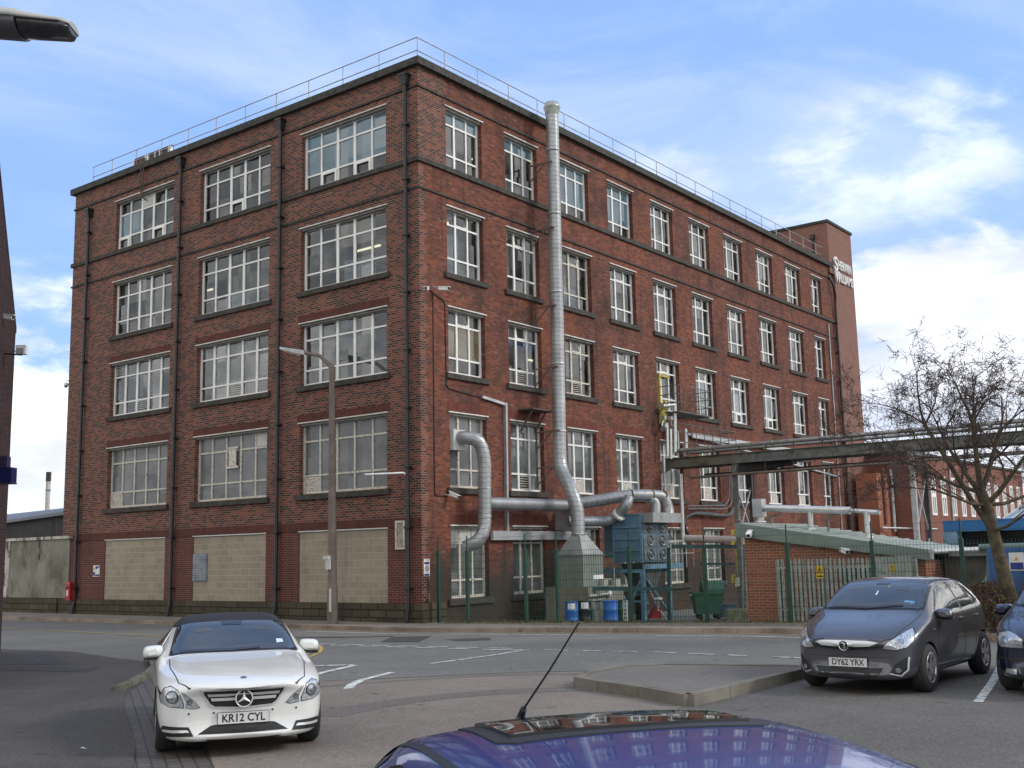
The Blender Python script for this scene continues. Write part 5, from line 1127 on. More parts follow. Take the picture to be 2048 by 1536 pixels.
# weeds along the fence foot
rnd.seed(11); mb = MB()
for k in range(2600):
    x = rnd.uniform(.4, 17); y = rnd.gauss(.45, .16); b = gz(x)+.11; h = rnd.uniform(.02, .11)*(1.6 if rnd.random() < .12 else 1); a = rnd.uniform(0, 6.28); dx, dy = math.cos(a)*.012, math.sin(a)*.012
    mb.add([(x-dx, y-dy, b), (x+dx, y+dy, b), (x+rnd.uniform(-.05, .05), y+rnd.uniform(-.05, .05), b+h)], [(0, 1, 2)])
for k in range(1400):
    x = rnd.uniform(-19, .3); y = -.1-abs(rnd.gauss(0, .06)); h = rnd.uniform(.01, .06); mb.add([(x-.012, y, .11), (x+.012, y, .11), (x+rnd.uniform(-.03, .03), y-.02, .11+h)], [(0, 1, 2)])
wd = mb.build('weeds', mat('weed_green', (.075, .09, .03), .9, var=.5, scale=3, c2=(.16, .13, .07), lo=.5, hi=.6)); tag(wd, 'dry grass and weeds along the foot of the fence', 'weeds', kind='stuff')

# ================================================================== FAR BUILDINGS ON THE RIGHT
fb = thing('far_mill', 'long red brick mill with rows of white windows far beyond the pipe bridge', 'mill', (3, 42, 0))
X_ = 3.0
def far(px, py): return PX(px, py, X_)
y0_, y1_ = 36.5, PX(2043, 945, X_).y; zt2 = 7.15
mb = MB(); mb.box(-14, X_, y0_+1.3, y1_, -1, zt2); mb.build('wall', brickmat('far_brick', [(0, (.15, .05, .035)), (.5, (.22, .075, .05)), (1, (.28, .10, .07))], (.2, .12, .1), soot=.3), fb)
mb = MB(); mb.box(-14, X_+.12, y0_+1.2, y1_+.1, zt2, zt2+.15); mb.build('coping', DARKST, fb)
FW1 = MATS['white_frame_paint']
yy = 40.0
while yy < y1_-.8:
    mb = MB(); a, b, c, d = yy, yy+.85, 3.8, 6.1
    mb.box(X_, X_+.05, a, a+.12, c, d); mb.box(X_, X_+.05, b-.12, b, c, d); mb.box(X_, X_+.05, a+.12, b-.12, c, c+.12); mb.box(X_, X_+.05, a+.12, b-.12, d-.12, d); mb.box(X_, X_+.05, a+.12, b-.12, (c+d)/2-.1, (c+d)/2+.1); mb.box(X_, X_+.045, (a+b)/2-.05, (a+b)/2+.05, c+.12, (c+d)/2-.1); mb.box(X_, X_+.045, (a+b)/2-.05, (a+b)/2+.05, (c+d)/2+.1, d-.12)
    o = mb.build('window', FW1, fb); mb = MB(); mb.box(X_+.001, X_+.02, a+.1, b-.1, c+.1, d-.1); mb.build('pane', FROST2, o); yy += 1.95
for yk in (38.6, 43.7): mb = MB(); mb.tube([(X_+.08, yk, 0), (X_+.08, yk, 7)], .06, 6); mb.build('downpipe', GALV, fb)
an = thing('rendered_annex', 'plain brown rendered annex block at the foot of the stair tower', 'annex', (2, 36, 0))
mb = MB(); mb.box(.42, 1.6, 35.3, 37.7, -1, 6.1); mb.build('wall', mat('brown_render', (.30, .115, .065), .9, var=.12, scale=.6, c2=(.2, .08, .05), lo=.5, hi=.8), an)
mb = MB(); mb.box(.41, 1.7, 37.7, 38.3, -1, 7.2); mb.box(1.6, 1.72, 36.0, 36.25, 3.3, 6.4); mb.build('pier', mat('dark_annex_brick', (.13, .045, .03), .9), an)
mb = MB(); mb.tube([(1.75, 37.2, 2.9), (1.75, 37.2, 6.4)], .1, 8); mb.build('pipe', GALV, an); mb = MB(); mb.tube([(1.7, 35.3, 3.1), (3.2, 40, 3.0)], .06, 6); mb.build('pipe', GALV, an)
bb = thing('blue_canopy_building', 'low building with a bright blue fascia and dark glass front', 'building', (14, 24, 0))
p0, p1 = PD(1885, 1042, 48), PD(2120, 1031, 44); pz0 = PD(1885, 1062, 48).z; 
mb = MB(); d_ = Vector((p1.x-p0.x, p1.y-p0.y, 0)); bk = Vector((-d_.y, d_.x, 0)).normalized(); bk = bk if bk.dot(FW) > 0 else -bk
A_ = Vector((p0.x, p0.y, 0)); mb.prism([A_+Vector((0, 0, p0.z-.48)), A_+d_+Vector((0, 0, p0.z-.48)), A_+d_+Vector((0, 0, p0.z)), A_+Vector((0, 0, p0.z))], bk*6); mb.build('fascia', mat('bright_blue', (.05, .20, .46), .5, var=.1, scale=3), bb)
mb = MB(); mb.prism([A_+bk*.5+d_*.06, A_+bk*.5+d_, A_+bk*.5+d_+Vector((0, 0, p0.z-.48)), A_+bk*.5+d_*.06+Vector((0, 0, p0.z-.48))], bk*5); mb.build('glass_front', mat('dark_glazing', (.02, .03, .03), .25, var=.4, scale=.8), bb)
mb = MB(); mb.prism([A_-bk*.02+d_*-.01+Vector((0, 0, .0)), A_+d_*.12+Vector((0, 0, 0)), A_+d_*.12+Vector((0, 0, p0.z-.5)), A_+d_*-.01+Vector((0, 0, p0.z-.5))], bk*.4); mb.build('side_panel', mat('light_blue_panel', (.22, .36, .48), .5), bb)
s0 = A_+d_*.5+Vector((0, 0, p0.z)); mb = MB(); mb.prism([s0+bk*.3, s0+bk*2.0+Vector((0, 0, .55)), s0+bk*3.7], d_*.6); mb.build('skylight', mat('skylight_glass', (.22, .26, .32), .2), bb)
mb = MB()
for k in range(9): q = s0+d_*(.6*k/8); mb.bar(q+bk*.3+Vector((0, 0, .01)), q+bk*2.0+Vector((0, 0, .57)), .05, .04)
mb.bar(s0+bk*2+Vector((0, 0, .57)), s0+bk*2+d_*.6+Vector((0, 0, .57)), .07, .06); mb.build('skylight_bar', PALE, bb)
hm = thing('hoarding', 'long blue hoarding board behind the tree trunk', 'hoarding', (17, 1.5, 0)); mb = MB(); a_, b_ = PY(1976, 1130, 1.2), PY(2110, 1130, 1.2); mb.box(a_.x, b_.x, 1.2, 1.26, .95, PY(2000, 1096, 1.2).z); mb.build('board', mat('hoarding_blue', (.03, .11, .30), .5, var=.3, scale=2, c2=(.25, .33, .4), lo=.58, hi=.65), hm)
# site notice on the fence at the right edge
sn0 = PY(2034, 1123, .3); sn = thing('site_notice', 'white and blue safety notice on the fence at the right edge', 'sign', sn0)
mb = MB(); mb.box(sn0.x-.15, sn0.x+.15, .27, .285, sn0.z-.19, sn0.z+.19); mb.build('plate', SIGNW, sn); mb = MB(); mb.box(sn0.x+.17, sn0.x+.42, .27, .285, sn0.z-.19, sn0.z+.19); mb.build('plate', SIGNW, sn)
NAVY = mat('notice_navy', (.02, .03, .18), .5)
mb = MB(); mb.box(sn0.x-.13, sn0.x+.13, .262, .268, sn0.z-.17, sn0.z-.02); mb.box(sn0.x+.19, sn0.x+.4, .262, .268, sn0.z+.05, sn0.z+.17); mb.build('blue_panel', NAVY, sn)
mb = MB(); mb.add([(sn0.x-.05, .262, sn0.z+.02), (sn0.x+.05, .262, sn0.z+.02), (sn0.x, .262, sn0.z+.1)], [(0, 1, 2)]); mb.build('warning_triangle', MATS['warning_yellow'], sn)
# signs on the mill
def safety(P3, ax, w_, h_, label, kind):
    t = thing('safety_sign', label, 'sign', P3); P3 = Vector(P3); a = Vector(ax); n = Vector((a.y, -a.x, 0))
    def rect(u0, u1, v0, v1, d, mb): mb.prism([P3+a*u0+Vector((0, 0, v0))+n*(d-.004), P3+a*u1+Vector((0, 0, v0))+n*(d-.004), P3+a*u1+Vector((0, 0, v1))+n*(d-.004), P3+a*u0+Vector((0, 0, v1))+n*(d-.004)], n*.004)
    mb = MB(); rect(-w_/2, w_/2, -h_/2, h_/2, .012, mb); mb.build('plate', SIGNW, t)
    mb = MB()
    if kind == 'tall':
        rect(-w_*.42, w_*.42, h_*.2, h_*.31, .018, mb); rect(-w_*.42, w_*.42, -h_*.47, -h_*.37, .018, mb); mb.build('blue_band', NAVY, t)
        mb = MB(); c = P3+n*.02-Vector((0, 0, h_*.05)); r = w_*.3; k = 16
        vs = [c+(a*math.cos(2*math.pi*i/k)+Vector((0, 0, math.sin(2*math.pi*i/k))))*rr for rr in (r, r*.75) for i in range(k)]; mb.add(vs, [(i, (i+1) % k, k+(i+1) % k, k+i) for i in range(k)])
        mb.bar(c+a*r*.6+Vector((0, 0, -r*.6)), c-a*r*.6+Vector((0, 0, r*.6)), .02, .004); mb.build('prohibition_ring', RED, t)
    else:
        rect(-w_*.47, -w_*.16, -h_*.42, -h_*.08, .018, mb); rect(-w_*.12, w_*.2, h_*.2, h_*.42, .018, mb); rect(w_*.23, w_*.47, h_*.3, h_*.42, .018, mb); rect(-w_*.12, w_*.47, -h_*.45, -h_*.3, .018, mb); mb.build('blue_panel', NAVY, t)
        mb = MB(); q = P3+n*.02-a*w_*.32+Vector((0, 0, h_*.1)); mb.add([q-a*.06, q+a*.06, q+Vector((0, 0, .14))], [(0, 1, 2)]); mb.build('warning_triangle', MATS['warning_yellow'], t)
safety(PX(853, 1135, .0), (0, 1, 0), .27, .52, 'tall white notice with red ring on the mill corner', 'tall')
safety(PY(193, 1142, .0), (1, 0, 0), .46, .44, 'white and blue safety notice on the brick at the left end of the mill', 'wide')
mtx = thing('meter_frame', 'small wooden framed panel on the wall above the tall notice at the corner', 'panel', PY(802, 1070, 0)); c = PY(802, 1070, 0)
mb = MB(); mb.box(c.x-.2, c.x+.2, -.03, -.013, c.z-.44, c.z+.44); mb.build('board', mat('worn_board', (.32, .29, .22), .8, var=.3, scale=5), mtx)
mb = MB(); 
for a_ in ((-.2, -.14, -.44, .44), (.14, .2, -.44, .44), (-.14, .14, -.44, -.38), (-.14, .14, .38, .44)): mb.box(c.x+a_[0], c.x+a_[1], -.06, -.031, c.z+a_[2], c.z+a_[3])
mb.build('frame', CREAM, mtx)
bullet_cam((.3, .0, 10.38), (.5, -.8, -.2), label='white box camera at the mill corner above the third floor', wallp=(.01, .15, 10.4))
bullet_cam((.35, .75, 10.5), (.9, .3, -.1), label='second smaller white camera right beside the corner box camera', wallp=(.01, .6, 10.6))
bullet_cam((.25, 1.25, 3.97), (.9, .2, -.4), label='small white camera low on the red wall under the corner window', wallp=(.01, 1.1, 4.0))
ar = thing('wall_arm', 'white metal arm sticking out near the first downpipe by the low frosted window', 'bracket', PY(815, 950, 0)); a_ = PY(815, 950, -.1)
mb = MB(); mb.tube([(a_.x, -.02, a_.z), (a_.x-.02, -.3, a_.z+.06), (a_.x-.85, -1.1, a_.z+.02)], .03, 6); mb.build('arm', SIGNW, ar)

# ================================================================== TREE AND HEDGE
tree = thing('bare_tree', 'leafless spreading tree with a mossy trunk behind the grey hatchback', 'tree', (17.4, -1.1, .2))
BARK = mat('mossy_bark', (.10, .085, .05), .95, var=.35, scale=5, c2=(.055, .04, .03), lo=.45, hi=.65, bmp=.6); TWIG = mat('twig_bark', (.065, .045, .038), .9, var=.3)
TD = 22.3
def TP(px, py, dd=0): return PD(px, py, TD+dd)
rnd.seed(21)
trunk = MB(); twigs = MB()
tp = [TP(2040, 1262), TP(2012, 1165), TP(1998, 1110), TP(1986, 1062), TP(1972, 1010), TP(1962, 985)]
trunk.tube(tp, [.17, .145, .13, .12, .12, .11], 12)
def limb(p, d, L, r, depth):
    n = 4 if depth < 2 else 3; pts = [p]; q = Vector(p); dd = Vector(d).normalized()
    for k in range(n):
        dd = (dd+Vector((rnd.gauss(0, .16), rnd.gauss(0, .16), rnd.gauss(.03 if depth < 3 else -.01, .14)))).normalized(); q = q+dd*L/n; pts.append(Vector(q))
    rs = [r*(1-.55*k/n) for k in range(n+1)]
    (trunk if depth <= 1 else twigs).tube(pts, [q_*.85 for q_ in rs], 7 if depth < 2 else 4 if depth < 4 else 3, cap=False)
    if depth >= 6: return
    kids = 3 if depth < 2 else (3 if depth < 4 else 3 if rnd.random() < .75 else 2)
    for k in range(kids):
        i = rnd.randint(1, n) if k else n; b = pts[i]; base = (pts[i]-pts[i-1]).normalized()
        side_ = Vector((rnd.gauss(0, 1), rnd.gauss(0, 1), rnd.gauss(0, .7))).normalized()
        nd = (base*(.75 if depth < 3 else .5)+side_*(.62 if depth < 4 else .9)+Vector((0, 0, .02))).normalized()
        limb(b, nd, L*rnd.uniform(.55, .78), max(.004, rs[i]*.62), depth+1)
    if depth >= 3:   # spurs
        for k in range(5):
            i = rnd.randint(1, n); s_ = Vector((rnd.gauss(0, 1), rnd.gauss(0, 1), rnd.gauss(0, 1))).normalized(); twigs.tube([pts[i], pts[i]+s_*rnd.uniform(.06, .2)], [.0055, .004], 3, cap=False)
mains = [(tp[3], TP(1850, 850, -.2), .085), (tp[5], TP(1900, 900, .5), .08), (tp[5], TP(1945, 850, -.3), .09), (tp[5], TP(2000, 860, .6), .085), (tp[4], TP(2060, 900, -.5), .08), (tp[4], TP(2090, 980, .4), .06), (tp[5], TP(1800, 920, 1.2), .06), (tp[3], TP(2080, 1010, -1), .05), (tp[4], TP(1870, 980, -1.2), .05)]
for s_, e_, r in mains:
    r *= .72
    d = Vector(e_)-Vector(s_); q = [Vector(s_), Vector(s_)+d*.3+Vector((0, 0, -.06)), Vector(s_)+d*.65+Vector((0, 0, -.02)), Vector(e_)]
    trunk.tube(q, [r, r*.85, r*.72, r*.6], 8, cap=False)
    for f_ in (.45, .7): limb(Vector(s_)+d*f_, (d.normalized()+Vector((rnd.gauss(0, .6), rnd.gauss(0, .6), .3))), .95, r*.5, 2)
    limb(e_, d.normalized()+Vector((0, 0, .1)), .92, r*.58, 2); limb(e_, d.normalized()*.6+Vector((rnd.gauss(0, .5), rnd.gauss(0, .5), .25)), .8, r*.45, 2); limb(e_, d.normalized()*.9+Vector((rnd.gauss(0, .5), rnd.gauss(0, .5), -.1)), 1.0, r*.42, 2)
trunk.build('trunk', BARK, tree); twigs.build('crown', TWIG, tree)
hg = thing('hedge', 'scrubby reddish brown hedge behind the parked cars', 'hedge', (18, -1, .2)); rnd.seed(5)
for nm, mm, cnt in (('leaves', mat('hedge_leaf', (.06, .055, .02), .8, var=.5, scale=2, c2=(.14, .045, .025), lo=.48, hi=.6), 15000), ('dead_leaves', mat('dead_leaf', (.12, .05, .025), .9, var=.4, scale=3), 4500)):
    mb = MB()
    for k in range(cnt):
        x = rnd.uniform(16.2, 26); y = rnd.uniform(-1.9, -.3); top_ = 1.05+.18*math.sin(x*2.1)+.12*math.sin(x*5.3+1)
        z = gz(x)+top_*(1-rnd.random()**2.2); s = rnd.uniform(.018, .04); a = Vector((rnd.gauss(0, 1), rnd.gauss(0, 1), rnd.gauss(0, 1))).normalized()*s; b = Vector((rnd.gauss(0, 1), rnd.gauss(0, 1), rnd.gauss(0, 1))).normalized()*s; p = Vector((x, y, z))
        mb.add([p-a, p+b, p+a, p-b], [(0, 1, 2, 3)])
    mb.build(nm, mm, hg)
mb = MB()
for k in range(500):
    x = rnd.uniform(16.3, 26); y = rnd.uniform(-1.7, -.4); mb.tube([(x, y, gz(x)), (x+rnd.gauss(0, .15), y+rnd.gauss(0, .1), gz(x)+.5), (x+rnd.gauss(0, .3), y+rnd.gauss(0, .2), gz(x)+rnd.uniform(.8, 1.35))], [.012, .008, .004], 4, cap=False)
mb.build('stems', TWIG, hg)
# ================================================================== CARS
def paintmat(name, c, metal=.0, rough=.28, flake=.0, coat=1.0):
    mt, t, p, o = newmat(name)
    base = mixrgb(t, mth(t, 'MULTIPLY', mrange(t, nz(t, 2.5, 8, .7), .5, .8), .25), c, tuple(x*.75+.01 for x in c)); t.links.new(base, p.inputs['Base Color'])
    p.inputs['Metallic'].default_value = metal; p.inputs['Roughness'].default_value = rough; p.inputs['Coat Weight'].default_value = coat; p.inputs['Coat Roughness'].default_value = .04
    MATS[name] = mt; return mt
RUBBER = mat('tyre_rubber', (.02, .02, .02), .8, var=.2); TRIM = mat('black_trim', (.016, .016, .017), .4); GLZ = None
mt, t, p, o = newmat('car_glass'); p.inputs['Base Color'].default_value = (.018, .022, .024, 1); p.inputs['Roughness'].default_value = .03; p.inputs['Specular IOR Level'].default_value = .9; p.inputs['Coat Weight'].default_value = .6; MATS['car_glass'] = mt; GLZ = mt
mt, t, p, o = newmat('headlamp_glass'); ob = t.nodes.new('ShaderNodeTexCoord').outputs['Object']
v = t.nodes.new('ShaderNodeTexVoronoi'); v.inputs['Scale'].default_value = 11; t.links.new(ob, v.inputs['Vector'])
t.links.new(cramp(t, mth(t, 'FRACT', mth(t, 'MULTIPLY', v.outputs['Distance'], 3.1)), [(0, (.30, .32, .34)), (.4, (.45, .48, .50)), (1, (.72, .75, .78))]), p.inputs['Base Color']); p.inputs['Metallic'].default_value = .55; p.inputs['Roughness'].default_value = .22; p.inputs['Coat Weight'].default_value = 1.0; MATS['headlamp_glass'] = mt
LAMPG = mt
CHROME = mat('chrome', (.62, .62, .64), .14, metal=1.0, var=.05); BRIGHT = mat('bright_trim', (.66, .67, .68), .28, metal=.35, var=.05); ALLOY = mat('alloy', (.42, .42, .43), .3, metal=.8, var=.1)
LENS = mat('lamp_lens_clear', (.30, .33, .36), .08, metal=.6, var=.3, scale=30, coat=1.0)
PLATEW = mat('number_plate_white', (.62, .62, .60), .45, var=.04); INK = mat('plate_ink', (.01, .01, .01), .5)
MESHM = mat('intake_mesh', (.012, .012, .013), .6)
def interp(tab, x, k):
    if x <= tab[0][0]: return tab[0][k]
    for a, b in zip(tab, tab[1:]):
        if a[0] <= x <= b[0]:
            f = (x-a[0])/(b[0]-a[0]); return a[k]+(b[k]-a[k])*f
    return tab[-1][k]
class Car:
    """stations: x behind the nose, then bottom z, bottom half width, waist (y,z), shoulder (y,z), top outer (y,z), top centre z"""
    def __init__(s, name, label, loc, head, st, nose_curve, tail_curve, paint, wheels, arch_r, L, sub=2):
        s.root = thing(name, label, 'car', loc); s.root.rotation_euler = (0, 0, math.atan2(head[1], head[0])); OFF[s.root.name] = Vector((0, 0, 0))
        s.paint = paint; s.ax0 = wheels[0]    # local origin under the front axle
        bm = bmesh.new(); rings = []
        for (x, zb, yb, yw, zw, ysh, zsh, yt, zt, zc) in st:
            P = [(0, zb), (yb*.6, zb), (yb, zb+.01), (yb+(yw-yb)*.75, zb+(zw-zb)*.3), (yw, zw), (ysh+(yw-ysh)*.3, zsh-(zsh-zw)*.2), (ysh, zsh), ((ysh+yt)/2+.012, (zsh+zt)/2), (yt, zt), (yt*.86, zc-(zc-zt)*.5), (yt*.5, zc-(zc-zt)*.15), (0, zc)]
            ring = []
            full = P+[(-y, z) for y, z in reversed(P[1:-1])]
            for (y, z) in full:
                f = min(1, abs(y)/.85); dx = nose_curve*(f**2.6)*max(0, 1-x/1.1)**1.5 - tail_curve*(f**2.6)*max(0, 1-(L-x)/.9)**1.5
                ring.append(bm.verts.new((s.ax0-(x+dx), y, z)))
            rings.append(ring)
        n = len(rings[0])
        for a, b in zip(rings, rings[1:]):
            for j in range(n): bm.faces.new((a[j], a[(j+1) % n], b[(j+1) % n], b[j]))
        for ring, fl in ((rings[0], 1), (rings[-1], 0)):
            half = n//2
            for j in range(half):
                a, b, c, d = ring[j], ring[j+1], ring[(n-j-1) % n], ring[(n-j) % n]
                q = [a, b, c, d]; q2 = []
                for v_ in q:
                    if v_ not in q2: q2.append(v_)
                if len(q2) >= 3: bm.faces.new(q2 if fl == 0 else list(reversed(q2)))
        bmesh.ops.recalc_face_normals(bm, faces=bm.faces[:])
        me = bpy.data.meshes.new('body'); bm.to_mesh(me); bm.free()
        ob = bpy.data.objects.new('body', me); col.objects.link(ob)
        md = ob.modifiers.new('s', 'SUBSURF'); md.levels = sub; md.render_levels = sub
        cut = MB()
        for wx in wheels:
            for sd_ in (-1, 1): cut.lathe((s.ax0-wx, sd_*.86, arch_r[1]), [(0, -.24), (arch_r[0], -.24), (arch_r[0], .3), (0, .3)], 32, axis='Y')
        cme = bpy.data.meshes.new('cut'); cme.from_pydata([tuple(v_) for v_ in cut.v], [], cut.f)
        b2 = bmesh.new(); b2.from_mesh(cme); bmesh.ops.remove_doubles(b2, verts=b2.verts[:], dist=1e-5); bmesh.ops.recalc_face_normals(b2, faces=b2.faces[:]); b2.to_mesh(cme); b2.free()
        co = bpy.data.objects.new('cut', cme); col.objects.link(co)
        bo = ob.modifiers.new('b', 'BOOLEAN'); bo.object = co; bo.operation = 'DIFFERENCE'; bo.solver = 'EXACT'
        bpy.context.view_layer.update(); dg = bpy.context.evaluated_depsgraph_get()
        me2 = bpy.data.meshes.new_from_object(ob.evaluated_get(dg)); me2.name = 'body'
        ob.modifiers.clear(); ob.data = me2; bpy.data.objects.remove(co)
        me2.materials.clear(); me2.materials.append(paint); me2.materials.append(TRIM)
        for p_ in me2.polygons:
            p_.use_smooth = True; c = p_.center
            if abs(p_.normal.y) < .95 and any(abs(math.hypot(c.x-(s.ax0-wx), c.z-arch_r[1])-arch_r[0]) < .012 or (math.hypot(c.x-(s.ax0-wx), c.z-arch_r[1]) < arch_r[0]-.01 and abs(c.y) < .7) for wx in wheels): p_.material_index = 1; p_.use_smooth = False
            elif any(math.hypot(c.x-(s.ax0-wx), c.z-arch_r[1]) < arch_r[0]-.01 for wx in wheels) and abs(c.y) < .66: p_.material_index = 1; p_.use_smooth = False
            elif c.z < .2 or p_.material_index > 1: p_.material_index = 1
            else: p_.material_index = 0
        try: me2.set_sharp_from_angle(angle=R(40))
        except Exception: pass
        s.body = ob; ob.parent = s.root; OFF[ob.name] = Vector((0, 0, 0))
        bmx = bmesh.new(); bmx.from_mesh(me2); s.bvh = BVHTree.FromBMesh(bmx); bmx.free()
    def X(s, x): return s.ax0-x
    def patch(s, name, poly, view, material, off=.004, step=.05, parent=None, thick=.0, mirror=False):
        """lay a shape, drawn in the front (y,z), side (x,z) or plan (x,y) view, onto the body"""
        outs = []
        for sg_ in ((1, -1) if mirror else (1,)):
            bm = bmesh.new(); vs = [bm.verts.new((a, b, 0)) for a, b in poly]; f = bm.faces.new(vs); bmesh.ops.triangulate(bm, faces=[f])
            for axis in (0, 1):
                lo = min(q[axis] for q in poly); hi = max(q[axis] for q in poly); k = lo+step
                while k < hi:
                    co = [0, 0, 0]; no = [0, 0, 0]; co[axis] = k; no[axis] = 1
                    bmesh.ops.bisect_plane(bm, geom=bm.verts[:]+bm.edges[:]+bm.faces[:], plane_co=co, plane_no=no); k += step
            bad = []; cen = None
            for v_ in bm.verts:
                a, b = v_.co.x, v_.co.y
                if view == 'front': org, d = Vector((3, a*sg_, b)), Vector((-1, 0, 0))
                elif view == 'side': org, d = Vector((s.X(a), 3*sg_, b)), Vector((0, -sg_, 0))
                elif view == 'rear': org, d = Vector((-8, a*sg_, b)), Vector((1, 0, 0))
                else: org, d = Vector((s.X(a), b*sg_, 3)), Vector((0, 0, -1))
                h, nr, i_, ds = s.bvh.ray_cast(org, d)
                if h is None: bad.append(v_); continue
                if nr.dot(d) > 0: nr = -nr
                v_.co = h+(nr*.6-d*.4).normalized()*off
            if bad: bmesh.ops.delete(bm, geom=bad, context='VERTS')
            if thick:
                be = [e for e in bm.edges if e.is_boundary]; r_ = bmesh.ops.extrude_edge_only(bm, edges=be); dd = {'front': Vector((-1, 0, 0)), 'side': Vector((0, -sg_, 0)), 'top': Vector((0, 0, -1)), 'rear': Vector((1, 0, 0))}[view]
                for v_ in r_['geom']:
                    if isinstance(v_, bmesh.types.BMVert): v_.co += dd*thick
            me = bpy.data.meshes.new(name); bm.to_mesh(me); bm.free(); me.materials.append(material)
            for p_ in me.polygons: p_.use_smooth = True
            if thick:
                try: me.set_sharp_from_angle(angle=R(50))
                except Exception: pass
            o = bpy.data.objects.new(name, me); col.objects.link(o); o.parent = parent or s.root; OFF[o.name] = Vector((0, 0, 0)); outs.append(o)
        return outs
    def hit(s, y, z):
        h, n_, i_, d_ = s.bvh.ray_cast(Vector((3, y, z)), Vector((-1, 0, 0))); return h, n_
    def wheel(s, wx, yc, r, wdt, spokes=5, rimr=.22, style='thin'):
        for sd_ in (1, -1):
            c = Vector((s.X(wx), sd_*yc, r+.005)); mb = MB()
            h = wdt/2; prof = [(rimr, -h), (r-.03, -h), (r, -h+.035), (r, h-.035), (r-.03, h), (rimr, h)]
            if sd_ < 0: pass
            mb.lathe(c, prof, 28, axis='Y'); ty = mb.build('tyre', RUBBER, s.root, off=Vector((0, 0, 0)))
            mb = MB(); e = sd_*h
            mb.lathe(c, [(rimr+.002, e*.98), (rimr-.015, e*1.0), (rimr-.02, e*.3), (0, e*.3)], 28, axis='Y'); mb.build('rim', mat('rim_dark', (.05, .05, .05), .5, metal=.5) if 'rim_dark' not in MATS else MATS['rim_dark'], ty, off=Vector((0, 0, 0)))  # dark disc closing the rim behind the spokes
            mb = MB(); mb.lathe(c, [(rimr, e*.9), (rimr+.004, e*1.01), (rimr-.018, e*1.01), (rimr-.02, e*.8)], 28, axis='Y'); mb.lathe(c, [(.055, e*.5), (.05, e*.92), (.0, e*.95)], 14, axis='Y')
            for k in range(spokes):
                a = 2*math.pi*k/spokes+.3
                for off_ in ((-.16, .16) if style == 'thin' else (0,)):
                    d0 = Vector((math.cos(a), 0, math.sin(a))); d1 = Vector((math.cos(a+off_), 0, math.sin(a+off_)))
                    mb.bar(c+d0*.03+Vector((0, e*.85, 0)), c+d1*(rimr-.01)+Vector((0, e*.88, 0)), .03 if style == 'thin' else .075, .03, up=(0, 1, 0))
            mb.build('spokes', ALLOY, ty, off=Vector((0, 0, 0)))
    def plate(s, y, z, text, tilt=0.0):
        h, n_ = s.hit(y, z); x = h.x+.02; mb = MB(); mb.box(x, x+.012, -.26+y, .26+y, z-.0555, z+.0555); p_ = mb.build('number_plate', PLATEW, s.root, off=Vector((0, 0, 0)))
        text_obj(text, .112, 'plate_letters', INK, p_, (0, 1, 0), (0, 0, 1), (x+.0135, y, z-.002), .0005, .0022, width=.44)
        mb = MB(); mb.box(x-.03, x-.0005, -.265+y, .265+y, z-.06, z+.06); mb.build('plate_holder', TRIM, s.root, off=Vector((0, 0, 0)))
    def mirror(s, x, z, y0, mat_, sx=.17, low=TRIM):
        for sd_ in (1, -1):
            mb = MB(); c = Vector((s.X(x), sd_*(y0+.15), z)); vs = []; rings = []
            for (dx, ky, kz) in ((.10, .45, .45), (.07, .85, .85), (.0, 1, 1), (-.06, .97, .97), (-.075, .9, .9)):
                rings.append([c+Vector((dx, math.copysign(abs(math.cos(a))**.6, math.cos(a))*.115*ky, math.copysign(abs(math.sin(a))**.6, math.sin(a))*.072*kz+math.cos(a)*sd_*-.012)) for a in [2*math.pi*j/14 for j in range(14)]])
            for r_ in rings: vs += r_
            fs = [(i*14+j, i*14+(j+1) % 14, (i+1)*14+(j+1) % 14, (i+1)*14+j) for i in range(4) for j in range(14)]
            mb.add(vs, fs, True); mb.add(rings[0], [tuple(range(14))]); o = mb.build('door_mirror', mat_, s.root, off=Vector((0, 0, 0)))
            mb = MB(); mb.add(rings[-1], [tuple(range(14))]); mb.build('mirror_glass', CHROME, o, off=Vector((0, 0, 0)))
            mb = MB(); mb.bar(c+Vector((0, -sd_*.2, -.07)), c+Vector((.0, 0, -.065)), .06, .035); mb.bar(c+Vector((-.0, -.1, -.085)), c+Vector((0, .1, -.085)), .15, .02); mb.build('mirror_foot', low, o, off=Vector((0, 0, 0)))
def ell(cy, cz, ry, rz, n=18): return [(cy+ry*math.cos(2*math.pi*k/n), cz+rz*math.sin(2*math.pi*k/n)) for k in range(n)]

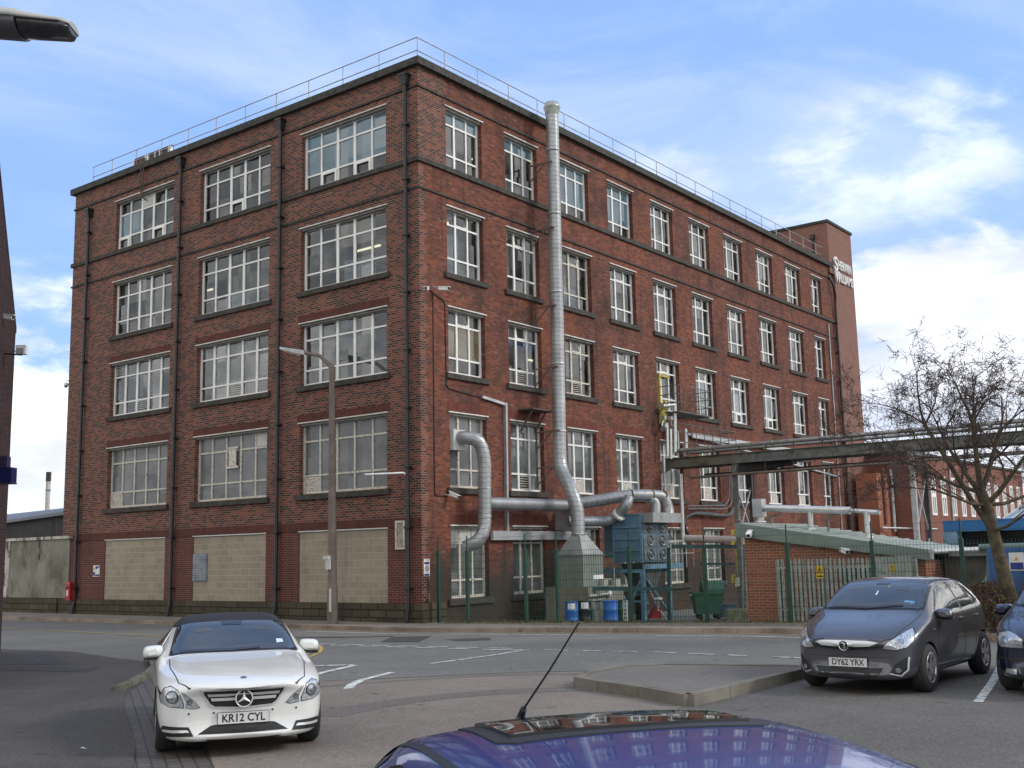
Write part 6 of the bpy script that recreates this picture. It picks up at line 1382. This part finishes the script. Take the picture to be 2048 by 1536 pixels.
# ---- white convertible
WHITEP = paintmat('white_car_paint', (.70, .70, .67))
h_w = Vector((.826, -.563)).normalized()
mid = (Vector((13.10, -18.27))+Vector((13.99, -17.03)))/2+Vector((-.04, -.03))
st = [  # x, zb, yb, yw, zw, ysh, zsh, yt, zt, zc
 (0.00, .25, .50, .62, .42, .58, .62, .44, .685, .70), (0.03, .19, .62, .75, .40, .72, .66, .52, .735, .75), (.12, .165, .70, .83, .42, .80, .69, .58, .765, .785),
 (.35, .16, .74, .875, .46, .855, .75, .64, .815, .84), (.75, .165, .76, .89, .50, .865, .80, .68, .865, .89), (1.15, .17, .78, .892, .52, .865, .85, .70, .905, .935),
 (1.50, .175, .80, .893, .53, .87, .885, .70, .935, .965), (1.66, .175, .80, .893, .54, .875, .90, .67, 1.02, 1.05), (1.95, .175, .81, .893, .55, .878, .915, .63, 1.18, 1.215),
 (2.22, .175, .81, .893, .55, .88, .925, .60, 1.285, 1.325), (2.55, .175, .81, .893, .55, .88, .93, .59, 1.325, 1.365), (2.95, .175, .81, .893, .55, .88, .935, .575, 1.31, 1.355), (3.35, .175, .81, .892, .56, .88, .94, .51, 1.25, 1.29),
 (3.72, .18, .80, .89, .57, .87, .945, .56, 1.06, 1.09), (3.95, .19, .80, .885, .58, .865, .945, .62, .985, 1.01), (4.3, .21, .78, .87, .58, .84, .93, .66, .97, .99), (4.58, .26, .74, .83, .6, .79, .88, .62, .95, .97), (4.68, .33, .62, .72, .6, .7, .78, .55, .84, .86)]
wc = Car('convertible_car', 'white convertible with black fabric roof and big round grille badge parked at the left', (mid.x, mid.y, gz(mid.x)), h_w, st, .30, .2, WHITEP, (.84, 3.60), (.355, .335), 4.7)
wc.root.scale = (.93, .93, .93)
wc.wheel(.84, .765, .33, .21, 5, .235); wc.wheel(3.60, .765, .33, .21, 5, .235)
GAP = mat('panel_gap', (.03, .03, .03), .7)
FABRIC = mat('roof_fabric', (.014, .015, .02), .85, var=.2, scale=8, bmp=.3)
wc.patch('fabric_roof', [(2.14, -.60), (2.14, .60), (2.3, .655), (3.2, .68), (3.7, .66), (3.92, .50), (3.92, -.50), (3.7, -.66), (3.2, -.68), (2.3, -.655)], 'top', FABRIC, .008, .07, thick=.012)
wc.patch('fabric_roof', [(2.3, 1.22), (2.55, 1.33), (3.1, 1.33), (3.5, 1.18), (3.82, 1.0), (3.9, .955), (3.35, .955), (3.2, 1.05), (3.0, 1.20), (2.6, 1.255)], 'side', FABRIC, .007, .06, mirror=True)
wc.patch('windscreen_surround', [(1.49, -.70), (1.435, 0), (1.49, .70), (1.56, .755), (2.20, .645), (2.225, 0), (2.20, -.645), (1.56, -.755)], 'top', TRIM, .003, .06)
wc.patch('windscreen', [(1.54, -.69), (1.49, 0), (1.54, .69), (1.58, .715), (2.145, .60), (2.165, 0), (2.145, -.60), (1.58, -.715)], 'top', GLZ, .007, .06)
wc.patch('screen_pillar', [(1.53, .735), (1.56, .785), (2.2, .675), (2.2, .635)], 'top', WHITEP, .014, .05, mirror=True, thick=.02)
wc.patch('wiper', [(1.53, -.62), (1.55, -.62), (1.515, -.05), (1.56, .3), (1.545, .3), (1.49, -.05)], 'top', TRIM, .02, .06)
wc.patch('side_window', [(1.95, .965), (2.32, 1.215), (2.6, 1.245), (3.0, 1.19), (3.28, .98), (3.2, .965)], 'side', GLZ, .006, .06, mirror=True)
wc.patch('bonnet_gap', [(.10, -.5), (.13, -.56), (.30, -.66), (.9, -.735), (1.4, -.735), (1.4, -.725), (.9, -.725), (.30, -.65), (.135, -.55), (.11, -.5)], 'top', GAP, .002, .05, mirror=True)
bd_ = wc.patch('bonnet_badge', ell(.0, .0, .035, .03), 'top', CHROME, .004, .03); bpy.data.objects.remove(bd_[0])
wc.patch('bonnet_badge', [(.175+.03*math.cos(k*.63), .035*math.sin(k*.63)) for k in range(10)], 'top', mat('badge_blue', (.06, .08, .16), .3), .005, .03)
STICK = mat('tax_disc_paper', (.45, .55, .60), .5); SEEN = mat('cabin_grey', (.05, .052, .05), .12, var=.3, scale=2, spec=.8); SEEN2 = mat('cabin_dark', (.008, .008, .009), .1, spec=.9)  # greys of the dashboard, headrest and mirror patches
wc.patch('tax_disc', [(1.64, .50), (1.66, .58), (1.72, .575), (1.72, .50)], 'top', STICK, .010, .03)
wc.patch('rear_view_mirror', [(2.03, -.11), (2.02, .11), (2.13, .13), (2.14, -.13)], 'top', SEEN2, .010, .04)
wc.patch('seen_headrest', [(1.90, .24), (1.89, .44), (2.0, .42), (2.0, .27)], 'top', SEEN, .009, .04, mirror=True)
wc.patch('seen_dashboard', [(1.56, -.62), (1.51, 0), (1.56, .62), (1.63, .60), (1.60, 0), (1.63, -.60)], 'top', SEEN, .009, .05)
# grille, its frame, bars and round badge
g_out = [(-.435, .70), (.435, .70), (.425, .655), (.35, .535), (.30, .505), (0, .485), (-.30, .505), (-.35, .535), (-.425, .655)]
g_in = [(-.41, .683), (.41, .683), (.40, .65), (.335, .548), (.29, .52), (0, .503), (-.29, .52), (-.335, .548), (-.40, .65)]
wc.patch('grille_frame', g_out, 'front', BRIGHT, .012, .05, thick=.02); gr = wc.patch('grille', g_in, 'front', MESHM, .015, .05)[0]
for z_, w_ in ((.650, .37), (.598, .335)):
    wc.patch('grille_bar', [(-w_, z_+.012), (0, z_+.008), (w_, z_+.012), (w_-.01, z_-.02), (0, z_-.022), (-w_+.01, z_-.02)], 'front', BRIGHT, .03, .05, parent=gr, thick=.015)
h_, n__ = wc.hit(0, .59); bx_ = h_.x+.055; bc = Vector((bx_, 0, .592)); mb = MB()
mb.lathe(bc, [(.078, -.01), (.092, .0), (.092, .012), (.08, .014), (.078, .0)], 28, axis='X')
for a in (90, 210, 330):
    d = Vector((0, math.cos(R(a)), math.sin(R(a)))); q = Vector((0, -d.z, d.y)); b_ = bc+Vector((.004, 0, 0)); mb.add([b_+q*.017, b_+d*.084, b_-q*.017, b_+Vector((.010, 0, 0))], [(0, 1, 3), (1, 2, 3), (2, 0, 3)])
mb.build('round_badge', BRIGHT, gr, off=Vector((0, 0, 0))); mb = MB(); mb.lathe(bc+Vector((-.006, 0, 0)), [(.08, 0), (0, .002)], 24, axis='X'); mb.build('badge_back', INK, gr, off=Vector((0, 0, 0)))
# twin headlamps each side
o1 = [(.60, .515), (.60, .56), (.66, .70), (.735, .735), (.80, .71), (.845, .62), (.83, .56), (.74, .525)]
o2 = [(.435, .515), (.49, .50), (.585, .515), (.575, .57), (.635, .685), (.60, .665), (.50, .59)]
def shrink(pl, k): cx = sum(a for a, b in pl)/len(pl); cz = sum(b for a, b in pl)/len(pl); return [(cx+(a-cx)*k, cz+(b-cz)*k) for a, b in pl]
for pl, cc_, rr_ in ((o1, (.715, .625), .062), (o2, (.545, .575), .03)):
    wc.patch('headlamp_surround', pl, 'front', TRIM, .003, .04, mirror=True)
    for hl in wc.patch('headlamp', shrink(pl, .93), 'front', LAMPG, .006, .03, mirror=True):
        sg_ = 1 if sum(v_.co.y for v_ in hl.data.vertices) > 0 else -1
        wc.patch('lens_ring', [(a*sg_, b) for a, b in ell(*cc_, rr_, rr_)], 'front', TRIM, .009, .03, parent=hl); wc.patch('lens', [(a*sg_, b) for a, b in ell(*cc_, rr_*.82, rr_*.82)], 'front', LENS, .012, .03, parent=hl)
wc.patch('lower_intake', [(-.46, .25), (-.33, .328), (-.29, .336), (.29, .336), (.33, .328), (.46, .25), (0, .25)], 'front', MESHM, .006, .04)
for o in wc.patch('corner_intake', [(.50, .235), (.55, .325), (.80, .335), (.83, .27), (.78, .225)], 'front', MESHM, .006, .03, mirror=True):
    sg_ = 1 if sum(v_.co.y for v_ in o.data.vertices) > 0 else -1
    wc.patch('running_lamp', [(a*sg_, b) for a, b in [(.54, .27), (.56, .295), (.79, .30), (.79, .275)]], 'front', BRIGHT, .02, .03, parent=o, thick=.01)
wc.patch('front_lip', [(.36, .195), (.5, .190), (.80, .21), (.80, .228), (.5, .213), (.40, .212)], 'front', WHITEP, .02, .05, thick=.02, mirror=True)
for y_ in (.30, .55): wc.patch('parking_sensor', ell(y_, .455, .012, .012, 8), 'front', GAP, .003, .03, mirror=True)
wc.plate(0, .395, 'KR12 CYL'); wc.mirror(1.78, .985, .76, WHITEP)
wc.patch('door_gap', [(1.72, .88), (1.735, .88), (1.70, .35), (1.66, .25), (2.95, .25), (3.0, .4), (3.0, .9), (2.985, .9), (2.985, .4), (2.94, .262), (1.68, .262), (1.715, .35)], 'side', GAP, .002, .06, mirror=True)
wc.patch('side_lamp', [(.42, .62), (.60, .70), (.60, .72), (.40, .66)], 'side', TRIM, .003, .05, mirror=True)

# ---- hatchbacks
def hatch_stations(H=1.49):
    k = H/1.49
    raw = [(0.00, .30, .44, .56, .44, .54, .60, .36, .63, .645), (.03, .22, .60, .71, .42, .69, .655, .46, .70, .715), (.12, .19, .68, .80, .44, .78, .71, .56, .765, .785), (.38, .18, .71, .85, .48, .835, .81, .62, .875, .90),
     (.70, .185, .73, .865, .52, .85, .89, .66, .955, .98), (.95, .19, .75, .867, .54, .85, .935, .69, 1.01, 1.045), (1.08, .19, .76, .867, .55, .852, .955, .71, 1.075, 1.115), (1.40, .19, .77, .868, .56, .853, .975, .675, 1.265, 1.31), (1.70, .19, .77, .868, .57, .853, .985, .645, 1.40, 1.445),
     (2.05, .19, .77, .868, .58, .853, .995, .635, 1.44, 1.49), (2.55, .19, .77, .868, .59, .852, 1.01, .63, 1.44, 1.49), (3.0, .19, .77, .865, .60, .85, 1.03, .62, 1.41, 1.465), (3.35, .20, .76, .86, .61, .845, 1.05, .60, 1.365, 1.42), (3.60, .22, .75, .845, .62, .825, 1.05, .58, 1.29, 1.34),
     (3.80, .26, .71, .80, .62, .78, .99, .52, 1.12, 1.17), (3.93, .32, .64, .73, .62, .70, .86, .50, .95, .98), (3.98, .38, .54, .62, .6, .60, .74, .44, .80, .82)]
    return [(x, a, b, c, d, e, f if f < .8 else f*k if f > 1.2 else f, g, h_ if h_ < 1.1 else .9+(h_-.9)*((H-.9)/.59), i if i < 1.1 else .9+(i-.9)*((H-.9)/.59)) for (x, a, b, c, d, e, f, g, h_, i) in raw]
def hatch(name, label, loc, head, paint, H=1.49, doors=5):
    c = Car(name, label, loc, head, hatch_stations(H), .34, .22, paint, (.82, 3.33), (.345, .32), 3.99)
    c.wheel(.82, .765, .315, .20, 5, .20, 'fat'); c.wheel(3.33, .765, .315, .20, 5, .20, 'fat')
    c.patch('windscreen_surround', [(1.03, -.66), (.965, 0), (1.03, .66), (1.10, .735), (1.72, .655), (1.75, 0), (1.72, -.655), (1.10, -.735)], 'top', TRIM, .003, .06)
    c.patch('windscreen', [(1.06, -.65), (1.0, 0), (1.06, .65), (1.12, .70), (1.68, .625), (1.71, 0), (1.68, -.625), (1.12, -.70)], 'top', GLZ, .007, .06)
    c.patch('wiper', [(1.03, -.62), (1.05, -.62), (1.02, -.05), (1.10, .45), (1.08, .45), (.99, -.05)], 'top', TRIM, .02, .06); 
    k = (H-.9)/.59; zz = lambda z: .9+(z-.9)*k
    side = [(1.22, .985), (1.42, zz(1.13)), (1.72, zz(1.325)), (1.95, zz(1.375)), (2.30, zz(1.385)), (2.33, 1.02)]
    c.patch('side_window', side, 'side', GLZ, .006, .05, mirror=True)
    side2 = [(2.40, 1.03), (2.38, zz(1.385)), (2.8, zz(1.37)), (3.15, zz(1.315)), (3.38, zz(1.22)), (3.36, 1.12), (3.1, 1.07)]
    c.patch('side_window', side2, 'side', GLZ, .006, .05, mirror=True); c.patch('window_bar', [(3.0, 1.05), (3.04, 1.05), (2.98, zz(1.35)), (2.94, zz(1.35))], 'side', TRIM, .009, .05, mirror=True)
    c.patch('window_frame', [(2.335, 1.01), (2.395, 1.02), (2.375, zz(1.40)), (2.305, zz(1.40))], 'side', TRIM, .006, .05, mirror=True)
    c.patch('door_gap', [(1.20, .90), (1.215, .90), (1.20, .45), (1.28, .30), (2.30, .30), (2.42, .45), (2.42, 1.0), (2.405, 1.0), (2.405, .45), (2.29, .313), (1.29, .313), (1.215, .45)], 'side', GAP, .002, .06, mirror=True)
    c.patch('door_gap', [(3.1, 1.04), (3.115, 1.04), (3.12, .85), (2.95, .55), (2.93, .31), (2.42, .31), (2.42, .322), (2.92, .322), (2.935, .55), (3.1, .86)], 'side', GAP, .002, .06, mirror=True)
    for x_ in (2.18, 2.96): c.patch('door_handle', [(x_, .88), (x_+.17, .885), (x_+.17, .91), (x_, .905)], 'side', paint, .025, .05, mirror=True, thick=.02)
    c.patch('roof_channel', [(1.74, .60), (1.74, .62), (2.6, .615), (3.45, .58), (3.45, .56), (2.6, .595)], 'top', TRIM, .003, .08, mirror=True)
    c.mirror(1.33, 1.0, .78, paint)
    return c
GREYP = paintmat('grey_car_paint', (.078, .080, .093), metal=.5, rough=.32)
th = R(38); h_g = Vector((.609*math.cos(th)-.793*math.sin(th), -.793*math.cos(th)-.609*math.sin(th))).normalized()
left_g = Vector((-h_g.y, h_g.x)); fl_ = Vector((18.2, -10.28)); og = fl_-left_g*.80
gc = hatch('hatchback_car', 'dark grey five door hatchback parked by the traffic island on the right', (og.x, og.y, gz(og.x)), h_g, GREYP); gc.root.scale = (.97, .97, .97)
def front_dress(c, kind):
    c.patch('bonnet_gap', [(.07, -.3), (.10, -.46), (.22, -.60), (.6, -.69), (.98, -.73), (.98, -.72), (.6, -.68), (.225, -.59), (.11, -.455), (.08, -.3)], 'top', GAP, .002, .05, mirror=True)
    if kind == 'grey':
        gl = c.patch('grille', [(-.42, .665), (-.3, .69), (.3, .69), (.42, .665), (.30, .60), (0, .575), (-.30, .60)], 'front', MESHM, .005, .04)[0]
        c.patch('grille_bar', [(-.43, .68), (-.3, .70), (0, .705), (.3, .70), (.43, .68), (.32, .645), (0, .635), (-.32, .645)], 'front', BRIGHT, .02, .04, parent=gl, thick=.02)
        c.patch('grille_bar', [(-.32, .612), (0, .592), (.32, .612), (.40, .655), (.385, .655), (.31, .622), (0, .602), (-.31, .622), (-.385, .655), (-.40, .655)], 'front', CHROME, .012, .03, parent=gl)
        h_, n_ = c.hit(0, .645); b = Vector((h_.x+.03, 0, .645)); mb = MB(); mb.lathe(b, [(.055, -.01), (.068, 0), (.068, .012), (.058, .014), (.055, .0)], 24, axis='X')
        mb.tube([b+Vector((.008, y_, z_)) for y_, z_ in ((-.035, .03), (-.005, .035), (.02, .02), (.005, .0), (.02, -.02), (-.01, -.045))], [.006, .012, .012, .01, .012, .006], 6); mb.build('round_badge', CHROME, gl, off=Vector((0, 0, 0)))
        mb = MB(); mb.lathe(b+Vector((-.005, 0, 0)), [(.056, 0), (0, .002)], 20, axis='X'); mb.build('badge_back', INK, gl, off=Vector((0, 0, 0)))
        c.patch('lower_intake', [(-.46, .36), (-.40, .25), (0, .225), (.40, .25), (.46, .36), (0, .345)], 'front', MESHM, .005, .04)
        hd = [(.46, .605), (.50, .66), (.60, .74), (.70, .83), (.745, .86), (.79, .80), (.80, .70), (.74, .62), (.62, .585), (.52, .595)]
        for o in c.patch('fog_recess', [(.54, .30), (.60, .40), (.73, .50), (.735, .42), (.72, .33), (.66, .27)], 'front', MESHM, .005, .03, mirror=True):
            sg_ = 1 if sum(v_.co.y for v_ in o.data.vertices) > 0 else -1
            c.patch('fog_lamp', [(a*sg_, b_) for a, b_ in ell(.635, .335, .032, .032)], 'front', LENS, .012, .03, parent=o)
            c.patch('chrome_trim', [(a*sg_, b_) for a, b_ in [(.54, .285), (.66, .255), (.735, .33), (.755, .5), (.74, .5), (.722, .34), (.655, .272), (.54, .297)]], 'front', BRIGHT, .012, .03, parent=o, thick=.01)
        c.plate(0, .42, 'DY62 YRX')
    else:
        hd = [(.40, .59), (.40, .70), (.50, .76), (.62, .79), (.76, .76), (.80, .66), (.72, .59)]
        c.patch('grille', [(-.33, .56), (-.36, .66), (.36, .66), (.33, .56)], 'front', MESHM, .006, .04)
        c.patch('lower_intake', [(-.45, .24), (-.48, .36), (.48, .36), (.45, .24)], 'front', MESHM, .006, .04); c.patch('bumper_strip', [(-.78, .44), (-.78, .475), (.78, .475), (.78, .44)], 'front', TRIM, .012, .05, thick=.01)
        c.patch('fog_lamp', [(.52, .27), (.52, .335), (.66, .335), (.68, .28)], 'front', LAMPG, .008, .03, mirror=True)
    c.patch('headlamp_surround', hd, 'front', TRIM, .003, .03, mirror=True)
    for hl in c.patch('headlamp', shrink(hd, .94), 'front', LAMPG, .006, .03, mirror=True):
        sg_ = 1 if sum(v_.co.y for v_ in hl.data.vertices) > 0 else -1
        c.patch('lens', [(a*sg_, b_) for a, b_ in ell(.66, .68, .05, .05)], 'front', LENS, .010, .03, parent=hl)
front_dress(gc, 'grey')
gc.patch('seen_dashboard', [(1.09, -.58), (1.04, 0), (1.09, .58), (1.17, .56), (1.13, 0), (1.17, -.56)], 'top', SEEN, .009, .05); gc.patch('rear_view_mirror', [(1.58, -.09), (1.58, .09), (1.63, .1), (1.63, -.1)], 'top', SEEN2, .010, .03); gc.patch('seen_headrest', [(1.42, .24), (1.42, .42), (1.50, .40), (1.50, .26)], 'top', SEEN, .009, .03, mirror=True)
gc.patch('air_freshener', [(1.30, -.015), (1.30, .015), (1.40, .01), (1.40, -.01)], 'top', MATS['permit_paper'] if 'permit_paper' in MATS else STICK, .011, .03)
gc.patch('bumper_seam', [(.45, .585), (.60, .575), (.76, .60), (.76, .594), (.60, .568), (.45, .578)], 'front', GAP, .002, .04, mirror=True)
gc.patch('bumper_crease', [(-.62, .50), (.62, .50), (.60, .492), (-.60, .492)], 'front', GAP, .001, .05)
gc.patch('side_repeater', [(1.02, .80), (1.08, .805), (1.08, .825), (1.02, .82)], 'side', LAMPG, .006, .03, mirror=True)
gc.patch('parking_permit', [(1.14, .44), (1.14, .58), (1.20, .58), (1.20, .44)], 'top', mat('permit_blue', (.10, .32, .55), .5), .009, .05)
gc.patch('screen_sticker', [(1.52+.018*math.cos(k), .12+.018*math.sin(k)) for k in range(6)], 'top', MATS['warning_yellow'], .009, .05)
NAVYP = paintmat('navy_car_paint', (.008, .010, .032), metal=.2, rough=.25)
rt_g = -left_g; od = PG(2030, 1380)+Vector((*(left_g*.74), 0)); od = Vector((od.x, od.y))
nc = hatch('saloon_car', 'dark navy car cut by the right edge of the picture beside the grey hatchback', (od.x, od.y, gz(od.x)), h_g, NAVYP); front_dress(nc, 'navy')
BLUEP = paintmat('blue_car_paint', (.005, .034, .20), metal=0, rough=.25, coat=.8)
h_b = Vector((-.81, .586)).normalized(); lf_b = Vector((-h_b.y, h_b.x))
fe = Vector((21.03, -22.47)); ob_ = fe+h_b*(1.76-.82)*.93
bc_ = hatch('blue_hatchback', 'blue car close by whose glossy roof mirrors the mill at the bottom edge', (ob_.x, ob_.y, gz(ob_.x)+.03), h_b, BLUEP, H=1.515)
bc_.root.scale = (.93, .84, .93)
bc_.patch('sunroof_frame', [(1.84, -.42), (1.80, 0), (1.84, .42), (1.88, .45), (2.30, .45), (2.35, .40), (2.36, 0), (2.35, -.40), (2.30, -.45), (1.88, -.45)], 'top', TRIM, .004, .05, thick=.01)
SUNG = MATS['car_glass']; bc_.patch('sunroof', [(1.89, -.395), (1.85, 0), (1.89, .395), (2.27, .395), (2.31, 0), (2.27, -.395)], 'top', SUNG, .012, .05, thick=.008)
h_, n_, i_, d_ = bc_.bvh.ray_cast(Vector((bc_.X(1.79), -.0+.20, 3)), Vector((0, 0, -1))); mb = MB(); b = h_
mb.lathe(b, [(.028, -.005), (.022, .012), (.01, .022)], 12); mb.tube([b+Vector((.02, 0, .0)), b+Vector((-.03, 0, .045))], [.016, .011], 8); mb.build('aerial_base', TRIM, bc_.root, off=Vector((0, 0, 0)))
mb = MB(); mb.tube([b+Vector((-.03, 0, .045)), b+Vector((-.22, -.03, .18)), b+Vector((-.41, -.06, .325))], [.0038, .0032, .0026], 6); mb.lathe(b+Vector((-.41, -.06, .325)), [(0, -.006), (.0045, 0), (0, .006)], 8); mb.build('aerial', TRIM, bc_.root, off=Vector((0, 0, 0)))
bc_.patch('tailgate_gap', [(3.43, -.52), (3.44, 0), (3.43, .52), (3.437, .52), (3.447, 0), (3.437, -.52)], 'top', GAP, .002, .06)
